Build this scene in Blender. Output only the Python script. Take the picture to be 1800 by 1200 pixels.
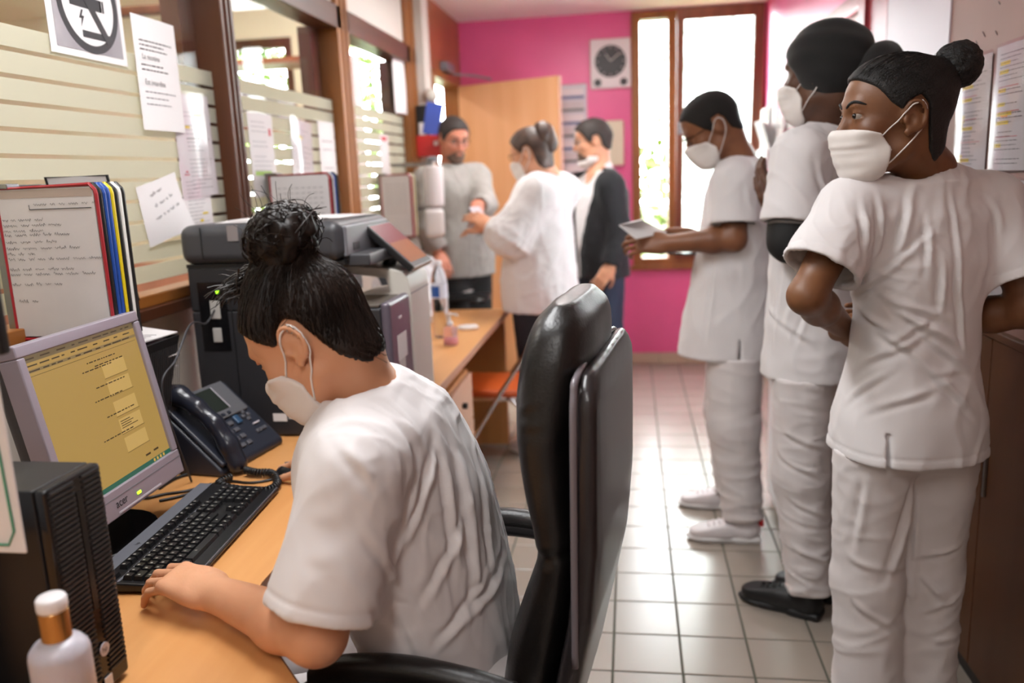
import bpy, bmesh, math, random
import numpy as np
from mathutils import Vector, Matrix

for o in list(bpy.data.objects): bpy.data.objects.remove(o, do_unlink=True)
scene = bpy.context.scene
COL = scene.collection
random.seed(7)
RNG = np.random.default_rng(7)

# ------------------------------------------------------------------ camera
F_PX = 1444.0
PITCH, YAW, ROLL = 0.19988, 0.148193, -0.039959
CAM = np.array([0.0, 0.0, 1.4173])
_f = np.array([-math.sin(YAW)*math.cos(PITCH), math.cos(YAW)*math.cos(PITCH), -math.sin(PITCH)])
_r = np.array([math.cos(YAW), math.sin(YAW), 0.0]); _u = np.cross(_r, _f)
CR = math.cos(ROLL)*_r + math.sin(ROLL)*_u
CU = -math.sin(ROLL)*_r + math.cos(ROLL)*_u
CF = _f
cam_data = bpy.data.cameras.new('camera'); cam = bpy.data.objects.new('camera', cam_data); COL.objects.link(cam)
cam_data.sensor_width = 36.0; cam_data.lens = F_PX/1800*36.0
cam_data.clip_start = 0.02; cam_data.clip_end = 200
M4 = Matrix.Identity(4)
for i in range(3):
    M4[i][0] = CR[i]; M4[i][1] = CU[i]; M4[i][2] = -CF[i]; M4[i][3] = CAM[i]
cam.matrix_world = M4
cam_data.dof.use_dof = True; cam_data.dof.focus_distance = 1.5; cam_data.dof.aperture_fstop = 2.3
scene.camera = cam

# ------------------------------------------------------------------ light, exposure
scene.view_settings.view_transform = 'Standard'
scene.view_settings.look = 'None'
scene.view_settings.gamma = 1.0
scene.view_settings.use_curve_mapping = False
scene.view_settings.exposure = 0.0
world = bpy.data.worlds.new('overcast_sky'); scene.world = world; world.use_nodes = True
bg = world.node_tree.nodes['Background']
bg.inputs[0].default_value = (0.93, 0.98, 1.0, 1); bg.inputs[1].default_value = 30.0

def area_light(name, loc, size, energy, color=(1, 1, 1), rot=(0, 0, 0), portal=False, spread=None):
    l = bpy.data.lights.new(name, 'AREA'); l.shape = 'RECTANGLE'; l.size, l.size_y = size
    l.energy = energy; l.color = color
    if spread: l.spread = spread
    o = bpy.data.objects.new(name, l); o.location = loc; o.rotation_euler = rot; COL.objects.link(o)
    if portal:
        try: l.cycles.is_portal = True
        except Exception: pass
    return o
LAMPS = [  # ceiling fittings of the office and the hall: x, y, length, energy, colour
    (-0.62, 1.45, 1.15, 30.0, (0.975, 0.985, 1.0)),
    (-0.35, -0.55, 1.15, 18.0, (1.0, 0.97, 0.95)),
    (-0.40, 4.25, 1.15, 23.0, (1.0, 0.97, 0.95)),
]
HALL_LAMPS = [(-2.5, 2.0, 1.5, 30.0, (1.0, 0.96, 0.89)), (-2.5, 4.3, 1.5, 22.0, (1.0, 0.96, 0.89))]
area_light('daylight_portal', (0.46, 6.12, 1.60), (0.9, 1.75), 1.0, rot=(math.radians(-90), 0, 0), portal=True)

# ------------------------------------------------------------------ pixel helpers (1800 x 1200 frame) used for measuring places
def ray(x, y): return (x-900)/F_PX*CR - (y-600)/F_PX*CU + CF
def at_x(x, y, X): d = ray(x, y); return CAM + d*(X-CAM[0])/d[0]
def at_y(x, y, Y): d = ray(x, y); return CAM + d*(Y-CAM[1])/d[1]
def at_z(x, y, Z): d = ray(x, y); return CAM + d*(Z-CAM[2])/d[2]
def proj(P):
    d = np.asarray(P, float) - CAM; z = d @ CF
    return np.stack([900+F_PX*(d @ CR)/z, 600-F_PX*(d @ CU)/z], -1), z

# ------------------------------------------------------------------ materials
def lin(c):
    out = []
    for v in c[:3]:
        v = v/255.0
        out.append(v/12.92 if v <= 0.04045 else ((v+0.055)/1.055)**2.4)
    return (*out, 1.0)
MATS = {}
def mat(name, col, rough=0.5, metal=0.0, bump=0.0, bscale=60.0, var=0.0, vscale=6.0, stretch=(1, 1, 1), spec=0.5,
        col2=None, emit=None, estr=0.0, sheen=0.0, coat=0.0, trans=0.0, alpha=1.0, sss=0.0, ior=None, detail=4.0):
    if name in MATS: return MATS[name]
    m = bpy.data.materials.new(name); m.use_nodes = True
    nt = m.node_tree; N = nt.nodes; L = nt.links
    p = N['Principled BSDF']
    p.inputs['Base Color'].default_value = lin(col)
    p.inputs['Roughness'].default_value = rough; p.inputs['Metallic'].default_value = metal
    p.inputs['Specular IOR Level'].default_value = spec
    if ior: p.inputs['IOR'].default_value = ior
    if sheen: p.inputs['Sheen Weight'].default_value = sheen
    if coat: p.inputs['Coat Weight'].default_value = coat; p.inputs['Coat Roughness'].default_value = 0.1
    if trans: p.inputs['Transmission Weight'].default_value = trans
    if alpha < 1: p.inputs['Alpha'].default_value = alpha
    if sss:
        p.inputs['Subsurface Weight'].default_value = sss; p.inputs['Subsurface Radius'].default_value = (0.012, 0.005, 0.003)
        p.inputs['Subsurface Scale'].default_value = 0.5
    if emit: p.inputs['Emission Color'].default_value = lin(emit); p.inputs['Emission Strength'].default_value = estr
    if var or bump or col2:
        tc = N.new('ShaderNodeTexCoord'); mp = N.new('ShaderNodeMapping'); mp.inputs['Scale'].default_value = stretch
        L.new(tc.outputs['Object'], mp.inputs['Vector'])
    if var or col2:
        n = N.new('ShaderNodeTexNoise'); n.inputs['Scale'].default_value = vscale; n.inputs['Detail'].default_value = detail
        L.new(mp.outputs[0], n.inputs['Vector'])
        r = N.new('ShaderNodeValToRGB')
        a = lin(col); b = lin(col2) if col2 else tuple(min(1, v*(1+var)) for v in a[:3])+(1,)
        if not col2: a = tuple(v*(1-var) for v in a[:3])+(1,)
        r.color_ramp.elements[0].position = 0.36; r.color_ramp.elements[1].position = 0.64
        r.color_ramp.elements[0].color = a; r.color_ramp.elements[1].color = b
        L.new(n.outputs['Fac'], r.inputs['Fac']); L.new(r.outputs['Color'], p.inputs['Base Color'])
    if bump:
        n2 = N.new('ShaderNodeTexNoise'); n2.inputs['Scale'].default_value = bscale; n2.inputs['Detail'].default_value = 3
        L.new(mp.outputs[0], n2.inputs['Vector'])
        bn = N.new('ShaderNodeBump'); bn.inputs['Strength'].default_value = bump; bn.inputs['Distance'].default_value = 0.002
        L.new(n2.outputs['Fac'], bn.inputs['Height']); L.new(bn.outputs[0], p.inputs['Normal'])
    MATS[name] = m
    return m

def wood(name, col, col2, rough=0.4, axis='Y', scale=9.0):
    st = {'X': (0.07, 1, 1), 'Y': (1, 0.07, 1), 'Z': (1, 1, 0.07)}[axis]
    return mat(name, col, rough, bump=0.06, bscale=scale*6, col2=col2, vscale=scale, stretch=st, detail=6)

def glass_mat(name, tint=(255, 255, 255), gloss=0.04, rough=0.02):
    if name in MATS: return MATS[name]
    m = bpy.data.materials.new(name); m.use_nodes = True; nt = m.node_tree; N = nt.nodes; L = nt.links
    N.remove(N['Principled BSDF']); out = N['Material Output']
    t = N.new('ShaderNodeBsdfTransparent'); t.inputs[0].default_value = lin(tint)
    g = N.new('ShaderNodeBsdfGlossy'); g.inputs['Roughness'].default_value = rough
    mx = N.new('ShaderNodeMixShader'); mx.inputs[0].default_value = gloss; L.new(t.outputs[0], mx.inputs[1]); L.new(g.outputs[0], mx.inputs[2])
    L.new(mx.outputs[0], out.inputs[0]); MATS[name] = m; return m

def frosted_mat(name, col, tl=0.6, clear=0.0):
    if name in MATS: return MATS[name]
    m = bpy.data.materials.new(name); m.use_nodes = True; nt = m.node_tree; N = nt.nodes; L = nt.links
    N.remove(N['Principled BSDF']); out = N['Material Output']
    t = N.new('ShaderNodeBsdfTranslucent'); t.inputs[0].default_value = lin(col)
    d = N.new('ShaderNodeBsdfDiffuse'); d.inputs[0].default_value = lin(col)
    mx = N.new('ShaderNodeMixShader'); mx.inputs[0].default_value = 1-tl
    L.new(t.outputs[0], mx.inputs[1]); L.new(d.outputs[0], mx.inputs[2])
    res = mx
    if clear:
        tr = N.new('ShaderNodeBsdfTransparent'); m2 = N.new('ShaderNodeMixShader'); m2.inputs[0].default_value = clear
        L.new(mx.outputs[0], m2.inputs[1]); L.new(tr.outputs[0], m2.inputs[2]); res = m2
    L.new(res.outputs[0], out.inputs[0]); MATS[name] = m; return m

# ------------------------------------------------------------------ object helpers
def mesh(name, verts, faces, m=None, smooth=False):
    me = bpy.data.meshes.new(name)
    me.from_pydata([tuple(map(float, v)) for v in verts], [], [tuple(map(int, f)) for f in faces]); me.update()
    if m: me.materials.append(m)
    if smooth: me.shade_smooth()
    return me
def link(name, me, parent=None, loc=None, rot=None):
    o = bpy.data.objects.new(name, me); COL.objects.link(o)
    if parent: o.parent = parent
    if loc is not None: o.location = loc
    if rot is not None: o.rotation_euler = rot
    return o
def thing(name, label, cat, loc=(0, 0, 0), rotz=0.0, group=None):
    o = bpy.data.objects.new(name, None); COL.objects.link(o); o.empty_display_size = 0.05
    o.location = loc; o.rotation_euler = (0, 0, rotz)
    tag(o, label, cat, group); return o
def tag(o, label, cat, group=None):
    o['label'] = label; o['category'] = cat
    if group: o['group'] = group
    return o
def struct(o): o['kind'] = 'structure'; return o

class MB:
    "collects shapes and links them as one mesh object"
    def __init__(s): s.v = []; s.f = []
    def add(s, vs, fs):
        b = len(s.v); s.v += [tuple(v) for v in vs]; s.f += [tuple(i+b for i in f) for f in fs]; return s
    def box(s, lo, hi):
        x0, y0, z0 = lo; x1, y1, z1 = hi
        return s.add([(x0,y0,z0),(x1,y0,z0),(x1,y1,z0),(x0,y1,z0),(x0,y0,z1),(x1,y0,z1),(x1,y1,z1),(x0,y1,z1)],
                     [(0,3,2,1),(4,5,6,7),(0,1,5,4),(1,2,6,5),(2,3,7,6),(3,0,4,7)])
    def obox(s, c, R, half):
        R = np.asarray(R, float); c = np.asarray(c, float); vs = []
        for sx, sy, sz in ((-1,-1,-1),(1,-1,-1),(1,1,-1),(-1,1,-1),(-1,-1,1),(1,-1,1),(1,1,1),(-1,1,1)):
            vs.append(c + R[:, 0]*sx*half[0] + R[:, 1]*sy*half[1] + R[:, 2]*sz*half[2])
        return s.add(vs, [(0,3,2,1),(4,5,6,7),(0,1,5,4),(1,2,6,5),(2,3,7,6),(3,0,4,7)])
    def prism(s, poly, z0, z1):
        n = len(poly)
        return s.add([(x, y, z0) for x, y in poly]+[(x, y, z1) for x, y in poly],
                     [tuple(range(n-1, -1, -1)), tuple(range(n, 2*n))]+[(i, (i+1) % n, n+(i+1) % n, n+i) for i in range(n)])
    def tube(s, path, r, n=8, closed=False, cap=True):
        path = [np.asarray(p, float) for p in path]; k = len(path)
        rr = r if hasattr(r, '__len__') else [r]*k
        vs = []; up = None
        for i, p in enumerate(path):
            if closed: t = path[(i+1) % k]-path[i-1]
            else: t = path[min(i+1, k-1)]-path[max(i-1, 0)]
            t = t/(np.linalg.norm(t)+1e-12)
            if up is None:
                a = np.array([0, 0, 1.0]) if abs(t[2]) < 0.9 else np.array([1.0, 0, 0]); up = a
            x = np.cross(up, t); x /= np.linalg.norm(x)+1e-12; y = np.cross(t, x); up = y
            for j in range(n):
                a = 2*math.pi*j/n; vs.append(p + rr[i]*(math.cos(a)*x+math.sin(a)*y))
        fs = []
        for i in range(k if closed else k-1):
            for j in range(n):
                a, b = i*n+j, i*n+(j+1) % n; c, d = ((i+1) % k)*n+(j+1) % n, ((i+1) % k)*n+j
                fs.append((a, b, c, d))
        if cap and not closed: fs += [tuple(range(n-1, -1, -1)), tuple(range((k-1)*n, k*n))]
        return s.add(vs, fs)
    def lathe(s, prof, n=24, c=(0, 0, 0)):
        vs = []; fs = []
        for r, z in prof:
            for j in range(n):
                a = 2*math.pi*j/n; vs.append((c[0]+r*math.cos(a), c[1]+r*math.sin(a), c[2]+z))
        for i in range(len(prof)-1):
            for j in range(n): fs.append((i*n+j, i*n+(j+1) % n, (i+1)*n+(j+1) % n, (i+1)*n+j))
        fs += [tuple(range(n-1, -1, -1)), tuple(range((len(prof)-1)*n, len(prof)*n))]
        return s.add(vs, fs)
    def quad(s, a, b, c, d): return s.add([a, b, c, d], [(0, 1, 2, 3)])
    def rect(s, x0, y0, x1, y1, z=0.0): return s.add([(x0,y0,z),(x1,y0,z),(x1,y1,z),(x0,y1,z)], [(0,1,2,3)])
    def slab(s, x0, y0, x1, y1, z0, z1): return s.box((x0, y0, z0), (x1, y1, z1))
    def ring(s, c, r0, r1, z0, z1, n=40, a0=0.0, a1=2*math.pi):
        full = abs(a1-a0-2*math.pi) < 1e-6; m = n if full else n+1; vs = []
        for j in range(m):
            a = a0+(a1-a0)*j/n
            for r, z in ((r0, z0), (r1, z0), (r1, z1), (r0, z1)): vs.append((c[0]+r*math.cos(a), c[1]+r*math.sin(a), z))
        fs = []
        for j in range(n):
            k = (j+1) % m
            for q in range(4): fs.append((j*4+q, j*4+(q+1) % 4, k*4+(q+1) % 4, k*4+q))
        return s.add(vs, fs)
    def build(s, name, m, parent=None, smooth=False, bevel=0.0, seg=2, loc=None, rot=None, subd=0):
        me = mesh(name, s.v, s.f, m, smooth)
        o = link(name, me, parent, loc, rot)
        if bevel:
            b = o.modifiers.new('bevel', 'BEVEL'); b.width = bevel; b.segments = seg; b.limit_method = 'ANGLE'; b.angle_limit = 0.6
            me.shade_smooth()
            try:
                w = o.modifiers.new('wn', 'WEIGHTED_NORMAL'); w.keep_sharp = False
            except Exception: pass
        if subd:
            d = o.modifiers.new('subd', 'SUBSURF'); d.levels = subd; d.render_levels = subd; me.shade_smooth()
        return o
def smooth_angle(o, deg=35):
    me = o.data; me.shade_smooth()
    try: me.set_sharp_from_angle(angle=math.radians(deg))
    except Exception: pass
    return o
def spline(pts, n=40, closed=False):
    P = np.array(pts, float); k = len(P); out = []
    segs = k if closed else k-1
    for i in range(segs):
        if closed: p0, p1, p2, p3 = P[(i-1) % k], P[i], P[(i+1) % k], P[(i+2) % k]
        else: p0, p1, p2, p3 = P[max(i-1, 0)], P[i], P[i+1], P[min(i+2, k-1)]
        m = max(2, n//segs)
        for t in np.linspace(0, 1, m, endpoint=False):
            out.append(0.5*((2*p1)+(-p0+p2)*t+(2*p0-5*p1+4*p2-p3)*t*t+(-p0+3*p1-3*p2+p3)*t**3))
    if not closed: out.append(P[-1])
    return out
def text_mesh(s, size, m, extrude=0.0):
    cu = bpy.data.curves.new('txt', 'FONT'); cu.body = s; cu.size = size; cu.extrude = extrude; cu.resolution_u = 3
    o = bpy.data.objects.new('txt', cu); COL.objects.link(o)
    dg = bpy.context.evaluated_depsgraph_get()
    me = bpy.data.meshes.new_from_object(o.evaluated_get(dg)); bpy.data.objects.remove(o, do_unlink=True); bpy.data.curves.remove(cu)
    me.materials.clear(); me.materials.append(m); return me
def frame_obj(o, origin, u, v, n):
    m = Matrix.Identity(4)
    for i in range(3): m[i][0] = u[i]; m[i][1] = v[i]; m[i][2] = n[i]; m[i][3] = origin[i]
    o.matrix_basis = m; return o

# ------------------------------------------------------------------ palette
WALL_W = mat('white_paint', (214, 208, 200), 0.6, bump=0.05, bscale=120)
CEIL = mat('ceiling_paint', (236, 234, 232), 0.7, bump=0.05, bscale=90)
PINK = mat('pink_paint', (222, 90, 144), 0.36, var=0.04, vscale=3, spec=0.6, bump=0.03, bscale=200)
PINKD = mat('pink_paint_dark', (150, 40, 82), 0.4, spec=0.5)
BROWN = wood('brown_stained_wood', (84, 46, 24), (66, 34, 18), 0.38, 'Z', 14)
BROWNY = wood('brown_stained_rail', (84, 46, 24), (66, 34, 18), 0.38, 'Y', 14)
AMBER = wood('amber_wood', (150, 92, 38), (128, 76, 30), 0.4, 'Z', 12)
AMBERY = wood('amber_wood_rail', (150, 92, 38), (128, 76, 30), 0.4, 'Y', 12)
BEECH = wood('beech_laminate', (214, 156, 98), (204, 144, 86), 0.38, 'Y', 16)
BEECHX = wood('beech_laminate_cross', (214, 156, 98), (204, 144, 86), 0.38, 'X', 16)
BEECHZ = wood('beech_laminate_upright', (200, 140, 84), (188, 128, 72), 0.42, 'Z', 16)
DOORW = wood('door_beech_veneer', (234, 180, 134), (226, 168, 120), 0.42, 'Z', 10)
EDGE = mat('beech_edge_band', (184, 138, 112), 0.45)
CAB = wood('brown_cabinet_laminate', (98, 62, 37), (86, 53, 31), 0.42, 'Z', 8)
PANEL = mat('rosy_beige_laminate', (160, 126, 118), 0.6, spec=0.25, var=0.04, vscale=2)
TILE = mat('beige_floor_tile', (158, 147, 136), 0.27, var=0.035, vscale=2.2, spec=0.8, bump=0.015, bscale=40)
GROUT = mat('grey_green_grout', (84, 86, 74), 0.85)
PLINTH = mat('beige_plinth_tile', (188, 170, 145), 0.3, var=0.03)
PAPER = mat('white_paper', (226, 222, 222), 0.7)
PAPERG = mat('greyish_paper', (206, 202, 202), 0.7, var=0.03, vscale=9)
POCKET = mat('clear_plastic_pocket', (232, 230, 232), 0.2, alpha=0.35)
INK = mat('black_ink', (46, 44, 48), 0.7)
INKL = mat('grey_ink', (128, 124, 130), 0.7)
INKR = mat('red_ink', (190, 60, 70), 0.7)
YEL = mat('yellow_highlight', (226, 200, 40), 0.7)
ORG = mat('orange_highlight', (240, 150, 70), 0.7)
GRNH = mat('green_highlight', (170, 200, 110), 0.7)
BLK = mat('black_plastic', (22, 22, 24), 0.42, bump=0.05, bscale=300)
BLKG = mat('glossy_black_plastic', (16, 16, 19), 0.2)
DGREY = mat('dark_grey_plastic', (58, 58, 62), 0.45, bump=0.03, bscale=300)
MGREY = mat('mid_grey_plastic', (112, 112, 118), 0.42)
BEIGE = mat('pale_beige_plastic', (206, 200, 190), 0.4)
SILVER = mat('silver_plastic', (150, 142, 152), 0.35, metal=0.2)
CHROME = mat('chrome_tube', (200, 200, 205), 0.12, metal=1.0)
STEEL = mat('brushed_steel', (150, 150, 152), 0.3, metal=1.0)
GLASS = glass_mat('clear_glass')
FROST = frosted_mat('frosted_film', (222, 220, 206), 0.62)
# ================================================================== the setting
XL, XR, YF, ZC = -1.30, 0.92, 6.05, 2.49
GX, GY = -0.0652, 2.755          # one crossing of the tile joints
def sbox(name, lo, hi, m, parent=None, bevel=0.0):
    o = MB().box(lo, hi).build(name, m, parent, bevel=bevel)
    if parent is None: struct(o)
    return o
floor = sbox('floor', (-1.45, -1.6, -0.06), (1.05, 6.2, -0.003), GROUT)
def tile_mesh(name, w, d):
    g, b = 0.003, 0.0015; x, y = w/2-g, d/2-g
    vs = [(-x,-y,-0.003),(x,-y,-0.003),(x,y,-0.003),(-x,y,-0.003),(-x,-y,-b),(x,-y,-b),(x,y,-b),(-x,y,-b),
          (-x+b,-y+b,0),(x-b,-y+b,0),(x-b,y-b,0),(-x+b,y-b,0)]
    fs = [(8,9,10,11)]+[(i,(i+1)%4,4+(i+1)%4,4+i) for i in range(4)]+[(4+i,4+(i+1)%4,8+(i+1)%4,8+i) for i in range(4)]
    return mesh(name, vs, fs, TILE)
T1 = tile_mesh('tile', 0.2, 0.2)
far_field = MB(); 
for i in range(-6, 5):
    for j in range(-22, 17):
        cx, cy = GX+0.2*(i+0.5), GY+0.2*(j+0.5)
        y1 = min(cy+0.1, YF); 
        if cy-0.1 >= YF-0.02: continue
        big = (i >= -3 and cy > 1.1) or (i < -3 and cy > 2.6)
        if big and y1-cy > 0.099:
            o = link('tile', T1, floor, (cx, cy, 0.0)); o.rotation_euler = (RNG.normal(0, 0.0012), RNG.normal(0, 0.0012), 0)
        elif big:
            w = y1-(cy-0.1); link('tile', tile_mesh('tile_cut', 0.2, w), floor, (cx, cy-0.1+w/2, 0))
        else:
            far_field.add([(cx+v[0]*0.985, cy+v[1]*0.985, 0) for v in ((-.1,-.1),(.1,-.1),(.1,.1),(-.1,.1))], [(0,1,2,3)])
o = far_field.build('tile_field', TILE, floor); o['kind'] = 'stuff'

sbox('ceiling', (-1.36, -1.6, ZC), (1.05, 6.2, ZC+0.08), CEIL)
sbox('wall_back', (-1.36, -1.7, 0), (1.05, -1.6, ZC), WALL_W)
# far wall around the window
WX0, WX1, WZ0, WZ1 = 0.015, 0.905, 0.735, 2.475
wf = sbox('wall_far', (-1.25, YF, 0), (WX0, YF+0.2, ZC), PINK)
MB().box((WX0, YF, 0), (1.05, YF+0.2, WZ0)).box((WX0, YF, WZ1), (1.05, YF+0.2, ZC)).box((WX1, YF, WZ0), (1.05, YF+0.2, WZ1)).build('window_surround', PINK, wf)
bf = sbox('baseboard_far', (-1.2, YF-0.006, 0.0), (XR, YF, 0.082), GROUT)
for i in range(11):
    x0 = -1.2+0.2*i; x1 = min(x0+0.197, XR)
    if x1-x0 > 0.03: MB().box((x0, YF-0.014, 0.002), (x1, YF-0.004, 0.085)).build('plinth_tile', PLINTH, bf, bevel=0.002)
# right wall
wr = sbox('wall_right', (XR, 4.32, 0), (XR+0.12, YF, ZC), PINK)
MB().box((XR, 3.26, 2.06), (XR+0.12, 4.32, ZC)).build('wall_over_door', PINK, wr)
bR = sbox('baseboard_right', (XR-0.004, 4.36, 0), (XR, YF-0.015, 0.08), GROUT)
for i in range(9):
    y0 = 4.36+0.19*i; MB().box((XR-0.012, y0, 0.002), (XR-0.002, min(y0+0.187, YF-0.016), 0.085)).build('plinth_tile', PLINTH, bR, bevel=0.002)
RED = wood('red_brown_painted_jamb', (150, 52, 62), (132, 42, 52), 0.35, 'Z', 10)
d2 = struct(MB().box((XR+0.02, 3.62, 0.02), (XR+0.05, 4.22, 0.9)).build('door_2', mat('white_door_paint', (226, 224, 224), 0.4), bevel=0.002))
MB().box((XR+0.028, 3.68, 0.92), (XR+0.036, 4.16, 1.98)).build('pane', frosted_mat('milky_door_glass', (240, 246, 246), 0.85, 0.35), d2)
MB().box((XR+0.02, 3.62, 0.9), (XR+0.05, 3.68, 2.02)).box((XR+0.02, 4.16, 0.9), (XR+0.05, 4.22, 2.02)).box((XR+0.02, 3.68, 1.98), (XR+0.05, 4.16, 2.02)).build('door_frame', MATS['white_door_paint'], d2, bevel=0.002)
hd = MB().tube([(XR+0.015, 3.66, 1.03), (XR-0.035, 3.66, 1.03), (XR-0.035, 3.78, 1.03)], 0.008).build('handle', STEEL, d2, smooth=True)
t2 = struct(MB().box((XR-0.02, 3.52, 0), (XR+0.1, 3.62, 2.08)).box((XR-0.02, 4.22, 0), (XR+0.1, 4.32, 2.08)).box((XR-0.02, 3.62, 2.02), (XR+0.1, 4.22, 2.08)).build('trim_2', RED, bevel=0.004))
sbox('wall_right_pilaster', (XR-0.005, 3.27, 0), (XR+0.12, 3.52, ZC), RED, bevel=0.004)
wp = sbox('wall_right_panel', (XR-0.004, 2.66, 0), (XR+0.1, 3.27, ZC), mat('lilac_white_laminate', (196, 184, 194), 0.4, spec=0.3, var=0.02, vscale=2))
up = sbox('wall_right_upper', (XR, -1.6, 0.985), (XR+0.12, 2.66, ZC), PANEL)
MB().box((XR-0.003, 1.52, 0.985), (XR+0.002, 1.525, ZC)).build('panel_joint', CAB, up)
for px, py in ((1757, 5), (1730, 60), (1668, 57), (1752, 58), (1717, 75)):   # scratches in the laminate
    p = at_x(px, py, XR); L = RNG.uniform(0.006, 0.013)
    MB().obox((XR-0.0006, p[1], p[2]), np.array([[0, 0, 1], [math.cos(.7), -math.sin(.7), 0], [math.sin(.7), math.cos(.7), 0]]), (L, 0.001, 0.0005)).build('scratch', INK, up)
sbox('wall_right_lower', (XR+0.12, -1.6, 0), (XR+0.2, 3.3, ZC), PANEL)
sbox('wall_right_near', (XR, -1.6, 0), (XR+0.12, 0.78, 0.985), PANEL)
# low brown cupboard run under the laminate wall: each unit its own thing
for k, (y0, y1, lab) in enumerate(((1.72, 2.66, 'brown wood cupboard behind the legs of the nurse nearest the wall'), (0.78, 1.715, 'brown wood cupboard nearest the camera along the right wall'))):
    c = thing('low_cupboard', lab, 'cupboard', (XR, (y0+y1)/2, 0))
    h = (y1-y0)/2
    MB().box((0.0, -h, 0.0), (0.112, h, 0.985)).build('body', CAB, c)
    for s in (-1, 1):
        dd = MB().box((-0.016, min(0, s*h)+0.003, 0.05), (0.0, max(0, s*h)-0.003, 0.962)).build('door', CAB, c, bevel=0.0015)
        MB().box((-0.026, s*0.03-0.004, 0.55), (-0.016, s*0.03+0.004, 0.67)).build('handle', STEEL, dd, bevel=0.002)
    MB().box((-0.022, -h, 0.965), (0.112, h, 0.985)).build('top', CAB, c, bevel=0.002)
    MB().box((-0.004, -h, 0.0), (0.0, h, 0.05)).build('kick_plate', BLK, c)

# left: low wall, glazed partition, pilaster, door wall
wl = sbox('wall_left', (-1.36, -1.6, 0), (-1.285, 5.06, 1.08), mat('grey_cream_paint', (196, 188, 178), 0.55, bump=0.04, bscale=100))
MB().box((-1.36, -1.6, 2.17), (-1.27, 5.06, ZC)).build('wall_over_glass', WALL_W, wl)
win2 = struct(MB().box((-1.37, -1.6, 1.08), (-1.245, 4.98, 1.112)).build('window_2', BROWNY, bevel=0.004))
MB().box((-1.345, -1.6, 1.112), (-1.262, 4.98, 1.142)).build('sill', AMBERY, win2, bevel=0.003)
MB().box((-1.36, -1.6, 2.07), (-1.25, 4.98, 2.17)).build('head_rail', BROWNY, win2, bevel=0.004)
POSTS = [(-0.62, -0.50), (1.00, 1.08), (2.545, 2.63), (3.62, 3.775), (4.78, 4.98)]
for k, (a, b) in enumerate(POSTS):
    m = BROWN if k < 3 else AMBER  # farther posts: same wood, the light on them put into a lighter colour
    p = MB().box((-1.37, a, 1.08), (-1.25, b, ZC)).build('post', m, win2, bevel=0.004)
    for q in (0.3, 0.62):
        yy = a+(b-a)*q; MB().box((-1.2505, yy, 1.142), (-1.244, yy+(b-a)*0.14, ZC)).build('bead', m, p, bevel=0.001)
    MB().box((-1.40, a-0.09, 1.14), (-1.34, a, 2.07)).build('stile', BROWN, p, bevel=0.003)
for (a, b), (c, d) in zip(POSTS[:-1], POSTS[1:]):
    g = MB().box((-1.306, b, 1.142), (-1.300, c, 2.07)).build('pane', GLASS, win2)
    z = 1.771
    while z > 1.17:
        MB().box((-1.2999, b+0.004, z-0.0455), (-1.2994, c-0.004, z)).build('frosted_strip', FROST, g); z -= 0.0555
MB().box((-1.2445, 2.17, 1.086), (-1.2435, 2.30, 1.106)).build('sill_label', PAPERG, win2)
sbox('wall_left_pilaster', (-1.36, 4.98, 0), (-1.20, 5.13, ZC), WALL_W, bevel=0.004)
TRANS = wood('transom_veneer', (152, 82, 44), (138, 72, 38), 0.42, 'Z', 9)
sbox('wall_left_transom', (-1.30, 5.13, 2.075), (-1.20, YF, ZC), TRANS)
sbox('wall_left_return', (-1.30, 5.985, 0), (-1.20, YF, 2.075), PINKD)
t1 = struct(MB().box((-1.31, 5.93, 0), (-1.185, 5.985, 2.075)).box((-1.31, 5.13, 2.035), (-1.185, 5.93, 2.075)).box((-1.31, 5.13, 0), (-1.185, 5.165, 2.035)).build('trim_1', AMBER, bevel=0.003))
# open door leaf, hinged at the far jamb
hx, hy, ex, ey = -1.185, 5.92, -0.452, 5.60
L = math.hypot(ex-hx, ey-hy)
d1 = struct(MB().box((0.0, -0.02, 0.012), (L, 0.02, 2.04)).build('door_1', DOORW, bevel=0.002, loc=(hx, hy, 0), rot=(0, 0, math.atan2(ey-hy, ex-hx))))
MB().box((L-0.0005, -0.0205, 0.012), (L+0.002, 0.0205, 2.04)).build('edge_band', EDGE, d1)
hnd = MB().box((L-0.085, -0.026, 0.93), (L-0.045, -0.02, 1.15)).build('handle_plate', STEEL, d1, bevel=0.002)
MB().tube([(L-0.065, -0.02, 1.08), (L-0.065, -0.065, 1.08), (L-0.17, -0.07, 1.08)], 0.009).build('handle', STEEL, hnd, smooth=True)
cl = tag(thing('door_closer', 'small grey door closer arm on the transom above the open door', 'door closer', (-1.17, 5.5, 2.09)), 'small grey door closer arm on the transom above the open door', 'door closer')
MB().box((-0.03, -0.12, 0), (0.02, 0.12, 0.055)).build('body', MGREY, cl, bevel=0.006)
MB().tube([(0.0, 0.1, 0.0), (0.14, 0.2, -0.01), (0.24, 0.25, -0.03)], 0.008).build('arm', MGREY, cl)

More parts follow.
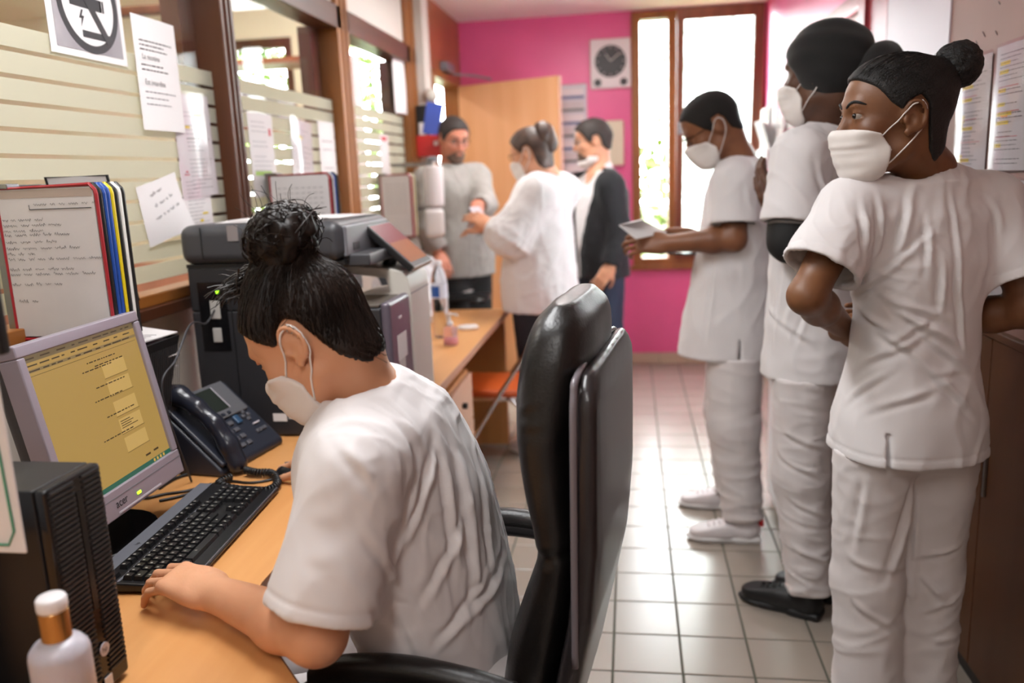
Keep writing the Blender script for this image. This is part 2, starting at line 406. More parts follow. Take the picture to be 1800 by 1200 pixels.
# far window: fixed narrow light on the left, tilted-in sash on the right
FY0, FY1 = YF-0.03, YF+0.09
w1 = struct(MB().box((WX0, FY0, WZ0), (WX0+0.06, FY1, WZ1)).box((WX1-0.05, FY0, WZ0), (WX1, FY1, WZ1)).box((WX0+0.06, FY0, WZ1-0.05), (WX1-0.05, FY1, WZ1)).box((WX0+0.06, FY0, WZ0), (WX1-0.05, FY1, WZ0+0.055)).build('window_1', AMBER, bevel=0.004))
MB().box((0.262, FY0-0.005, WZ0+0.055), (0.322, FY1, WZ1-0.05)).build('mullion', AMBER, w1, bevel=0.004)
MB().box((WX0+0.055, YF+0.03, WZ0+0.05), (0.265, YF+0.036, WZ1-0.045)).build('pane', GLASS, w1)
SW, SH = 0.552, 1.66
sash = MB().box((0, -0.03, 0), (0.05, 0.03, SH)).box((SW-0.06, -0.03, 0), (SW, 0.03, SH)).box((0.05, -0.03, SH-0.075), (SW-0.06, 0.03, SH)).box((0.05, -0.03, 0), (SW-0.06, 0.03, 0.06)).build('sash', wood('sash_wood', (132, 76, 46), (112, 60, 36), 0.4, 'Z', 12), w1, bevel=0.005, loc=(0.312, YF-0.035, WZ0+0.06), rot=(math.radians(7.5), 0, 0))
MB().box((0.045, -0.004, 0.055), (SW-0.055, 0.004, SH-0.07)).build('pane', frosted_mat('hazed_window_glass', (236, 246, 242), 0.9, 0.45), sash)
MB().box((0.012, -0.05, 0.86), (0.038, -0.03, 0.94)).box((0.015, -0.065, 0.89), (0.12, -0.05, 0.912)).build('handle', STEEL, sash, bevel=0.003)
MB().box((WX0-0.02, YF-0.05, WZ0-0.03), (WX1, YF, WZ0)).build('window_board', AMBER, w1, bevel=0.004)

# hall behind the glass
HZ = 2.72
CREAM = mat('cream_hall_paint', (226, 216, 190), 0.6)
sbox('floor_hall', (-6.0, -1.6, -0.06), (-1.45, 6.2, -0.002), mat('hall_floor', (176, 160, 138), 0.35))
sbox('ceiling_hall', (-6.0, -1.6, HZ), (-1.36, 6.2, HZ+0.08), mat('hall_ceiling_paint', (232, 226, 208), 0.6))
sbox('wall_hall_side', (-6.1, -1.6, 0), (-6.0, 6.2, HZ), CREAM)
sbox('wall_hall_back', (-6.1, -1.7, 0), (-1.36, -1.6, HZ), CREAM)
hf = sbox('wall_hall_far', (-6.0, YF, 0), (-1.30, YF+0.15, 0.85), mat('hall_brick_paint', (186, 128, 108), 0.6, var=0.1, vscale=7))
MB().box((-6.0, YF, 2.47), (-1.30, YF+0.15, HZ)).box((-6.0, YF, 0.85), (-3.05, YF+0.15, 2.47)).box((-2.45, YF, 0.85), (-2.15, YF+0.15, 2.47)).build('wall_pier', CREAM, hf)
w3 = struct(MB().box((-3.05, YF, 0.85), (-2.45, YF+0.08, 0.92)).box((-3.05, YF, 2.40), (-2.45, YF+0.08, 2.47)).box((-3.05, YF, 0.92), (-2.99, YF+0.08, 2.40)).box((-2.51, YF, 0.92), (-2.45, YF+0.08, 2.40)).build('window_3', BROWN))
MB().box((-3.0, YF+0.03, 0.9), (-2.5, YF+0.036, 2.42)).build('pane', GLASS, w3)
w4 = struct(MB().box((-2.15, YF, 0.85), (-1.30, YF+0.08, 0.92)).box((-2.15, YF, 2.40), (-1.30, YF+0.08, 2.47)).box((-2.15, YF, 0.92), (-2.09, YF+0.08, 2.40)).build('window_4', BROWN))
MB().box((-2.1, YF+0.03, 0.9), (-1.30, YF+0.036, 2.42)).build('pane', GLASS, w4)
tag(MB().box((-3.1, 4.46, 2.36), (-1.42, 4.52, 2.41)).build('ceiling_beam', BROWN, bevel=0.01), 'thin dark wooden beam crossing the hall behind the glass', 'beam')
hs = thing('shelf_unit', 'brown wooden shelf unit with grey boxes seen through the glass partition', 'shelf unit', (-2.05, 4.85, 0))
MB().box((-0.45, -0.15, 0), (-0.42, 0.15, 2.14)).box((0.42, -0.15, 0), (0.45, 0.15, 2.14)).build('side', TRANS, hs)
for zz in (0.05, 0.6, 1.2, 1.72, 2.10): MB().box((-0.42, -0.15, zz), (0.42, 0.15, zz+0.03)).build('shelf', TRANS, hs)
for k, (x, w, lab) in enumerate(((-0.32, 0.16, 'left'), (-0.08, 0.2, 'right'))):
    b = thing('archive_box', 'grey archive box on the upper shelf beyond the glass, the %s one' % lab, 'box', (-2.05+x, 4.85, 1.751), group='archive boxes in the hall')
    MB().box((-w/2, -0.13, 0), (w/2, 0.13, 0.17)).build('body', mat('grey_card', (150, 146, 140), 0.7), b, bevel=0.003)
    MB().box((-w/2-0.004, -0.134, 0.17), (w/2+0.004, 0.134, 0.21)).build('lid', MGREY, b, bevel=0.003)

# lamps: ceiling fittings with their own light
def ceiling_lamp(x, y, ln, e, col, zc, label, axis='Y'):
    t = thing('ceiling_light', label, 'ceiling light', (x, y, zc))
    MB().box((-0.15, -ln/2, -0.06), (0.15, ln/2, 0.0)).build('housing', mat('white_lamp_metal', (230, 230, 230), 0.4), t, bevel=0.004)
    MB().box((-0.135, -ln/2+0.02, -0.068), (0.135, ln/2-0.02, -0.06)).build('diffuser', mat('lit_diffuser', (240, 240, 236), 0.5, emit=(255, 246, 235), estr=2.0), t)
    l = area_light('lamp_glow', (0, 0, -0.075), (0.27, ln-0.05), e, col); l.parent = t
for k, (x, y, ln, e, c) in enumerate(LAMPS): ceiling_lamp(x, y, ln, e, c, ZC, ['long white ceiling light above the computer desk', 'long white ceiling light nearest the back wall', 'long white ceiling light above the far counter end'][k])
for k, (x, y, ln, e, c) in enumerate(HALL_LAMPS): ceiling_lamp(x, y, ln, e, c, HZ, ['hall ceiling light behind the glass, nearer the camera', 'hall ceiling light behind the glass, nearer the outside windows'][k])

# outside
LEAF = mat('green_leaves', (46, 74, 14), 0.6, col2=(92, 116, 34), vscale=3)  # leaf green, two tones mixed at random
struct(MB().box((-14, 6.3, -0.3), (14, 40, -0.2)).build('ground_outside', mat('outside_ground', (70, 84, 40), 0.8)))
def shrub(name, label, c, r, n, seed):
    rg = np.random.default_rng(seed); vs = []; fs = []
    for i in range(n):
        d = rg.normal(size=3); d /= np.linalg.norm(d); p = np.array(c)+d*np.array(r)*rg.uniform(0.55, 1.0)
        a = rg.normal(size=3); a /= np.linalg.norm(a); b = np.cross(a, rg.normal(size=3)); b /= np.linalg.norm(b)
        s = rg.uniform(0.05, 0.11); k = len(vs)
        vs += [p-a*s, p+b*s*0.45, p+a*s, p-b*s*0.45]; fs.append((k, k+1, k+2, k+3))
    t = thing(name, label, 'shrub', (c[0], c[1], -0.2))
    me = mesh('foliage', np.array(vs)-np.array([c[0], c[1], -0.2]), fs, LEAF); o = link('foliage', me, t); o['kind'] = 'stuff'
    MB().tube([(0, 0, 0), (0.02, 0, c[2]*0.6), (0, 0.02, c[2]+0.2)], [0.05, 0.04, 0.02]).build('stem', BROWN, t)
shrub('shrub', 'bright green shrub outside the narrow window light', (0.35, 8.2, 0.9), (1.0, 0.6, 1.0), 900, 3)
shrub('shrub', 'pale green tree crown outside behind the tilted window sash', (1.6, 11.5, 2.0), (1.6, 0.9, 1.6), 900, 4)
shrub('shrub', 'yellow-green shrub outside the hall window', (-3.3, 8.2, 2.0), (1.1, 0.6, 1.3), 900, 5)
# ================================================================== implicit surfaces -> smooth meshes
def V(*a): return np.array(a, float)
def nrm(v): v = np.asarray(v, float); return v/(np.linalg.norm(v)+1e-12)
def rc(a, b, ra, rb, n=None, s=1.0):
    a = np.asarray(a, np.float32); b = np.asarray(b, np.float32)
    if n is not None: n = np.asarray(nrm(n), np.float32)
    def f(P):
        A, B = a, b
        if n is not None:
            q = 1.0/s-1.0
            P = P + np.outer(P @ n, n)*q; A = a+n*(a @ n)*q; B = b+n*(b @ n)*q
        ba = B-A; pa = P-A; l2 = float(ba @ ba)+1e-12
        h = np.clip((pa @ ba)/l2, 0, 1)
        q_ = pa-h[:, None]*ba; d = np.sqrt(np.einsum('ij,ij->i', q_, q_)) - (ra+(rb-ra)*h)
        return d*(s if n is not None and s < 1 else 1.0)
    return f
def ell(c, r, R=None):
    c = np.asarray(c, np.float32); r = np.asarray(r, np.float32); R_ = None if R is None else np.asarray(R, np.float32)
    def f(P):
        q = P-c
        if R_ is not None: q = q @ R_
        a_ = q/r; b_ = a_/r; k0 = np.sqrt(np.einsum('ij,ij->i', a_, a_)); k1 = np.sqrt(np.einsum('ij,ij->i', b_, b_))+1e-9
        return k0*(k0-1)/k1
    return f
def rbox(c, h, rad, R=None):
    c = np.asarray(c, np.float32); h = np.asarray(h, np.float32)-rad; R_ = None if R is None else np.asarray(R, np.float32)
    def f(P):
        q = P-c
        if R_ is not None: q = q @ R_
        q = np.abs(q)-h
        return np.sqrt((np.maximum(q, 0)**2).sum(1))+np.minimum(q.max(1), 0)-rad
    return f
def half(p, n):      # solid on the side against n
    p = np.asarray(p, np.float32); n = np.asarray(nrm(n), np.float32)
    return lambda P: (P-p) @ n
def zstack(levels, zlo=None, zhi=None, p=2.0):   # (z, cx, cy, rx, ry) rings
    L = np.array(sorted(levels), float)
    zf = np.linspace(L[0, 0], L[-1, 0], 200)
    def sm(y):
        y = np.interp(zf, L[:, 0], y); k = np.ones(9)/9
        return np.convolve(np.pad(y, 4, mode='edge'), k, 'valid')
    T = [sm(L[:, i]) for i in range(1, 5)]
    def f(P):
        z = P[:, 2]; cx, cy, rx, ry = [np.interp(z, zf, t) for t in T]
        q = ((np.abs(P[:, 0]-cx)/rx)**p+(np.abs(P[:, 1]-cy)/ry)**p)**(1/p)
        d = (q-1)*np.minimum(rx, ry)
        d = np.maximum(d, z-(L[-1, 0] if zhi is None else zhi)); d = np.maximum(d, (L[0, 0] if zlo is None else zlo)-z)
        return d
    return f
def xf(f, R, c, s=1.0):      # field given in a local frame: columns of R are its axes, c its origin
    R = np.asarray(R, np.float32); c = np.asarray(c, np.float32)
    return lambda P: f(((P-c) @ R)/s)*s
def bnd(f, c, r):            # evaluate only near the bounding ball
    c = np.asarray(c, np.float32)
    def g(P):
        q = P-c; d = np.sqrt(np.einsum('ij,ij->i', q, q)); out = d-r; m = out < 0.05
        if m.any(): out[m] = f(P[m])
        return out
    return g
def smin(a, b, k):
    if k <= 0: return np.minimum(a, b)
    h = np.clip(0.5+0.5*(b-a)/k, 0, 1); return b*(1-h)+a*h-k*h*(1-h)
def smax(a, b, k): return -smin(-a, -b, k)
class Fld:
    def __init__(s): s.ops = []
    def u(s, f, k=0.02): s.ops.append((0, f, k)); return s
    def sub(s, f, k=0.004): s.ops.append((1, f, k)); return s
    def cut(s, f, k=0.0): s.ops.append((2, f, k)); return s
    def __call__(s, P):
        d = None
        for o, f, k in s.ops:
            v = f(P)
            if d is None: d = v
            elif o == 0: d = smin(d, v, k)
            elif o == 1: d = smax(d, -v, k)
            else: d = smax(d, v, k)
        return d
def surfnet(v, lo, h):
    s = v < 0; c = np.zeros(tuple(n-1 for n in v.shape), np.int8)
    for a in (0, 1):
        for b in (0, 1):
            for d in (0, 1): c += s[a:a+c.shape[0], b:b+c.shape[1], d:d+c.shape[2]]
    act = (c > 0) & (c < 8); idx = np.full(c.shape, -1, np.int32); ijk = np.argwhere(act); idx[act] = np.arange(len(ijk))
    acc = np.zeros((len(ijk), 3)); cnt = np.zeros(len(ijk)); i, j, k = ijk.T
    for a in range(3):
        e = np.eye(3, dtype=int)[a]; o1, o2 = [np.eye(3, dtype=int)[q] for q in range(3) if q != a]
        for p in (0, 1):
            for q in (0, 1):
                c0 = p*o1+q*o2; c1 = c0+e
                v0 = v[i+c0[0], j+c0[1], k+c0[2]]; v1 = v[i+c1[0], j+c1[1], k+c1[2]]
                x = (v0 < 0) != (v1 < 0); t = np.where(x, v0/np.where(x, v0-v1, 1), 0)
                acc += np.where(x[:, None], c0+t[:, None]*e, 0); cnt += x
    pos = lo+h*(ijk+acc/cnt[:, None]); F = []
    for a in range(3):
        b, c_ = [(1, 2), (2, 0), (0, 1)][a]
        sl0 = [slice(None)]*3; sl1 = [slice(None)]*3; sl0[a] = slice(None, -1); sl1[a] = slice(1, None)
        s0 = s[tuple(sl0)]; s1 = s[tuple(sl1)]; w = np.argwhere(s0 != s1)
        w = w[(w[:, b] > 0) & (w[:, c_] > 0) & (w[:, b] < idx.shape[b]) & (w[:, c_] < idx.shape[c_])]
        eb = np.eye(3, dtype=int)[b]; ec = np.eye(3, dtype=int)[c_]
        q = [idx[tuple((w-x).T)] for x in (eb+ec, ec, 0*eb, eb)]
        q = np.stack(q, 1); fl = ~s0[tuple(w.T)]; q[fl] = q[fl][:, ::-1]; F.append(q)
    F = np.concatenate(F); return pos, F[(F >= 0).all(1)]
def grad(f, P, e=0.0015):
    P = P.astype(np.float32); g = np.empty_like(P)
    for a in range(3):
        d = np.zeros(3, np.float32); d[a] = e; g[:, a] = f(P+d)-f(P-d)
    return g/(np.linalg.norm(g, axis=1)[:, None]+1e-9)
def vnormals(pos, F):
    n = np.cross(pos[F[:, 2]]-pos[F[:, 0]], pos[F[:, 3]]-pos[F[:, 1]]); out = np.zeros_like(pos)
    for q in range(4): np.add.at(out, F[:, q], n)
    return out/(np.linalg.norm(out, axis=1)[:, None]+1e-12)
def laplace(pos, F, it=1, lam=0.5):
    a = np.concatenate([F[:, q] for q in range(4)]); b = np.concatenate([F[:, (q+1) % 4] for q in range(4)]); N = len(pos)
    deg = np.bincount(a, minlength=N)+np.bincount(b, minlength=N)
    for _ in range(it):
        m = np.stack([np.bincount(a, pos[b, c], N)+np.bincount(b, pos[a, c], N) for c in range(3)], 1)/np.maximum(deg, 1)[:, None]
        pos = pos+lam*(m-pos)
    return pos
def polygonise(f, lo, hi, h, sm=1):
    lo = np.asarray(lo, float); hi = np.asarray(hi, float); B = 4
    n = (np.ceil((hi-lo)/(h*B)).astype(int)+1); H = h*B
    ax = [lo[a]+H*(np.arange(n[a])+0.5) for a in range(3)]
    G = np.stack(np.meshgrid(*ax, indexing='ij'), -1).reshape(-1, 3).astype(np.float32)
    d = f(G).reshape(tuple(n)); near = np.abs(d) < H*1.35
    v = np.repeat(np.repeat(np.repeat(np.where(d < 0, -1.0, 1.0).astype(np.float32), B, 0), B, 1), B, 2)
    w = np.argwhere(near)
    off = np.stack(np.meshgrid(*[np.arange(B)]*3, indexing='ij'), -1).reshape(-1, 3)
    I = (w[:, None, :]*B+off[None]).reshape(-1, 3)
    P = (lo+h*I).astype(np.float32); out = np.empty(len(P), np.float32)
    for q in range(0, len(P), 400000): out[q:q+400000] = f(P[q:q+400000])
    v[I[:, 0], I[:, 1], I[:, 2]] = out
    pos, F = surfnet(v, lo, h)
    if sm:
        pos = laplace(pos, F, sm)
        P = pos.astype(np.float32); pos = pos-np.clip(f(P), -h, h)[:, None]*grad(f, P)*0.8
        pos = laplace(pos, F, 1, 0.3)
    return pos, F
def implicit(name, f, lo, hi, h, m, parent=None, base=(0, 0, 0), disp=None, sm=1):
    pos, F = polygonise(f, lo, hi, h, sm)
    if disp is not None:
        n = vnormals(pos, F); pos = pos+n*disp(pos, n)[:, None]
    me = bpy.data.meshes.new(name); q = (pos-np.asarray(base)).astype(np.float32)
    me.vertices.add(len(q)); me.vertices.foreach_set('co', q.ravel())
    me.loops.add(len(F)*4); me.loops.foreach_set('vertex_index', F.astype(np.int32).ravel())
    me.polygons.add(len(F)); me.polygons.foreach_set('loop_start', np.arange(0, len(F)*4, 4, dtype=np.int32))
    me.update(calc_edges=True); me.materials.append(m); me.shade_smooth()
    return link(name, me, parent)
# cloth relief: sums of warped waves, ridged
def waves(P, seed, scale, dirs=None, n=5, stretch=(1, 1, 1)):
    r = np.random.default_rng(seed); out = np.zeros(len(P)); Q = P*np.asarray(stretch)
    for i in range(n):
        k = r.normal(size=3); k /= np.linalg.norm(k); k2 = r.normal(size=3)
        ph = r.uniform(0, 6.28, 2); s = scale*r.uniform(0.7, 1.5)
        out += np.sin(Q @ k*s + 1.6*np.sin(Q @ k2*s*0.45+ph[0])+ph[1])
    return out/n
def ridge(P, seed, scale, stretch=(1, 1, 1), n=3):
    w = waves(P, seed, scale, n=n, stretch=stretch); return 1-np.minimum(np.abs(w)*2.2, 1)
def crease(P, N, a, b, w, depth, sharp=1.0):
    a = np.asarray(a, float); b = np.asarray(b, float); ba = b-a; l2 = ba @ ba
    out = np.zeros(len(P)); m = (((P-(a+b)/2)**2).sum(1) < (math.sqrt(l2)/2+4*w)**2)
    P = P[m]; N = N[m]
    t = (P-a) @ ba/l2; tc = np.clip(t, 0, 1); q = P-a-tc[:, None]*ba; d2 = (q**2).sum(1)
    side = np.cross(N, nrm(ba)); x = (q*side).sum(1)/w
    env = np.exp(-d2/(w*w*4))*np.sin(np.pi*np.clip(tc*0.92+0.04, 0, 1))**0.6
    out[m] = depth*env*(np.exp(-((x-0.55)/0.6)**2)-0.9*np.exp(-((x+0.5)/0.55)**2)); return out
# ================================================================== furniture
def bounds(pts, pad):
    p = np.array(pts, float); return p.min(0)-pad, p.max(0)+pad
DZ = 0.73
def rel(mb, base): mb.v = [tuple(np.asarray(v, float)-np.asarray(base, float)) for v in mb.v]; return mb
class TB:
    "a thing whose parts are written in room coordinates"
    def __init__(s, name, label, cat, base, group=None):
        s.base = np.asarray(base, float); s.o = thing(name, label, cat, tuple(base), group=group)
    def part(s, name, mb, m, parent=None, **k): return rel(mb, s.base).build(name, m, parent or s.o, **k)
    def box(s, name, lo, hi, m, parent=None, **k): return s.part(name, MB().box(lo, hi), m, parent, **k)

# desk in front, counter behind it, drawers
dk = TB('desk', 'beech desk under the computer, bulging out below the typing arm', 'desk', (-0.97, 1.2, 0))
poly = [(-1.283, -0.5), (-0.30, -0.5), (-0.30, 0.55), (-0.33, 0.72), (-0.385, 0.86), (-0.455, 0.965), (-0.53, 1.05), (-0.60, 1.135), (-0.640, 1.20), (-0.652, 1.26), (-0.652, 2.60), (-1.283, 2.60)]
dk.part('top', MB().prism(poly, DZ-0.026, DZ), BEECH, bevel=0.002)
ring_v = poly[1:11]; eb = MB()
for (xa, ya), (xb, yb) in zip(ring_v[:-1], ring_v[1:]):
    n = nrm(V(yb-ya, -(xb-xa), 0)); a, b = V(xa, ya, 0), V(xb, yb, 0); q = n*0.0015
    eb.add([a+q+V(0, 0, DZ-0.027), b+q+V(0, 0, DZ-0.027), b+q+V(0, 0, DZ-0.001), a+q+V(0, 0, DZ-0.001)], [(0, 1, 2, 3)])
dk.part('edge_band', eb, EDGE)
for y in (-0.4, 2.57): dk.box('side_panel', (-1.25, y, 0.0), (-0.72, y+0.022, DZ-0.026), BEECHZ, bevel=0.001)
dk.box('modesty_panel', (-1.25, -0.38, 0.2), (-1.232, 2.57, DZ-0.026), BEECHZ)
dk.box('foot', (-0.40, -0.4, 0), (-0.38, 0.4, DZ-0.026), BEECHZ)
ct = TB('counter', 'long beech counter running from the printer to the far people', 'counter', (-0.97, 3.4, 0))
ct.box('top', (-1.283, 2.605, DZ-0.03), (-0.645, 4.22, DZ), BEECH, bevel=0.002)
ct.box('edge_band', (-0.6455, 2.605, DZ-0.029), (-0.642, 4.22, DZ-0.001), EDGE)
ct.box('end_panel', (-1.25, 4.17, 0.0), (-0.66, 4.195, DZ-0.03), BEECHZ, bevel=0.001)
ct.box('side_panel', (-1.25, 2.61, 0.0), (-0.70, 2.632, DZ-0.03), BEECHZ, bevel=0.001)
ct.box('back_panel', (-1.25, 2.64, 0.1), (-1.23, 4.17, DZ-0.03), BEECHZ)
ct.box('back_upstand', (-1.283, 2.64, DZ), (-1.27, 4.22, DZ+0.06), BEECH, bevel=0.001)
pd = TB('drawer_pedestal', 'pale wooden drawer pedestal under the counter beside the folding chair', 'drawers', (-0.95, 3.05, 0))
pd.box('body', (-1.2, 2.84, 0.03), (-0.675, 3.24, 0.64), BEECHZ, bevel=0.002)
for k in range(3):
    z0 = 0.05+k*0.195; dr = pd.box('drawer', (-0.675, 2.845, z0), (-0.657, 3.235, z0+0.188), mat('pale_drawer_front', (205, 164, 138), 0.42), bevel=0.002)
    pd.part('knob', MB().tube([(-0.657, 3.04, z0+0.1), (-0.640, 3.04, z0+0.1)], 0.012, 12), BLK, dr)
for x in (-1.15, -0.73):
    for y in (2.88, 3.2): pd.part('caster', MB().tube([(x-0.01, y, 0.018), (x+0.01, y, 0.018)], 0.018, 12), BLK)

# printer
P0 = (-0.91, 2.28, DZ)
pt = TB('printer', 'large dark grey and beige multifunction printer beside the seated person', 'printer', P0)
Y0, Y1, XB, XF = 2.07, 2.49, -1.19, -0.632
pt.box('lower_body', (XB, Y0, DZ+0.004), (XF-0.025, 2.30, 1.085), mat('printer_side', (40, 40, 44), 0.5, bump=0.04, bscale=400), bevel=0.006)
fd = pt.box('front_door', (XF-0.027, Y0+0.001, DZ+0.03), (XF, 2.275, 1.10), mat('printer_front_grey', (96, 88, 100), 0.32), bevel=0.012, seg=4)
pt.part('logo', MB().ring((0, 0), 0.0, 0.017, 0, 0.001, 24), mat('logo_blue', (40, 70, 170), 0.4), fd)
lg = bpy.data.objects[-1] if False else [c for c in fd.children][-1]
lg.location = (XF+0.0005-P0[0], 2.165-P0[1], 1.045-P0[2]); lg.rotation_euler = (0, math.radians(90), 0)
lg2 = pt.part('logo_stripe', MB().box((XF, 2.152, 1.043), (XF+0.0018, 2.178, 1.049)), PAPER, fd)
pt.part('sticker', MB().box((XF, 2.125, 0.93), (XF+0.001, 2.215, 1.0)), PAPER, fd)
pt.part('tape', MB().box((XF, 2.13, 0.90), (XF+0.0008, 2.19, 0.93)), PAPERG, fd)
pt.box('upper_body', (XB, Y0, 1.085), (-0.84, Y1, 1.205), mat('printer_dark', (34, 34, 38), 0.5), bevel=0.005)
pt.box('output_tray', (-0.84, Y0+0.01, 1.086), (-0.665, 2.28, 1.094), mat('printer_tray', (92, 84, 76), 0.5), bevel=0.002)
pt.box('paper_exit', (-0.85, Y0+0.05, 1.13), (-0.80, 2.25, 1.165), BLKG, bevel=0.003)
col = MB(); prof = [(-0.80, DZ+0.004), (XF+0.004, DZ+0.004), (XF+0.004, 1.10), (XF-0.001, 1.135), (XF-0.018, 1.158), (-0.68, 1.166), (-0.87, 1.19), (-0.87, 1.165), (-0.70, 1.14), (-0.69, 1.10), (-0.80, 1.09)]
n = len(prof); col.add([(x, 2.275, z) for x, z in prof]+[(x, Y1, z) for x, z in prof], [tuple(range(n)), tuple(range(2*n-1, n-1, -1))]+[(i, n+i, n+(i+1) % n, (i+1) % n) for i in range(n)])
pt.part('beige_column', col, BEIGE, bevel=0.004)
pt.box('column_seam', (XF+0.0035, 2.276, 1.093), (XF+0.0048, Y1-0.001, 1.096), MGREY)
ad = pt.box('document_feeder', (XB-0.01, Y0-0.015, 1.213), (-0.745, Y1, 1.318), DGREY, bevel=0.03, seg=5)
pt.box('feeder_front', (-0.752, Y0+0.012, 1.222), (-0.738, Y1-0.03, 1.304), MGREY, ad, bevel=0.006)
pt.box('feeder_lid_line', (-1.13, Y0-0.0162, 1.228), (-0.78, Y0-0.0145, 1.230), BLK, ad)
pt.box('feeder_lid_line', (-1.132, Y0-0.0162, 1.228), (-1.129, Y0-0.0145, 1.312), BLK, ad)
pt.box('tape', (-1.055, Y0-0.017, 1.275), (-1.025, Y0-0.0145, 1.316), mat('adhesive_tape', (130, 122, 122), 0.4), ad)
pt.box('feeder_catch', (-0.7395, Y0+0.06, 1.236), (-0.7365, Y0+0.11, 1.256), BLK, ad)
pt.box('scanner_tray', (-0.80, Y0+0.03, 1.195), (-0.685, Y1-0.02, 1.228), DGREY, bevel=0.006)
pt.box('scanner_glass_unit', (XB, Y0, 1.204), (-0.745, Y1, 1.2135), BLK)
# touch panel, tilted
a, b = V(-0.617, 2.37, 1.165), V(-0.752, 2.37, 1.29); u = nrm(b-a); nn = nrm(V(u[2], 0, -u[0])); yy = V(0, 1, 0); R = np.stack([u, yy, nn], 1); c = (a+b)/2; hl = np.linalg.norm(b-a)/2
tp = pt.part('touch_panel', MB().obox(c, R, (hl, 0.108, 0.011)), BLK, bevel=0.004)
pt.part('screen', MB().obox(c+nn*0.0112+u*0.004, R, (hl-0.018, 0.098, 0.0004)), mat('touch_screen_glow', (60, 20, 25), 0.25, emit=(160, 74, 78), estr=0.35), tp)
pt.part('screen_glow_band', MB().obox(c+nn*0.0117-u*0.035, R, (hl-0.052, 0.094, 0.0002)), mat('touch_screen_orange', (90, 50, 20), 0.25, emit=(190, 120, 70), estr=0.4), tp)
pt.part('panel_edge', MB().obox(a-u*0.002+nn*0.002, R, (0.002, 0.107, 0.009)), STEEL, tp)
pt.part('panel_arm', MB().tube([c-nn*0.01, V(-0.72, 2.37, 1.16)], 0.02, 10), BLK)
# connectors on the side
pr_ = pt.box('port_recess', (-1.165, Y0-0.0015, 0.975), (-1.085, Y0+0.001, 1.165), BLKG)
pt.box('socket', (-1.133, Y0-0.005, 1.065), (-1.105, Y0-0.001, 1.115), mat('socket_grey', (170, 168, 165), 0.4), pr_, bevel=0.002)
pt.box('socket', (-1.133, Y0-0.005, 1.0), (-1.108, Y0-0.001, 1.04), MATS['socket_grey'], pr_, bevel=0.002)
pt.box('led', (-1.112, Y0-0.004, 1.135), (-1.104, Y0-0.001, 1.143), mat('green_led', (150, 255, 30), 0.3, emit=(170, 255, 40), estr=2.5), pr_)
pt.box('side_seam', (-1.075, Y0-0.001, 0.78), (-1.072, Y0+0.001, 1.2), BLK)
pt.box('type_label', (-0.985, Y0-0.001, 0.775), (-0.945, Y0+0.001, 0.797), PAPER); pt.box('type_label', (-0.94, Y0-0.001, 0.782), (-0.875, Y0+0.001, 0.797), PAPERG)
for x in (-1.15, -0.70):
    for y in (2.1, 2.45): pt.box('foot', (x-0.02, y-0.02, DZ), (x+0.02, y+0.02, DZ+0.006), BLK)
ps = TB('paper_stack', 'loose white sheets lying on top of the printer', 'paper', (-0.97, 2.28, 1.319))
for k, (x, y, r) in enumerate(((-0.99, 2.25, 0.1), (-0.92, 2.30, -0.15), (-0.97, 2.28, 0.02))):
    cc, ss = math.cos(r), math.sin(r); Rk = np.array([[cc, -ss, 0], [ss, cc, 0], [0, 0, 1.0]])
    ps.part('sheet', MB().obox((x, y, 1.3192+0.0016*k), Rk, (0.148, 0.105, 0.0007)), PAPER)

# seated workplace: monitor
MC = V(-0.998, 1.388, 0.992); yaw, tilt = 0.033, 0.177
mn_ = V(math.cos(yaw)*math.cos(tilt), math.sin(yaw)*math.cos(tilt), math.sin(tilt)); mh = V(-math.sin(yaw), math.cos(yaw), 0); mu = np.cross(mn_, mh)
RM = np.stack([mh, mu, mn_], 1)
mo = TB('monitor', 'silver framed square computer monitor showing a yellow-brown form', 'monitor', (-1.07, 1.388, DZ))
def mp(x, y, z=0.0): return MC+mh*x+mu*y+mn_*z
def mbox(x0, y0, x1, y1, z0, z1): return MB().obox(mp((x0+x1)/2, (y0+y1)/2, (z0+z1)/2), RM, ((x1-x0)/2, (y1-y0)/2, (z1-z0)/2))
bz = MB()
for q in ((-0.185, 0.158, 0.185, 0.18), (-0.185, -0.18, 0.185, -0.128), (-0.185, -0.128, -0.166, 0.158), (0.166, -0.128, 0.185, 0.158)):
    bb = mbox(*q, -0.03, 0.008); bz.add(bb.v, bb.f)
fr = mo.part('bezel', bz, SILVER, bevel=0.003)
mo.part('back_shell', MB().obox(mp(0, 0, -0.045), RM, (0.165, 0.155, 0.03)), DGREY, bevel=0.02, seg=3)
mo.part('lower_bezel_groove', mbox(-0.184, -0.1445, 0.184, -0.1425, 0.0075, 0.0085), MGREY, fr)
SCR = mat('screen_form_background', (40, 32, 16), 0.3, emit=(176, 142, 74), estr=0.85)
sc_ = mo.part('screen', mbox(-0.166, -0.128, 0.166, 0.158, -0.002, 0.001), SCR)
def scr(name, rects, m, z=0.0013):
    b = MB()
    for (x0, y0, x1, y1) in rects: b.add([mp(x0, y0, z), mp(x1, y0, z), mp(x1, y1, z), mp(x0, y1, z)], [(0, 1, 2, 3)])
    return mo.part(name, b, m, sc_)
scr('title_bar', [(-0.166, 0.146, 0.166, 0.158)], mat('screen_title', (60, 50, 36), 0.3, emit=(120, 104, 70), estr=0.7))
scr('toolbar', [(-0.166, 0.128, 0.166, 0.1335)], mat('screen_toolbar', (60, 50, 36), 0.3, emit=(140, 118, 72), estr=0.7))
scr('form_field', [(0.03, y-0.017, 0.105, y+0.012) for y in (0.088, 0.052, 0.010, -0.026, -0.064)], mat('screen_field', (60, 50, 30), 0.3, emit=(190, 156, 88), estr=0.92))
tx = []; rg = random.Random(5)
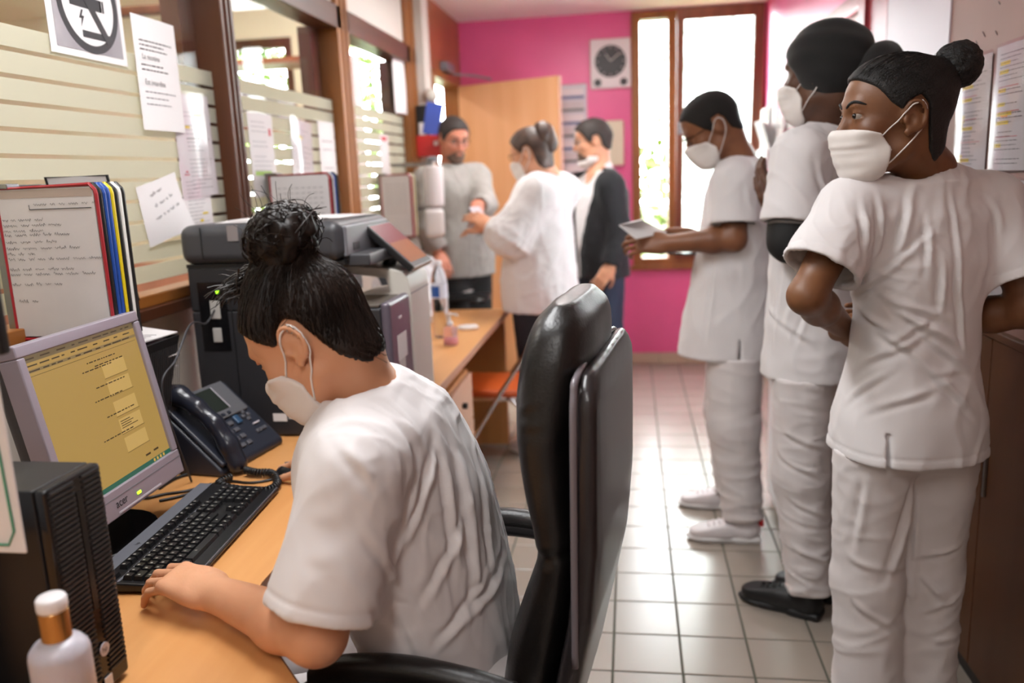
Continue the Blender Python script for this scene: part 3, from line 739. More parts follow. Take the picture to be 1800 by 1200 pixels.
for y in (0.152, 0.140, 0.1305): 
    x = -0.16
    while x < 0.14: w = rg.uniform(0.008, 0.03); tx.append((x, y-0.0012, x+w, y+0.0012)); x += w+rg.uniform(0.004, 0.02)
for y, x0 in ((0.110, -0.01), (0.100, 0.01), (0.096, -0.03), (0.060, -0.005), (0.036, -0.02), (0.0, 0.0), (-0.04, -0.03)):
    x = x0
    while x < x0+0.09: w = rg.uniform(0.004, 0.014); tx.append((x, y-0.0011, x+w, y+0.0011)); x += w+0.003
for k in range(4): tx.append((0.034, -0.02-k*0.0045, 0.034+rg.uniform(0.03, 0.06), -0.0185-k*0.0045))
tx += [(0.08, -0.108, 0.098, -0.104), (0.11, -0.107, 0.128, -0.103)]
scr('screen_text', tx, mat('screen_text_ink', (20, 16, 10), 0.4, emit=(84, 66, 36), estr=0.5), 0.0016)
scr('screen_rule', [(0.028, y-0.0185, 0.108, y-0.0178) for y in (0.088, 0.052, 0.010, -0.026, -0.064)]+[(-0.16, 0.1215, 0.16, 0.1222)], MATS['screen_text_ink'], 0.0016)
scr('task_bar', [(-0.166, -0.128, 0.166, -0.119)], mat('screen_taskbar', (10, 30, 24), 0.3, emit=(32, 96, 76), estr=0.8), 0.0016)
scr('task_icon', [(x, -0.1265, x+0.006, -0.1205) for x in (-0.16, 0.10, 0.112, 0.124, 0.136)], mat('screen_icon', (120, 90, 40), 0.3, emit=(200, 160, 70), estr=0.8), 0.002)
me = text_mesh('acer', 0.022, INK); o = link('brand_lettering', me, fr)
loc = mp(-0.062, -0.1625, 0.0086)-V(-1.07, 1.388, DZ); frame_obj(o, loc, mh, mu, mn_)
mo.part('power_led', mbox(0.008, -0.163, 0.02, -0.158, 0.008, 0.0095), MATS['green_led'], fr)
mo.part('button_bar', mbox(-0.06, -0.1745, 0.09, -0.171, 0.008, 0.009), mat('pale_silver', (190, 184, 192), 0.3), fr)
mo.part('stand_neck', MB().tube([mp(0, -0.05, -0.06), V(-1.075, 1.39, DZ+0.02)], [0.03, 0.035], 12), BLK)
fp = [( -1.07+0.12*math.cos(t), 1.39+0.14*math.sin(t)) for t in np.linspace(0, 2*math.pi, 28, endpoint=False)]
mo.part('stand_foot', MB().prism(fp, DZ, DZ+0.016), BLKG, bevel=0.004)

# keyboard with its keys
kb = thing('keyboard', 'black keyboard with a silver strip under the typing hand', 'keyboard', (-0.872, 1.432, DZ), math.radians(94.3))
kbm = MB().add([(-0.232,-0.092,0.004),(0.232,-0.092,0.004),(0.232,0.092,0.004),(-0.232,0.092,0.004),(-0.232,-0.092,0.014),(0.232,-0.092,0.014),(0.232,0.092,0.026),(-0.232,0.092,0.026)],
               [(0,3,2,1),(4,5,6,7),(0,1,5,4),(1,2,6,5),(2,3,7,6),(3,0,4,7)])
KBM = mat('keyboard_black', (20, 20, 22), 0.38)
kbm.build('case', KBM, kb, bevel=0.004)
sl = math.atan2(0.012, 0.184)
def ktop(y): return 0.014+(y+0.092)*math.tan(sl)
KS = mat('keyboard_silver', (118, 120, 128), 0.35, metal=0.3)
for (x0, y0, x1, y1) in ((-0.228, 0.062, 0.228, 0.09), (-0.228, 0.030, 0.10, 0.0345)):
    MB().add([(x0,y0,ktop(y0)+.001),(x1,y0,ktop(y0)+.001),(x1,y1,ktop(y1)+.001),(x0,y1,ktop(y1)+.001)], [(0,1,2,3)]).build('silver_strip', KS, kb)
MB().tube([(-0.225, -0.0895, 0.0148), (0.225, -0.0895, 0.0148)], 0.0016, 6).build('front_highlight_edge', mat('glossy_edge', (90, 92, 100), 0.12), kb)
KEYM = mat('key_black', (26, 26, 28), 0.33)
kcache = {}
def keymesh(w, d):
    k = (round(w, 4), round(d, 4))
    if k not in kcache:
        a, b, t = w/2-0.0009, d/2-0.0009, 0.0022
        vs = [(-a,-b,0),(a,-b,0),(a,b,0),(-a,b,0),(-a+t,-b+t,0.008),(a-t,-b+t,0.008),(a-t,b-t*.6,0.008),(-a+t,b-t*.6,0.008)]
        kcache[k] = mesh('key', vs, [(4,5,6,7),(0,1,5,4),(1,2,6,5),(2,3,7,6),(3,0,4,7)], KEYM)
    return kcache[k]
legend = MB(); U = 0.0188
def key(x, y, w, d=U):
    o = link('key', keymesh(w, d), kb, (x+w/2, y, ktop(y))); o.rotation_euler = (sl, 0, 0)
    z = ktop(y)+0.0083; legend.rect(x+w*0.3, y-0.001, x+w*0.3+0.0035, y+0.0035, z)
x0 = -0.222
for gx, nkeys in ((0, 1), (2, 4), (6.5, 4), (11, 4), (15.3, 3)):
    for i in range(nkeys): key(x0+(gx+i)*U, 0.047, U, 0.0165)
for r, (ws) in enumerate(([1]*13+[2], [1.5]+[1]*12+[1.5], [1.75]+[1]*11+[2.25], [1.25]+[1]*11+[2.75], [1.5, 1, 1.5, 6, 1.5, 1, 1, 1.5])):
    x = x0; y = 0.0195-r*U
    for w in ws: key(x, y, w*U); x += w*U
for r, c in ((0, 3), (1, 3), (4, 3)):
    for i in range(c): key(x0+(15.3+i)*U, 0.0195-r*U, U)
key(x0+16.3*U, 0.0195-3*U, U)
for r in range(5):
    for i in range(4):
        if x0+(18.7+i+1)*U < 0.23: key(x0+(18.7+i)*U, 0.0195-r*U, U)
legend.build('key_legends', mat('legend_grey', (150, 148, 140), 0.6), kb)
me = text_mesh('hp', 0.012, INK); o = link('brand_lettering', me, kb, (-0.09, 0.07, ktop(0.07)+0.0016))
# mouse
ms = thing('computer_mouse', 'small black computer mouse under the right hand', 'mouse', (-0.795, 1.775, DZ), math.radians(100))
f = Fld().u(ell((0, 0, 0.006), (0.03, 0.055, 0.03))).cut(half((0, 0, 0), (0, 0, -1)), 0.003)
implicit('shell', f, (-0.04, -0.065, -0.01), (0.04, 0.065, 0.05), 0.003, BLK, ms)
MB().box((-0.0012, 0.0, 0.0335), (0.0012, 0.03, 0.0365)).build('wheel', MGREY, ms)
# phone
ph = TB('desk_phone', 'dark blue-grey office telephone with handset and small screen', 'telephone', (-1.05, 1.9, DZ))
PB = mat('phone_blue_black', (40, 43, 54), 0.36, bump=0.02, bscale=400)
pa, pb_ = V(-0.958, 1.898, DZ+0.0225), V(-1.1265, 1.898, DZ+0.1735); u = nrm(pb_-pa); nn = nrm(V(u[2], 0, -u[0])); R = np.stack([yy, u, nn], 1)   # local x along Y, y up the slope
def pp(x, y, z=0.0): return pa+yy*x+u*y+nn*z
def pbx(x0, y0, x1, y1, z0, z1): return MB().obox(pp((x0+x1)/2, (y0+y1)/2, (z0+z1)/2), R, ((x1-x0)/2, (y1-y0)/2, (z1-z0)/2))
LP = 0.22
wd = MB(); A = [(-0.955, DZ), (-0.955, DZ+0.018), (-1.125, DZ+0.170), (-1.15, DZ+0.150), (-1.13, DZ)]; n = len(A)
wd.add([(x, 1.765, z) for x, z in A]+[(x, 2.03, z) for x, z in A], [tuple(range(n)), tuple(range(2*n-1, n-1, -1))]+[(i, n+i, n+(i+1) % n, (i+1) % n) for i in range(n)])
ph.part('base', wd, PB, bevel=0.008, seg=3)
gp = ph.part('display_bezel', pbx(-0.055, 0.115, 0.112, 0.222, 0.0, 0.006), mat('phone_bezel_grey', (92, 92, 96), 0.4), bevel=0.003)
ph.part('screen', pbx(-0.045, 0.138, 0.055, 0.212, 0.006, 0.0068), mat('phone_lcd', (34, 40, 34), 0.15), gp)
ph.part('screen_frame_glint', pbx(0.055, 0.138, 0.058, 0.212, 0.006, 0.0075), mat('pale_silver', (190, 184, 192), 0.3), gp)
for i in range(4): ph.part('soft_key', pbx(-0.04+i*0.024, 0.121, -0.03+i*0.024, 0.129, 0.006, 0.009), PB, gp)
BTN = mat('button_grey', (84, 84, 90), 0.4)
for r in range(4):
    for c in range(3): ph.part('button', pbx(-0.045+c*0.026, 0.022+r*0.023, -0.028+c*0.026, 0.034+r*0.023, -0.002, 0.004), BTN, bevel=0.0015)
for x, y in ((0.075, 0.1), (0.095, 0.1), (0.085, 0.112), (0.085, 0.088), (0.075, 0.045), (0.09, 0.045), (0.105, 0.045)): ph.part('round_button', pbx(x-0.006, y-0.005, x+0.006, y+0.005, -0.002, 0.004), BTN, bevel=0.002)
ph.part('rocker', pbx(0.036, 0.085, 0.056, 0.113, -0.001, 0.006), mat('rocker_blue', (44, 74, 104), 0.35), bevel=0.004)
ph.part('headset_key', pbx(0.08, 0.066, 0.105, 0.070, -0.001, 0.004), mat('pale_silver', (190, 184, 192), 0.3))
f = Fld()
pts = [(-0.098, -0.012, 0.018), (-0.098, 0.03, 0.040), (-0.098, 0.09, 0.056), (-0.098, 0.15, 0.055), (-0.098, 0.205, 0.042), (-0.098, 0.235, 0.018)]
rr = [0.026, 0.024, 0.021, 0.021, 0.025, 0.027]
for i in range(5): f.u(rc(pp(*pts[i]), pp(*pts[i+1]), rr[i], rr[i+1]), 0.012)
hs_ = implicit('handset', f, *bounds([pp(*q) for q in pts], 0.05), 0.004, mat('handset_gloss', (34, 36, 46), 0.25), ph.o, base=ph.base)
ph.part('cradle', pbx(-0.13, 0.0, -0.066, 0.222, 0.0, 0.014), PB, bevel=0.006)
ph.o.rotation_euler = (0, 0, -0.16)
# coiled cord and desk cables
cp = np.array(spline([at_z(405, 838, DZ+0.012), at_z(385, 850, DZ+0.012), at_z(420, 860, DZ+0.012), at_z(465, 862, DZ+0.012), at_z(487, 850, DZ+0.012), at_z(478, 832, DZ+0.014), at_z(450, 830, DZ+0.014), at_z(432, 826, DZ+0.016)], 420))
t = np.gradient(cp, axis=0); t /= np.linalg.norm(t, axis=1)[:, None]; sx = np.cross(t, V(0, 0, 1)); sx /= np.linalg.norm(sx, axis=1)[:, None]; sy = np.cross(sx, t)
ang = np.arange(len(cp))*0.62
co = TB('coiled_cord', 'black coiled telephone cord looped on the desk', 'cord', tuple(at_z(440, 855, DZ)))
co.part('coil', MB().tube(list(cp+0.0075*(np.cos(ang)[:, None]*sx+np.sin(ang)[:, None]*sy)), 0.0028, 5), BLK, smooth=True)
def cable(label, pts, r=0.003, m=BLK):
    p0 = pts[0]; c = TB('cable', label, 'cable', tuple(p0)); c.part('sheath', MB().tube(spline(pts, 60), r, 6), m, smooth=True)
cable('thin black mouse cable running to the coiled cord', [at_z(507, 832, DZ+0.01), at_z(480, 842, DZ+.004), at_z(440, 848, DZ+.004), at_z(390, 846, DZ+.004), at_z(330, 868, DZ+.004), at_z(280, 880, DZ+.004)])
cable('black cable lying behind the keyboard, nearest to it', [at_z(372, 850, DZ+.004), at_z(330, 862, DZ+.004), at_z(290, 868, DZ+.004), at_z(255, 875, DZ+.004), at_z(230, 868, DZ+.004)])
cable('black cable between monitor foot and telephone', [at_z(400, 815, DZ+.004), at_z(350, 828, DZ+.004), at_z(310, 840, DZ+.004), at_z(280, 858, DZ+.004)], 0.004)
cable('bundle cable under the telephone, curling', [at_z(355, 790, DZ+.01), at_z(325, 785, DZ+.02), at_z(312, 800, DZ+.02), at_z(330, 815, DZ+.006), at_z(345, 800, DZ+.006)], 0.004)
cable('thin grey cable hanging from the printer socket to the desk', [V(-1.12, 2.066, 1.09), V(-1.13, 2.03, 1.06), at_x(335, 570, -1.06), at_x(310, 630, -1.04), at_x(285, 690, -1.04), V(-1.04, 1.72, DZ+0.003)], 0.0025, DGREY)

# computer tower
tw = TB('computer_tower', 'black desktop computer case standing left of the keyboard', 'computer', (-0.91, 0.928, DZ))
tx0, tx1, ty0, ty1, tz1 = -1.09, -0.745, 0.874, 0.984, 1.053
tw.box('case', (tx0, ty0, DZ+0.008), (tx1, ty1, tz1), mat('case_black', (20, 20, 23), 0.4), bevel=0.003)
fp_ = tw.box('front_panel', (tx1, ty0, DZ+0.006), (tx1+0.018, ty1, tz1), BLKG, bevel=0.005)
for i in range(40):
    z = DZ+0.03+i*0.0073
    for (ya, yb) in ((ty0+0.006, ty0+0.05), (ty0+0.068, ty1-0.006)): 
        if yb-ya > 0: tw.box('vent_slat', (tx1+0.0178, ya, z), (tx1+0.0205, yb, z+0.0032), mat('vent_dark', (34, 33, 36), 0.45), fp_)
tw.box('drive_slot', (tx1+0.0178, ty0+0.054, 0.86), (tx1+0.0195, ty0+0.064, 1.03), mat('slot_black', (10, 10, 11), 0.3), fp_)
lo_ = tw.part('brand_disc', MB().ring((0, 0), 0, 0.0095, 0, 0.0015, 24), mat('pale_silver', (190, 184, 192), 0.3), fp_)
lo_.location = tuple(V(tx1+0.021, ty0+0.059, 0.80)); lo_.rotation_euler = (0, math.radians(90), 0); lo_.data.transform(Matrix.Translation(Vector(tw.base)))
lo_.location = (tx1+0.021-tw.base[0], ty0+0.059-tw.base[1], 0.80-tw.base[2])
me = text_mesh('hp', 0.011, INK); o = link('brand_lettering', me, fp_); frame_obj(o, V(tx1+0.0227, ty0+0.053, 0.797)-tw.base, V(0, 1, 0), V(0, 0, 1), V(1, 0, 0))
tw.box('sticker', (tx1+0.0195, ty0+0.052, 0.742), (tx1+0.0207, ty0+0.068, 0.758), PAPER, fp_)
tw.box('label', (-0.98, ty0+0.03, tz1), (-0.90, ty0+0.045, tz1+0.0006), PAPER); tw.box('label', (-0.97, ty0+0.055, tz1), (-0.84, ty0+0.07, tz1+0.0006), mat('dark_blue_label', (50, 54, 72), 0.4))
for x in (-1.05, -0.80):
    for y in (ty0+0.02, ty1-0.02): tw.box('foot', (x-0.012, y-0.01, DZ), (x+0.012, y+0.01, DZ+0.008), BLK)
# hand gel bottle in the front corner
bp = at_y(92, 1100, 0.815); gb = thing('pump_bottle', 'translucent white bottle with a gold collar and white cap in the front corner', 'bottle', (bp[0]+0.004, bp[1], DZ))
hb = at_y(85, 1047, 0.815)[2]-DZ
MB().lathe([(0.0, 0.0), (0.030, 0.0), (0.0345, 0.004), (0.0345, hb-0.075), (0.033, hb-0.068), (0.027, hb-0.060), (0.0165, hb-0.054)], 32).build('body', mat('milky_plastic', (198, 194, 204), 0.35, sss=0.2, trans=0.15), gb, smooth=True)
MB().lathe([(0.0165, hb-0.056), (0.017, hb-0.055), (0.017, hb-0.018), (0.0155, hb-0.016)], 28).build('collar', mat('gold_metal', (176, 140, 92), 0.25, metal=0.9), gb, smooth=False)
MB().lathe([(0.0165, hb-0.018), (0.0175, hb-0.014), (0.0172, hb-0.003), (0.015, hb), (0.004, hb)], 28).build('cap', mat('white_plastic', (224, 220, 222), 0.35), gb, smooth=True)

# flip racks: coloured pockets hinged at the glass
def rack(label, xh, y0, ztop, cols, tilt=0.0, w=0.225, h=0.315, fan=0.0, content=None, clip=True):
    t = TB('flip_rack', label, 'document rack', (xh, y0, ztop-h))
    t.part('bracket', MB().box((xh-0.012, y0-0.004, ztop-h-0.01), (xh+0.004, y0+0.02*len(cols), ztop+0.004)), STEEL, bevel=0.002)
    if clip: t.part('clip', MB().box((xh-0.012, y0-0.006, ztop-0.004), (xh+0.035, y0+0.03, ztop+0.006)), STEEL, bevel=0.002)
    for k, cname in enumerate(cols):
        an = fan*k; yk = y0+0.012*k
        u_ = V(math.cos(an), math.sin(an), 0); v_ = V(0, 0, 1); n_ = np.cross(u_, v_)
        Rk = np.stack([u_, v_, n_], 1); o_ = V(xh, yk, ztop-h)
        def q(x, z, d=0): return o_+u_*x+v_*z+n_*d
        fr = MB(); path = [q(0.004, 0.004), q(0.004, h-0.004), q(w-0.012, h-0.001), q(w-0.002, h-0.012), q(w, h-0.02), q(w, 0.0), q(0.004, 0.0)]
        fr.tube(path, 0.0042, 6)
        pk = t.part('pocket', fr, mat('rack_'+cname, {'red': (150, 30, 38), 'green': (10, 98, 70), 'blue': (24, 70, 150), 'yellow': (214, 190, 24), 'white': (222, 220, 214), 'black': (22, 22, 22)}[cname], 0.35))
        sh = MB().obox(q(w/2, h/2), Rk, (w/2-0.006, h/2-0.006, 0.0008)); t.part('sheet', sh, PAPERG, pk)
        if k == 0 and content: content(t, pk, q, w, h)
    return t
def handwriting(b, x, y, ln, q, hgt=0.0045, seed=0, sl=0.0):
    r = random.Random(seed); pts = []; cx = x
    while cx < x+ln:
        wl = r.uniform(0.012, 0.034); pts = []; n = max(4, int(wl/0.0016))
        for i in range(n):
            pts.append(q(cx+i*wl/n, y+sl*(cx+i*wl/n-x)+hgt*(0.5*math.sin(i*1.9+r.uniform(-.5, .5))+(0.5 if r.random() < 0.12 else 0)), 0.0016))
        b.tube(pts, 0.00035, 3, cap=False); cx += wl+r.uniform(0.004, 0.008)
def contA(t, pk, q, w, h):
    b = MB()
    for i, (x0, y, ln) in enumerate(((0.075, 0.277, 0.14), (0.0, 0.247, 0.10), (0.0, 0.236, 0.125), (0.0, 0.225, 0.065), (0.0, 0.2165, 0.115), (0.0, 0.202, 0.112), (0.0, 0.189, 0.15), (0.0, 0.178, 0.062), (0.0, 0.167, 0.185), (0.0, 0.146, 0.13), (0.0, 0.136, 0.175), (0.0, 0.115, 0.118), (0.01, 0.08, 0.05))):
        handwriting(b, x0+0.01, y, ln, q, seed=i)
    t.part('handwriting', b, INK, pk)
    g = MB(); g.tube([q(0.075, 0.277, 0.0018), q(0.075, 0.268, 0.0018), q(0.212, 0.268, 0.0018)], 0.0007, 4); t.part('green_underline', g, mat('rack_green', (0, 0, 0)), pk)
    t.part('clear_top', MB().obox(q(w/2, h-0.016, 0.001), np.stack([V(1, 0, 0), V(0, 0, 1), V(0, -1, 0)], 1), (w/2-0.008, 0.008, 0.0004)), mat('pocket_glint', (176, 160, 150), 0.2), pk)
pA = at_y(166, 322, 1.535)
rA = rack('flip rack with red, blue and yellow edged pockets showing handwritten notes above the monitor', pA[0]-0.225, 1.535, pA[2], ['red', 'green', 'blue', 'blue', 'yellow', 'green', 'white', 'black'], fan=0.0035, content=contA)
def contB(t, pk, q, w, h):
    b = MB()
    for i in range(9):
        for x in np.arange(0.03, w-0.03, 0.022): b.add([q(x, h-0.05-i*0.018, .0016), q(x+0.014, h-0.05-i*0.018, .0016), q(x+0.014, h-0.048-i*0.018, .0016), q(x, h-0.048-i*0.018, .0016)], [(0, 1, 2, 3)])
    t.part('print', b, INKL, pk)
pB = at_y(433, 309, 2.80); rack('flip rack with a red edged pocket behind the printer', max(pB[0], -1.262), 2.80, pB[2], ['red', 'green', 'white', 'blue', 'green', 'green'], fan=0.016, content=contB)
pC = at_y(632, 309, 4.15); rack('flip rack with pale pockets farthest along the glass', max(pC[0], -1.262), 4.12, pC[2], ['red', 'red', 'white', 'green', 'yellow', 'white'], fan=0.05, content=contB, w=0.16)
# the loose green pocket tilted behind rack A
tl = TB('tilted_pocket', 'green edged pocket tilted out behind the front flip rack', 'document pocket', at_y(240, 527, 1.74))
A_, B_, C_, D_ = at_y(80, 312, 1.68), at_y(188, 308, 1.70), at_y(243, 527, 1.74), at_y(150, 540, 1.72)
tl.part('frame', MB().tube([A_, B_, C_, D_], 0.0035, 6, closed=True), MATS['rack_green'])
sh = MB(); e = V(0, 0.001, 0); sh.add([A_-e, B_-e, C_-e, D_-e, A_+e, B_+e, C_+e, D_+e], [(0, 3, 2, 1), (4, 5, 6, 7), (0, 1, 5, 4), (1, 2, 6, 5), (2, 3, 7, 6), (3, 0, 4, 7)]); tl.part('sheet', sh, PAPERG)
b = MB()
for k in range(6):
    p = at_y(216+k*3, 430+k*17, 1.715); b.obox(p-V(0, 0.006, 0), np.eye(3), (0.012, 0.0003, 0.0012))
tl.part('print', b, INKL)
# pocket with green border and red writing at the left edge of the frame
np_ = TB('document_stand', 'green bordered notice with red handwriting at the very front left', 'document stand', (-0.85, 0.845, DZ))
zr0, zr1, xr = 0.985, 1.24, at_y(25, 850, 0.842)[0]
np_.part('board', MB().box((xr-0.24, 0.842, zr0), (xr, 0.846, zr1)), PAPER, bevel=0.002)
np_.part('green_border', MB().tube([(xr-0.014, 0.8405, zr1-0.03), (xr-0.010, 0.8405, zr0+0.03), (xr-0.02, 0.8405, zr0+0.012), (xr-0.22, 0.8405, zr0+0.010)], 0.0016, 5), mat('border_green', (70, 150, 120), 0.5))
b = MB(); handwriting(b, xr-0.12, zr0+0.085, 0.085, lambda x, y, d: V(x, 0.8412, y), 0.012, 3); b.tube([(xr-0.05, 0.841, zr0+0.065), (xr-0.045, 0.841, zr0+0.035)], 0.0012, 4)
np_.part('red_writing', b, INKR); np_.part('line', MB().box((xr-0.12, 0.8408, zr0+0.072), (xr-0.028, 0.8416, zr0+0.0735)), INK)
np_.part('leg', MB().box((xr-0.14, 0.835, DZ), (xr-0.10, 0.858, zr0+0.03)), BLK, bevel=0.003); np_.part('foot', MB().box((xr-0.19, 0.79, DZ), (xr-0.05, 0.862, DZ+0.01)), BLK, bevel=0.003)
np_.part('clip', MB().box((xr-0.06, 0.836, zr1-0.005), (xr+0.018, 0.852, zr1+0.085)), BLK, bevel=0.004)
# letter tray
tr = TB('letter_tray', 'black mesh document tray full of papers behind the monitor', 'tray', (-1.16, 1.83, DZ))
def tap(x0, x1, y0, y1, z0, X0, X1, Y0_, Y1_, z1): return MB().add([(x0,y0,z0),(x1,y0,z0),(x1,y1,z0),(x0,y1,z0),(X0,Y0_,z1),(X1,Y0_,z1),(X1,Y1_,z1),(X0,Y1_,z1)], [(0,3,2,1),(0,1,5,4),(1,2,6,5),(2,3,7,6),(3,0,4,7)])
o = tr.part('basket', tap(-1.22, -1.13, 1.60, 1.72, DZ, -1.26, -1.085, 1.56, 1.82, 1.07), BLK); o.modifiers.new('thick', 'SOLIDIFY').thickness = 0.004
for k in range(22):
    y = 1.60+k*0.0085; tr.part('mesh_wire', MB().tube([(-1.108, y+0.03, 0.86), (-1.0865, y+0.04, 1.05)], 0.0008, 4), DGREY)
for k in range(6):
    z = 1.0+k*0.017; an = 0.1*math.sin(k*2.3); Rk = np.array([[math.cos(an), -math.sin(an), 0], [math.sin(an), math.cos(an), 0], [0, 0, 1]])
    s = TB('loose_sheet', ['lowest sheet in the letter tray', 'second sheet from the bottom of the letter tray', 'third sheet from the bottom of the letter tray', 'buff envelope lying in the letter tray', 'lilac sheet under the top of the letter tray', 'printed sheet lying on top of the letter tray'][k], 'paper', (-1.17, 1.70, z))
    s.part('sheet', MB().obox((-1.17, 1.70, z), Rk @ np.array([[math.cos(.12), 0, math.sin(.12)], [0, 1, 0], [-math.sin(.12), 0, math.cos(.12)]]), (0.072, 0.125, 0.0012)), [PAPERG, PAPER, PAPERG, mat('buff_paper', (190, 160, 116), 0.7), mat('lilac_paper', (180, 168, 186), 0.7), PAPERG][k])
    if k == 5:
        b = MB()
        for j in range(7): b.obox((-1.13+j*0.002, 1.62+j*0.018, z+0.0025), np.eye(3), (0.03, 0.0012, 0.0004))
        s.part('print', b, INKL)

# things on the counter
wb_p = at_z(777, 592, DZ); wb = thing('water_bottle', 'clear plastic water bottle with a blue and white label on the counter', 'bottle', tuple(wb_p))
hw = at_y(772, 458, wb_p[1])[2]-DZ; rw = 0.036
PET = mat('clear_plastic', (236, 240, 244), 0.06, trans=1.0, ior=1.15)
MB().lathe([(0.0, 0.001), (rw*0.8, 0.0), (rw, 0.01), (rw, hw*0.30), (rw*0.95, hw*0.33), (rw, hw*0.36), (rw, hw*0.74), (rw*0.75, hw*0.86), (0.014, hw*0.93), (0.014, hw*0.95)], 28).build('body', PET, wb, smooth=True)
MB().lathe([(rw+0.0006, hw*0.52), (rw+0.0008, hw*0.52), (rw+0.0008, hw*0.70), (rw+0.0006, hw*0.70)], 28).build('label', mat('bottle_label_white', (206, 208, 220), 0.4), wb)
lb = MB()
for j in range(6):
    a0 = math.radians(-150+j*12); a1 = a0+math.radians(12.2); r_ = rw+0.0014
    lb.add([(r_*math.cos(a0), r_*math.sin(a0), hw*0.54), (r_*math.cos(a1), r_*math.sin(a1), hw*0.54), (r_*math.cos(a1), r_*math.sin(a1), hw*0.68), (r_*math.cos(a0), r_*math.sin(a0), hw*0.68)], [(0, 1, 2, 3)])
lb.build('label_print', mat('label_blue', (40, 90, 170), 0.4), wb)
MB().lathe([(0.016, hw*0.94), (0.0165, hw*0.945), (0.0165, hw*0.995), (0.014, hw)], 20).build('cap', mat('white_plastic', (224, 220, 222), 0.35), wb, smooth=True)
gp_ = at_z(793, 606, DZ); gl = thing('gel_dispenser', 'small pump dispenser with pinkish gel beside the water bottle', 'dispenser', tuple(gp_))
MB().lathe([(0, 0.0005), (0.028, 0), (0.030, 0.004), (0.030, 0.065), (0.024, 0.076), (0.012, 0.082)], 24).build('body', mat('pinkish_clear', (244, 214, 218), 0.1, trans=0.8, ior=1.2), gl, smooth=True)
MB().lathe([(0, 0.003), (0.0275, 0.003), (0.0275, 0.03)], 24).build('gel', mat('pink_gel', (236, 160, 170), 0.3), gl, smooth=True)
pmp = MB().lathe([(0.013, 0.080), (0.013, 0.098), (0.005, 0.100), (0.005, 0.125), (0.009, 0.127), (0.009, 0.136)], 16); pmp.tube([(0, 0, 0.131), (0.03, -0.01, 0.131), (0.036, -0.012, 0.124)], 0.005, 8); pmp.build('pump', mat('white_plastic', (224, 220, 222), 0.35), gl, smooth=True)
tp_ = at_z(822, 578, DZ); ts = thing('crumpled_tissue', 'crumpled white tissue on the counter by the gel pump', 'tissue', tuple(tp_))
f = Fld().u(ell((0, 0, 0.008), (0.05, 0.035, 0.012))); implicit('sheet', f, (-.07, -.06, -.01), (.07, .06, .05), 0.004, PAPER, ts, disp=lambda P, N: 0.006*ridge(P, 4, 60))
k2 = at_z(822, 526, DZ); kk = thing('keyboard', 'small black keyboard lying at the far end of the counter', 'keyboard', tuple(k2), 0.05)
MB().add([(-.13,-.055,0),(.13,-.055,0),(.13,.055,0),(-.13,.055,0),(-.13,-.055,.012),(.13,-.055,.012),(.13,.055,.028),(-.13,.055,.028)], [(0,3,2,1),(4,5,6,7),(0,1,5,4),(1,2,6,5),(2,3,7,6),(3,0,4,7)]).build('case', KBM, kk, bevel=0.004)
for r in range(5): MB().box((-.12, -.048+r*.02, .014+r*.003), (.12, -.032+r*.02, .018+r*.003)).build('key_row', KEYM, kk, bevel=0.001)
k3 = at_z(838, 533, DZ); kp = thing('computer_mouse', 'black mouse in front of the far small keyboard', 'mouse', tuple(k3))
implicit('shell', Fld().u(ell((0, 0, 0.004), (0.05, 0.03, 0.03))).cut(half((0, 0, 0), (0, 0, -1)), 0.003), (-.06, -.04, -.01), (.06, .04, .05), 0.004, BLKG, kp)
pc_ = thing('paper_pad', 'white note paper lying on the far keyboard', 'paper', tuple(at_z(815, 512, DZ+0.03)))
MB().box((-.06, -.035, -.002), (.05, .035, .004)).build('sheet', PAPER, pc_)
# small screen behind the printer panel
sm_ = TB('small_monitor', 'small dark monitor standing behind the touch panel of the printer', 'monitor', (-0.93, 2.98, DZ))
sm_.part('panel', MB().obox((-0.905, 2.98, 1.10), np.array([[.94, -.1, -.33], [.1, .99, 0], [.33, 0, .94]]), (0.016, 0.15, 0.13)), DGREY, bevel=0.004)
sm_.part('screen', MB().obox((-0.888, 2.982, 1.103), np.array([[.94, -.1, -.33], [.1, .99, 0], [.33, 0, .94]]), (0.0015, 0.14, 0.115)), mat('brown_screen', (70, 52, 46), 0.2, emit=(90, 66, 58), estr=0.4))
sm_.part('neck', MB().box((-0.95, 2.95, DZ), (-0.92, 3.01, 1.02)), BLK); sm_.part('foot', MB().box((-1.02, 2.88, DZ), (-0.84, 3.08, DZ+0.012)), BLK, bevel=0.004)
# wall-side dispensers near the third post
bx = TB('leaflet_holder', 'blue leaflets in a black holder on the far wooden post', 'leaflet holder', (-1.20, 4.90, 1.42))
a, b = at_y(738, 182, 4.86), at_y(774, 236, 4.86)
bx.part('holder', MB().box((-1.245, 4.86, b[2]-0.01), (a[0]+0.04, 4.93, a[2]-0.01)), BLK, bevel=0.004)
bx.part('leaflet', MB().obox(((a[0]+b[0])/2+0.02, 4.85, (a[2]+b[2])/2), np.array([[.97, 0, .2], [0, 1, 0], [-.2, 0, .97]]), (0.05, 0.006, 0.092)), mat('leaflet_blue', (64, 86, 176), 0.5))
bx.part('card', MB().box((a[0]-0.01, 4.846, b[2]), (a[0]+0.03, 4.858, b[2]+0.07)), PAPER)
a, b = at_y(741, 238, 4.84), at_y(777, 274, 4.84)
rb = TB('red_box', 'red box hung on the far wooden post below the blue leaflets', 'box', (-1.21, 4.9, b[2]))
rb.part('body', MB().box((-1.245, 4.84, b[2]), (b[0], 4.93, a[2])), mat('red_plastic', (196, 34, 36), 0.4), bevel=0.006); rb.part('emblem', MB().box((b[0]-0.045, 4.838, a[2]-0.06), (b[0]-0.02, 4.841, a[2]-0.035)), PAPER)
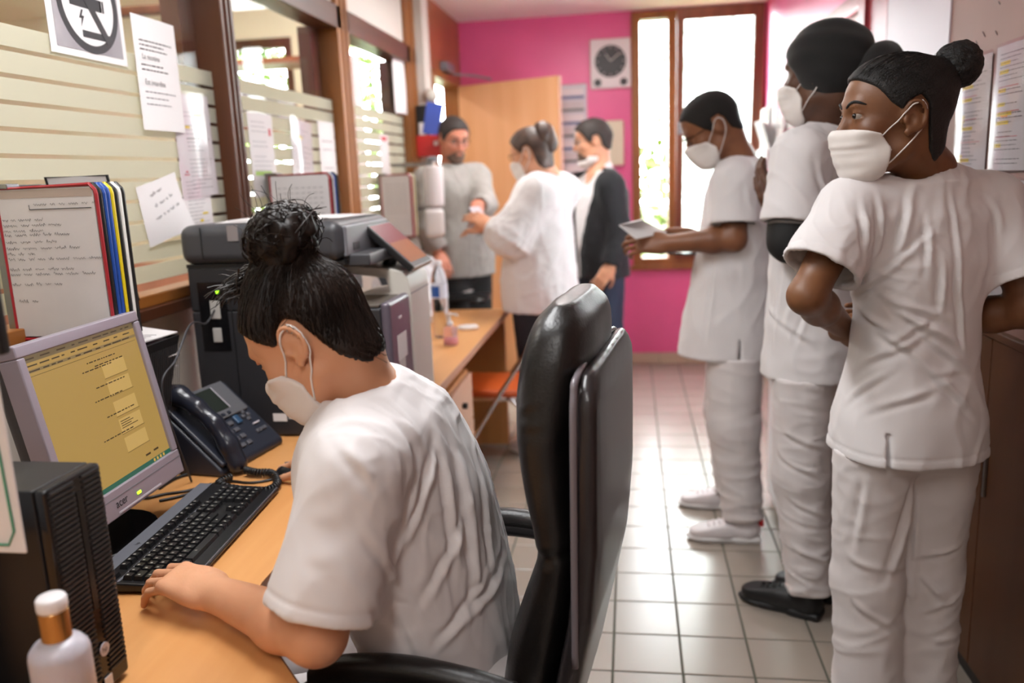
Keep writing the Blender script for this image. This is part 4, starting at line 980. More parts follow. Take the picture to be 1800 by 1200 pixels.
a, b = at_y(744, 292, 4.32), at_y(781, 362, 4.32)
td = TB('towel_dispenser', 'white paper towel roll holder fixed beside the far post', 'dispenser', ((a[0]+b[0])/2, 4.32, b[2]))
cx_ = (a[0]+b[0])/2; rd = (b[0]-a[0])/2
td.part('roll', MB().lathe([(0.02, b[2]), (rd-0.004, b[2]), (rd, b[2]+0.008), (rd, a[2]-0.008), (rd-0.004, a[2]), (0.02, a[2])], 28, (cx_, 4.32, 0)), mat('white_plastic', (224, 220, 222), 0.35), smooth=False)
td.part('bracket', MB().box((-1.25, 4.31, a[2]), (cx_, 4.33, a[2]+0.02)), STEEL); td.part('bracket', MB().box((-1.25, 4.31, b[2]-0.02), (cx_, 4.33, b[2])), STEEL); td.part('top_knob', MB().lathe([(0.03, a[2]+0.02), (0.03, a[2]+0.04), (0.012, a[2]+0.05)], 16, (cx_, 4.32, 0)), MGREY)
hg = thing('hanging_towel', 'white cloth hanging below the towel roll', 'towel', (cx_, 4.30, 0.95))
zz = at_y(760, 412, 4.30)[2]
implicit('cloth', Fld().u(rbox((cx_, 4.30, (zz+b[2])/2-0.012), (rd*0.95, 0.03, (b[2]-zz)/2), 0.02)), (cx_-.15, 4.22, zz-.03), (cx_+.15, 4.38, b[2]+.03), 0.008, PAPER, hg, base=(cx_, 4.30, 0.95), disp=lambda P, N: 0.012*waves(P, 3, 40, stretch=(1, 1, .2)))
bgp = at_z(728, 455, DZ+0.0); bg_ = thing('plastic_bag', 'crumpled translucent white bag on the counter in front of the far post', 'bag', (-1.05, 3.75, DZ))
implicit('film', Fld().u(ell((-1.06, 3.72, DZ+0.14), (0.13, 0.12, 0.17))).u(ell((-0.98, 3.8, DZ+0.2), (0.08, 0.08, 0.12))).cut(half((0, 0, DZ+0.001), (0, 0, -1))), (-1.26, 3.5, DZ-.02), (-.85, 3.98, DZ+.4), 0.009, mat('bag_white', (226, 222, 226), 0.35, alpha=0.85), bg_, base=(-1.05, 3.75, DZ), disp=lambda P, N: 0.03*ridge(P, 9, 22))
ro = TB('wall_sensor', 'small round white sensor on the white pilaster', 'sensor', (-1.2, 5.0, 1.6)); p = at_y(757, 168, 4.97)
ro.part('dome', MB().lathe([(0.042, 0), (0.042, 0.02), (0.03, 0.04), (0.01, 0.046)], 20), BEIGE, smooth=True); d_ = ro.o.children[0]; d_.data.transform(Matrix.Translation(Vector(ro.base))); d_.location = tuple(V(p[0], 4.98, p[2])-ro.base); d_.rotation_euler = (math.radians(90), 0, 0)

# folding chair
fc = TB('folding_chair', 'orange folding chair with chrome tubes beside the counter', 'chair', (-0.6, 3.680, 0))
ORS = mat('orange_vinyl', (196, 84, 32), 0.4, var=0.05, vscale=5)
for y in (3.510, 3.910):
    fc.part('front_tube', MB().tube([(-0.345, y, 0.82), (-0.37, y, 0.78), (-0.60, y, 0.44), (-0.86, y, 0.02), (-0.875, y, 0.006)], 0.011, 10), CHROME, smooth=True)
    fc.part('rear_leg', MB().tube([(-0.56, y+0.015*(1 if y < 3.670 else -1), 0.44), (-0.50, y, 0.40), (-0.40, y, 0.012)], 0.010, 10), CHROME, smooth=True)
fc.part('top_tube', MB().tube(spline([(-0.345, 3.510, 0.82), (-0.335, 3.530, 0.835), (-0.335, 3.890, 0.835), (-0.345, 3.910, 0.82)], 20), 0.011, 10), CHROME, smooth=True)
fc.part('cross_bar', MB().tube([(-0.40, 3.510, 0.06), (-0.40, 3.910, 0.06)], 0.008, 8), CHROME); fc.part('cross_bar', MB().tube([(-0.80, 3.510, 0.11), (-0.80, 3.910, 0.11)], 0.008, 8), CHROME)
fc.part('seat', MB().box((-0.80, 3.530, 0.435), (-0.42, 3.890, 0.47)), ORS, bevel=0.014, seg=4); fc.part('seat_frame', MB().tube([(-0.81, 3.525, 0.43), (-0.42, 3.525, 0.43), (-0.42, 3.895, 0.43), (-0.81, 3.895, 0.43)], 0.009, 8, closed=True), CHROME)
fc.part('backrest', MB().obox((-0.375, 3.710, 0.76), np.array([[.84, 0, .54], [0, 1, 0], [-.54, 0, .84]]), (0.012, 0.185, 0.075)), ORS, bevel=0.01, seg=3)

# big leather chair
cf = nrm(V(-0.992, 0.125, 0)); cs = nrm(V(0.125, 0.992, 0)); CC = V(-0.092, 1.335, -0.012); cz = V(0, 0, 1)
LEA = mat('black_leather', (22, 20, 20), 0.36, bump=0.25, bscale=220, var=0.2, vscale=14, spec=0.5)
och = TB('office_chair', 'high-backed black leather office chair in the foreground', 'office chair', (-0.33, 1.36, 0))
def cpt(u_, s_, z_): return CC+cf*u_+cs*s_+cz*z_    # u_: forward of the back
CH_R = np.stack([cs, cf, cz], 1)
def chair_stack(lev, p): return xf(zstack([(z, 0, u_, w_, t_) for z, u_, t_, w_ in lev], p=p), CH_R, CC)
fb = Fld().u(chair_stack([(1.236, 0.0, 0.012, 0.108), (1.226, 0.0, 0.034, 0.143), (1.205, 0.002, 0.047, 0.166), (1.16, 0.008, 0.056, 0.183), (1.10, 0.018, 0.057, 0.194), (1.04, 0.023, 0.051, 0.200), (0.97, 0.018, 0.046, 0.203), (0.90, 0.010, 0.041, 0.204), (0.845, 0.006, 0.037, 0.204), (0.78, 0.022, 0.044, 0.204), (0.69, 0.046, 0.052, 0.202), (0.60, 0.066, 0.050, 0.193), (0.50, 0.09, 0.045, 0.178)], 3.2))
def leatherfold(P, N):
    d = 0.0016*waves(P, 21, 40)
    d += crease(P, N, cpt(0.06, -0.2, 1.085), cpt(0.03, -0.22, 1.10), 0.010, 0.005)+crease(P, N, cpt(0.055, -0.2, 1.06), cpt(0.0, -0.24, 1.07), 0.009, 0.004)+crease(P, N, cpt(0.06, -0.17, 0.86), cpt(0.0, -0.24, 0.865), 0.012, 0.006)
    g = np.abs(P[:, 2]-0.855); d -= 0.006*np.exp(-(g/0.008)**2)
    return d
implicit('back_cushion', fb, (-0.35, 1.0, 0.42), (0.1, 1.68, 1.30), 0.0065, LEA, och.o, base=och.base, disp=leatherfold)
fs_ = Fld().u(chair_stack([(1.147, -0.050, 0.008, 0.168), (1.138, -0.051, 0.014, 0.193), (1.11, -0.052, 0.020, 0.210), (1.0, -0.049, 0.022, 0.218), (0.88, -0.047, 0.022, 0.221), (0.76, -0.036, 0.022, 0.221), (0.64, -0.010, 0.022, 0.214), (0.54, 0.012, 0.022, 0.193)], 6.0))
implicit('back_shell', fs_, (-0.3, 1.0, 0.42), (0.12, 1.70, 1.22), 0.0065, mat('chair_shell', (46, 42, 44), 0.28, bump=0.1, bscale=260), och.o, base=och.base)
och.part('shell_edge_highlight', MB().tube(spline([cpt(-0.030, -0.221, 0.70), cpt(-0.034, -0.224, 0.9), cpt(-0.036, -0.221, 1.06), cpt(-0.036, -0.210, 1.12), cpt(-0.036, -0.18, 1.142), cpt(-0.036, 0.0, 1.15), cpt(-0.036, 0.18, 1.142), cpt(-0.036, 0.213, 1.10), cpt(-0.036, 0.221, 1.0), cpt(-0.03, 0.221, 0.7)], 60), 0.0055, 8), mat('edge_highlight_grey', (120, 114, 120), 0.25), smooth=True)  # highlight along the shell edge, put in as a paler grey tube
implicit('seat', Fld().u(rbox(cpt(0.28, 0, 0.455), (0.25, 0.25, 0.055), 0.045, np.stack([cf, cs, cz], 1))), (-0.68, 1.0, 0.36), (0.02, 1.75, 0.54), 0.009, LEA, och.o, base=och.base, disp=lambda P, N: 0.003*waves(P, 5, 30))
for s_ in (-1, 1):
    y = s_*0.285
    arm = och.part('armrest', MB().tube(spline([cpt(0.01, y*0.93, 0.60), cpt(0.035, y, 0.655), cpt(0.11, y, 0.676), cpt(0.22, y, 0.684), cpt(0.32, y, 0.672), cpt(0.39, y, 0.63), cpt(0.39, y, 0.56), cpt(0.34, y*0.98, 0.49), cpt(0.26, y*0.9, 0.43)], 50), 0.021, 12), mat('arm_black', (24, 23, 26), 0.3), smooth=True)
    och.part('arm_pad', MB().tube(spline([cpt(0.05, y, 0.682), cpt(0.12, y, 0.696), cpt(0.22, y, 0.704), cpt(0.32, y, 0.692), cpt(0.37, y, 0.668)], 30), [0.016]+[0.024]*24+[0.016]*50 if False else 0.022, 12), LEA, arm, smooth=True)
ctr = cpt(0.27, 0, 0)
och.part('gas_column', MB().tube([ctr+V(0, 0, 0.09), ctr+V(0, 0, 0.42)], 0.028, 16), CHROME); och.part('tilt_mechanism', MB().box(ctr+V(-.09, -.06, .37), ctr+V(.09, .06, .41)), BLK, bevel=0.01)
for k in range(5):
    a = k*2*math.pi/5+0.5; d = V(math.cos(a), math.sin(a), 0); lg_ = och.part('base_leg', MB().tube([ctr+V(0, 0, .10), ctr+d*0.15+V(0, 0, .095), ctr+d*0.29+V(0, 0, .07)], [0.028, 0.024, 0.016], 10), BLK, smooth=True)
    e = ctr+d*0.29; n_ = V(-d[1], d[0], 0); och.part('caster', MB().tube([e-n_*0.02+V(0, 0, .028), e+n_*0.02+V(0, 0, .028)], 0.028, 14), BLKG, lg_)

# far wall and right wall furnishings
ck = TB('wall_clock', 'square white wall clock with a dark round dial on the pink wall', 'clock', (-0.13, YF-0.02, 2.0))
a, b = at_y(1037, 70, YF-0.03), at_y(1109, 153, YF-0.03); w2 = (b[0]-a[0])/2; cxk, czk = (a[0]+b[0])/2, (a[2]+b[2])/2
ck.part('case', MB().box((a[0], YF-0.035, b[2]), (b[0], YF, a[2])), mat('clock_white', (226, 222, 222), 0.35), bevel=0.006)
def disc(r, y, cx, cz_): 
    vs = [(cx+r*math.cos(t), y, cz_+r*math.sin(t)) for t in np.linspace(0, 2*math.pi, 36, endpoint=False)]; return MB().add(vs+[(v[0], y+0.002, v[2]) for v in vs], [tuple(range(35, -1, -1)), tuple(range(36, 72))]+[(i, (i+1) % 36, 36+(i+1) % 36, 36+i) for i in range(36)])
dl = ck.part('dial', disc(0.108, YF-0.0375, cxk, czk+0.015), mat('dial_dark', (52, 50, 52), 0.4))
for s_ in (-1, 1): ck.part('small_dial', disc(0.026, YF-0.0375, cxk+s_*0.09, czk-0.125), mat('dial_dark', (0, 0, 0)))
for an, ln in ((0.9, 0.085), (-0.6, 0.06)):
    d = V(math.sin(an), 0, math.cos(an)); ck.part('hand', MB().tube([V(cxk, YF-0.04, czk+0.015), V(cxk, YF-0.04, czk+0.015)+d*ln], 0.004, 5), mat('clock_hand', (190, 184, 180), 0.4), dl)
for k in range(12): d = V(math.sin(k*math.pi/6), 0, math.cos(k*math.pi/6)); ck.part('tick', MB().tube([V(cxk, YF-0.039, czk+0.015)+d*0.085, V(cxk, YF-0.039, czk+0.015)+d*0.1], 0.003, 4), MATS['clock_hand'], dl)
eb_ = TB('fuse_box', 'cream rounded electrical box on the pink wall beside the window', 'electrical box', (-0.08, YF-0.02, 1.5)); a, b = at_y(1062, 212, YF-0.05), at_y(1097, 291, YF-0.05)
eb_.part('cover', MB().box((a[0], YF-0.06, b[2]), (b[0], YF, a[2])), mat('cream_plastic', (214, 206, 180), 0.4), bevel=0.015, seg=4)
pl = TB('planning_board', 'white planning board with rows of slips between door and clock', 'board', (-0.45, YF-0.02, 1.4)); a, b = at_y(975, 150, YF-0.02), at_y(1035, 345, YF-0.02)
pl.part('board', MB().box((a[0]-0.05, YF-0.02, b[2]-0.1), (b[0], YF, a[2])), mat('board_grey_white', (206, 206, 212), 0.4), bevel=0.003)
nrow = 10; hh = (a[2]-b[2]+0.1)
for k in range(nrow):
    z = a[2]-0.03-k*hh/nrow; pl.part('slip', MB().box((a[0]-0.04, YF-0.024, z-hh/nrow*0.55), (b[0]-0.02, YF-0.019, z)), [PAPER, PAPERG][k % 2]); pl.part('rail', MB().box((a[0]-0.04, YF-0.027, z-hh/nrow*0.75), (b[0]-0.02, YF-0.019, z-hh/nrow*0.55)), [mat('rail_blue', (70, 90, 140), 0.4), mat('rail_grey', (104, 106, 108), 0.4)][k % 2])
lk = TB('white_cabinet', 'white and grey metal cabinet standing between the two queuing nurses', 'cabinet', (0.74, 3.36, 0))
p = at_z(1352, 893, 0); x0c = p[0]+0.01
WM = mat('white_metal', (216, 214, 216), 0.35)
lk.box('body', (x0c+0.02, 3.16, 0.03), (XR-0.012, 3.50, 1.24), mat('grey_metal', (140, 134, 136), 0.4), bevel=0.004); lk.box('door', (x0c, 3.16, 0.04), (x0c+0.02, 3.50, 1.24), WM, bevel=0.004); lk.box('plinth', (x0c+0.03, 3.17, 0), (XR-0.02, 3.49, 0.03), BLK); lk.box('top', (x0c-0.005, 3.155, 1.24), (XR-0.012, 3.505, 1.265), WM, bevel=0.004)
# ================================================================== people
def frame(fwd, up=(0, 0, 1)):
    f = nrm(fwd); r = nrm(np.cross(f, up)); u = np.cross(r, f); return np.stack([r, f, u], 1)   # x right, y forward, z up
def poly2(pts):
    A = np.array(pts, np.float32); B = np.roll(A, -1, 0)
    def f(Y, Z):
        d = np.full(len(Y), 1e9, np.float32); s = np.zeros(len(Y), bool)
        for (ay, az), (by, bz) in zip(A, B):
            ey, ez = by-ay, bz-az; wy, wz = Y-ay, Z-az; t = np.clip((wy*ey+wz*ez)/(ey*ey+ez*ez+1e-12), 0, 1)
            d = np.minimum(d, (wy-t*ey)**2+(wz-t*ez)**2)
            c = (az > Z) != (bz > Z); s ^= c & (Y < ey*(Z-az)/(bz-az+1e-12)+ay)
        return np.where(s, -1, 1)*np.sqrt(d)
    return f
def cran():
    return Fld().u(ell((0, -0.010, 0.038), (0.0755, 0.098, 0.088))).u(ell((0, 0.032, 0.045), (0.062, 0.060, 0.062)), 0.03).u(ell((0, -0.035, -0.045), (0.058, 0.055, 0.06)), 0.03)
def head_field(detail=True, fat=1.0, nose=1.0):
    f = cran()
    f.u(ell((0, 0.036, -0.028), (0.058*fat, 0.058, 0.076)), 0.03)
    for s in (-1, 1):
        f.u(rc((s*0.052*fat, 0.004, -0.056), (s*0.020, 0.068, -0.092), 0.018, 0.018), 0.03)
        f.u(ell((s*0.040, 0.064, -0.014), (0.022, 0.022, 0.018)), 0.02)
    f.u(ell((0, 0.076, -0.090), (0.022, 0.017, 0.018)), 0.02)
    f.u(rc((-0.032, 0.086, 0.034), (0.032, 0.086, 0.034), 0.011, 0.011), 0.015)
    f.u(rc((0, 0.091, 0.022), (0, 0.111*nose, -0.020), 0.0075, 0.0115), 0.012)
    for s in (-1, 1): f.u(ell((s*0.012, 0.101, -0.026), (0.0085, 0.010, 0.008)), 0.006)
    f.u(rc((-0.017, 0.092, -0.053), (0.017, 0.092, -0.053), 0.006, 0.006), 0.008).u(rc((-0.014, 0.091, -0.063), (0.014, 0.091, -0.063), 0.0065, 0.0065), 0.006)
    for s in (-1, 1):
        f.sub(ell((s*0.032, 0.102, 0.016), (0.019, 0.018, 0.011)), 0.012)
        if detail:
            lid = Fld().u(ell((s*0.032, 0.0815, 0.016), (0.0150, 0.0142, 0.0140))).sub(rbox((s*0.032, 0.10, 0.0145), (0.0130, 0.02, 0.0038), 0.0025), 0.002)
            f.u(lid, 0.004)
        # ear
        e = Fld().u(ell((s*0.0745, -0.004, 0.002), (0.010, 0.020, 0.029), np.array([[1, 0, -s*0.15], [0, 1, 0.2], [s*0.15, -0.2, 1]])), 0.0)
        if detail:
            pts = [(-t) for t in np.linspace(-0.6, 3.9, 13)]
            hp = [V(s*(0.081+0.004*math.sin(-t)), -0.006-0.0195*math.cos(t+2.2), 0.004+0.0285*math.sin(t+2.2)) for t in pts]
            for i in range(len(hp)-1): e.u(rc(hp[i], hp[i+1], 0.0036, 0.0036), 0.003)
            e.sub(ell((s*0.0875, 0.002, -0.002), (0.0085, 0.0095, 0.0135)), 0.004)
            e.sub(rc((s*0.0865, -0.010, 0.010), (s*0.0865, -0.002, 0.021), 0.004, 0.0035), 0.003)
            e.u(ell((s*0.080, 0.0125, -0.004), (0.004, 0.005, 0.006)), 0.003).u(ell((s*0.076, 0.006, -0.026), (0.0055, 0.008, 0.008)), 0.006)
        f.u(e, 0.008)
    return f
def mask_field(f, off=0.0045):
    side = poly2([(0.140, -0.006), (0.098, -0.010), (0.054, -0.022), (0.034, -0.055), (0.040, -0.104), (0.060, -0.128), (0.140, -0.128)])
    g = Fld().u(lambda P: f(P)-off).u(ell((0, 0.060, -0.046), (0.050, 0.070, 0.050)), 0.02).u(ell((0, 0.058, -0.082), (0.044, 0.056, 0.036)), 0.02)
    g.cut(lambda P: side(P[:, 1], P[:, 2]), 0.002)
    return g
HAIR_UP = [(0.110, 0.090), (0.082, 0.080), (0.062, 0.060), (0.044, 0.036), (0.026, 0.016), (0.016, 0.024), (0.002, 0.042), (-0.020, 0.044), (-0.034, 0.026), (-0.038, -0.015), (-0.046, -0.052), (-0.066, -0.092), (-0.11, -0.082), (-0.18, -0.06), (-0.18, 0.22), (0.13, 0.22)]
HAIR_SHORT = [(0.110, 0.090), (0.080, 0.078), (0.064, 0.052), (0.050, 0.030), (0.026, -0.002), (0.012, 0.004), (0.006, 0.040), (-0.022, 0.042), (-0.036, 0.020), (-0.044, -0.025), (-0.075, -0.055), (-0.18, -0.05), (-0.18, 0.22), (0.13, 0.22)]
def hair_field(off, poly, k=0.004):
    c = cran(); side = poly2(poly)
    return Fld().u(lambda P: c(P)-off).cut(lambda P: side(P[:, 1], P[:, 2]), k)
def hand_prims(wr, d, back, side, curl=(0.25, 0.35, 0.25), spread=0.06, thumb=(0.62, 0.68, -0.30), s=1.0, tcurl=0.25, fcurl=None):
    x = nrm(d); z = nrm(np.asarray(back)-x*(np.asarray(back) @ x)); y = np.cross(z, x); R = np.stack([x, y, z], 1); wr = np.asarray(wr, float)
    def L(*p): return wr+R @ (np.array(p)*s)
    out = [(rbox(L(0.048, 0, 0), np.array((0.050, 0.038, 0.0125))*s, 0.012*s, R), 0.016), (rc(L(-0.02, 0, 0), L(0.03, 0, 0), 0.027*s, 0.03*s, n=z, s=0.72), 0.02),
           (ell(L(0.03, 0.026*side, -0.006), np.array((0.03, 0.018, 0.014))*s, R), 0.015)]
    F = [((0.095, 0.029), (0.043, 0.025, 0.020), 0.0088), ((0.099, 0.0095), (0.047, 0.029, 0.021), 0.0090), ((0.096, -0.0105), (0.043, 0.027, 0.020), 0.0086), ((0.088, -0.029), (0.034, 0.020, 0.018), 0.0078)]
    for i, ((bx_, by), ls, r) in enumerate(F):
        cu = curl if fcurl is None else fcurl[i]
        p = L(bx_-0.012, by*side, 0.0); a = 0.0; sp = spread*(1.5-i)*side
        for j, (l_, c_) in enumerate(zip(ls, cu)):
            a += c_; v = np.array([math.cos(a)*math.cos(sp), math.sin(sp), -math.sin(a)]); q = p+R @ v*l_*s*(1.25 if j == 0 else 1)
            out.append((rc(p, q, r*s*(1.0-0.08*j), r*s*(0.95-0.08*j)), 0.004 if j == 0 else 0.003)); p = q
    p = L(0.020, 0.026*side, -0.006); v = np.array([thumb[0], thumb[1]*side, thumb[2]]); v /= np.linalg.norm(v)
    for j, (l_, r0) in enumerate(((0.042, 0.0125), (0.030, 0.0105), (0.024, 0.009))):
        q = p+R @ v*l_*s; out.append((rc(p, q, r0*s, r0*0.88*s), 0.008 if j == 0 else 0.003)); p = q
        v = v+np.array([tcurl, -tcurl*side*0.9, -0.05]); v /= np.linalg.norm(v)
    g = Fld()
    for f_, k_ in out: g.u(f_, k_)
    return [(bnd(g, L(0.085, 0, -0.01), 0.15*s), 0.012)]
def arm_prims(sh, el, wr, k=1.0):
    sh, el, wr = map(np.asarray, (sh, el, wr)); m = el+(wr-el)*0.3
    return [(rc(sh, el, 0.050*k, 0.040*k), 0.03), (rc(el, m, 0.040*k, 0.042*k), 0.02), (rc(m, wr, 0.041*k, 0.0265*k), 0.02)]
def lerp(a, b, t): return np.asarray(a)+(np.asarray(b)-np.asarray(a))*t
def sleeve(sh, el, frac, r0, r1, hollow=0.035):
    sh = np.asarray(sh, float); e = lerp(sh, el, frac); d = nrm(e-sh)
    return Fld().u(rc(sh, e+d*0.06, r0, r1+(r1-r0)*0.2)).cut(half(e, d), 0.004).sub(rc(e-d*hollow, e+d*0.1, r1-0.017, r1-0.013), 0.003)
def bounds(pts, pad):
    p = np.array(pts, float); return p.min(0)-pad, p.max(0)+pad
def skin(name, col, dark):
    return mat(name, col, 0.48, col2=dark, vscale=9, bump=0.12, bscale=260, sss=0.12, detail=3)
CLOTH = mat('white_cotton', (220, 216, 217), 0.85, bump=0.10, bscale=900, sheen=0.15)
CLOTHT = mat('white_cotton_trousers', (222, 216, 216), 0.88, bump=0.10, bscale=900, sheen=0.1)
MASKM = mat('white_mask_fleece', (226, 220, 216), 0.8, bump=0.08, bscale=500)
HAIRB = mat('black_brown_hair', (30, 21, 17), 0.46, spec=0.3, bump=0.35, bscale=90, stretch=(1, 1, 0.25), var=0.5, vscale=40)
HAIRK = mat('black_hair', (14, 12, 12), 0.62, bump=0.9, bscale=330, var=0.3, vscale=80)
EYEW = mat('eye_white', (150, 138, 128), 0.2); IRIS = mat('dark_iris', (28, 16, 10), 0.1)

class Person:
    def __init__(s, label, base, sk, h=0.006):
        s.base = np.asarray(base, float); s.o = thing('person', label, 'person', tuple(base), group=None); s.sk = sk; s.h = h; s.f = Fld(); s.pts = []
    def head(s, c, fwd, up=(0, 0, 1), scale=1.0, neck=None, detail=True, fat=1.0, neckr=0.054):
        s.hc = np.asarray(c, float); s.hR = frame(fwd, up); s.hs = scale; s.hf = head_field(detail, fat)
        s.f.u(bnd(xf(s.hf, s.hR, s.hc, scale), s.hc, 0.17*scale), 0.02)
        nb = np.asarray(neck, float); top = s.hp(0, -0.028, -0.055)
        s.f.u(rc(top, nb, neckr*scale, neckr*1.08*scale), 0.02); s.nb = nb
        s.pts += [s.hc+q for q in ((.14, .14, .15), (-.14, -.14, -.15))]+[nb]
    def hp(s, *p): return s.hc+s.hR @ (np.array(p)*s.hs)
    def hbox(s, pad=0.0): return s.hc-0.21*s.hs-pad, s.hc+0.21*s.hs+pad
    def add(s, prims, pts=()):
        for f, k in prims: s.f.u(f, k)
        s.pts += [np.asarray(p) for p in pts]
    def body(s, pad=0.12):
        lo, hi = bounds(s.pts, pad); return implicit('body', s.f, lo, hi, s.h, s.sk, s.o, base=s.base)
    def part(s, name, f, lo, hi, h, m, disp=None, parent=None): return implicit(name, f, lo, hi, h, m, parent or s.o, base=s.base, disp=disp)
    def onhead(s, name, f, h, m, disp=None, parent=None): return s.part(name, xf(f, s.hR, s.hc, s.hs), *s.hbox(), h, m, disp, parent)
    def mb(s, name, b, m, parent=None, **k): return rel(b, s.base).build(name, m, parent or s.o, **k)
    def dummy(s): pass
    def eyes(s, gaze=(0, 0.0), brows=True, browm=None):
        for sd in (-1, 1):
            c = s.hp(sd*0.032, 0.0815, 0.0152); e = s.part('eye', ell(c, np.array((1, 1, 1))*0.0127*s.hs), c-.02, c+.02, 0.0022, EYEW)
            g = s.hp(sd*0.032+gaze[0]*0.012, 0.0815+0.0105, 0.0152+gaze[1]*0.012); s.part('iris', ell(g, np.array((1, 1, 1))*0.0058*s.hs), g-.01, g+.01, 0.0012, IRIS, parent=e)
            if brows:
                Q = np.array(spline([(sd*x, y, z) for x, y, z in ((0.012, 0.099, 0.033), (0.026, 0.097, 0.040), (0.040, 0.088, 0.040), (0.051, 0.076, 0.035))], 16), np.float32)
                for _ in range(4): Q = Q-s.hf(Q)[:, None]*grad(s.hf, Q)
                pts = [s.hp(*q) for q in Q]; n_ = len(pts)
                s.mb('eyebrow', MB().tube(pts, [0.0034*math.sin(math.pi*(0.15+0.8*i/(n_-1)))**0.7 for i in range(n_)], 6), browm or HAIRK, smooth=True)
    def mask(s, h=0.0045, loops=True, off=0.0045, m=MASKM):
        def pleat(P, N):
            q = ((P-s.hc) @ s.hR)/s.hs; z = q[:, 2]; fr = np.clip((q[:, 1]-0.06)/0.03, 0, 1)
            return fr*(0.0009*np.sin(z*230)-0.0035*np.exp(-((z+0.050)/0.005)**2))+0.0016*waves(P, 31, 60)
        mk = s.onhead('face_mask', mask_field(s.hf, off), h, m, pleat)
        if loops:
            for sd in (-1, 1):
                t = [s.hp(sd*x, y, z) for x, y, z in ((0.052, 0.052, -0.026), (0.072, 0.025, -0.004), (0.083, 0.006, 0.022), (0.084, -0.012, 0.031), (0.083, -0.026, 0.015), (0.079, -0.022, -0.014), (0.073, 0.0, -0.045), (0.052, 0.037, -0.082))]
                Q = np.array(spline([((q-s.hc) @ s.hR)/s.hs for q in t], 34), np.float32)
                for _ in range(3):
                    dd = s.hf(Q); Q = Q+np.where(dd < 0.0012, 0.0012-dd, 0)[:, None]*grad(s.hf, Q)
                t = [s.hp(*q) for q in Q]
                s.mb('ear_loop', MB().tube(t, 0.0016, 6), mat('white_elastic', (226, 220, 216), 0.7), mk, smooth=True)
        return mk
    def glasses(s, m=BLKG):
        g = []; b = MB()
        for sd in (-1, 1):
            ring = [s.hp(sd*0.032+0.022*math.cos(t), 0.106-0.004*abs(math.cos(t)), 0.012+0.016*math.sin(t)) for t in np.linspace(0, 2*math.pi, 20, endpoint=False)]
            b.tube(ring, 0.0016, 6, closed=True); b.tube([s.hp(sd*0.054, 0.102, 0.016), s.hp(sd*0.072, 0.07, 0.018), s.hp(sd*0.080, 0.0, 0.02)], 0.0016, 6)
        b.tube([s.hp(-0.01, 0.108, 0.016), s.hp(0.01, 0.108, 0.016)], 0.0016, 6); s.mb('glasses', b, m)
def shoe(P, heel, d, ln=0.27, m=None, solem=None, hgt=0.085, heelm=None):
    d = nrm(d); z = V(0, 0, 1); y = np.cross(z, d); R = np.stack([d, y, z], 1); heel = np.asarray(heel, float)
    def L(a, b, c): return heel+R @ V(a, b, c)
    up = Fld().u(rc(L(0.05, 0, 0.045), L(ln-0.07, 0, 0.040), 0.045, 0.042, n=y, s=0.95)).u(rc(L(ln*0.5, 0, 0.045), L(ln-0.055, 0, 0.032), 0.042, 0.036), 0.02).u(rc(L(0.055, 0, 0.05), L(0.06, 0, hgt+0.02), 0.042, 0.036), 0.02)
    up.cut(half(L(0, 0, 0.018), (0, 0, -1)), 0.0).cut(half(L(0.02, 0, hgt+0.018), R @ V(0.25, 0, 1)), 0.005)
    lo, hi = bounds([L(0, 0, 0), L(ln, 0, 0)], 0.10); hi[2] = 0.22; lo[2] = -0.02
    s = P.part('shoe', up, lo, hi, 0.006, m)
    so = Fld().u(rbox(L(0.055, 0, 0.013), (0.05, 0.040, 0.013), 0.012, R)).u(rbox(L(ln*0.42, 0, 0.013), (0.07, 0.036, 0.013), 0.012, R), 0.02).u(ell(L(ln-0.085, 0, 0.013), (0.08, 0.047, 0.016), R), 0.02).cut(half(L(0, 0, 0.0), (0, 0, -1)))
    P.part('sole', so, lo, hi, 0.006, solem or m, parent=s)
    for k in range(4):
        x = ln*0.48+k*0.02; zt = 0.092-k*0.007; P.mb('lace', MB().tube([L(x, -0.02, zt-0.008), L(x+0.003, 0, zt), L(x, 0.02, zt-0.008)], 0.003, 6), mat('lace_'+m.name, tuple(int(255*min(1, (v**0.4545)*1.05)) for v in m.node_tree.nodes['Principled BSDF'].inputs['Base Color'].default_value[:3]), 0.7), s)
    if heelm: P.part('heel_tab', Fld().u(rbox(L(0.004, 0, 0.078), (0.010, 0.018, 0.016), 0.005, R)), L(-.03, 0, .04)-.05, L(.03, 0, .12)+.05, 0.004, heelm, parent=s)
    return s
def trousers_field(legs, pelvis, top=0):
    f = Fld().u(ell(pelvis[0], pelvis[1], pelvis[2] if len(pelvis) > 2 else None))
    for hip, knee, ank, (r0, r1, r2) in legs:
        l = Fld().u(rc(hip, knee, r0, r1)).u(rc(knee, ank, r1, r2), 0.03).cut(half(ank, nrm(np.asarray(ank, float)-knee)), 0.006)
        f.u(l, 0.03)
    if top: f.cut(half((0, 0, top), (0, 0, 1)))
    return f
def legfold(seed, amp=0.006, zk=0.10):
    def d(P, N):
        z = P[:, 2]; low = np.clip((0.45-z)/0.4, 0, 1)
        return amp*(0.5*waves(P, seed, 45, stretch=(1, 1, 0.35))+(0.35+0.9*low)*(ridge(P, seed+1, 40, stretch=(0.6, 0.6, 1.6))-0.4))
    return d
def bodyfold(seed, amp=0.006):
    def d(P, N): return amp*(0.7*(ridge(P, seed, 32, stretch=(1.2, 1.2, 0.35))-0.4)+0.6*(ridge(P, seed+3, 42, stretch=(1, 1, 0.9))-0.4)+0.5*np.clip(waves(P, seed+7, 9)+0.3, 0, 1)*(ridge(P, seed+8, 88, n=2)-0.4)+0.25*waves(P, seed+5, 60))
    return d

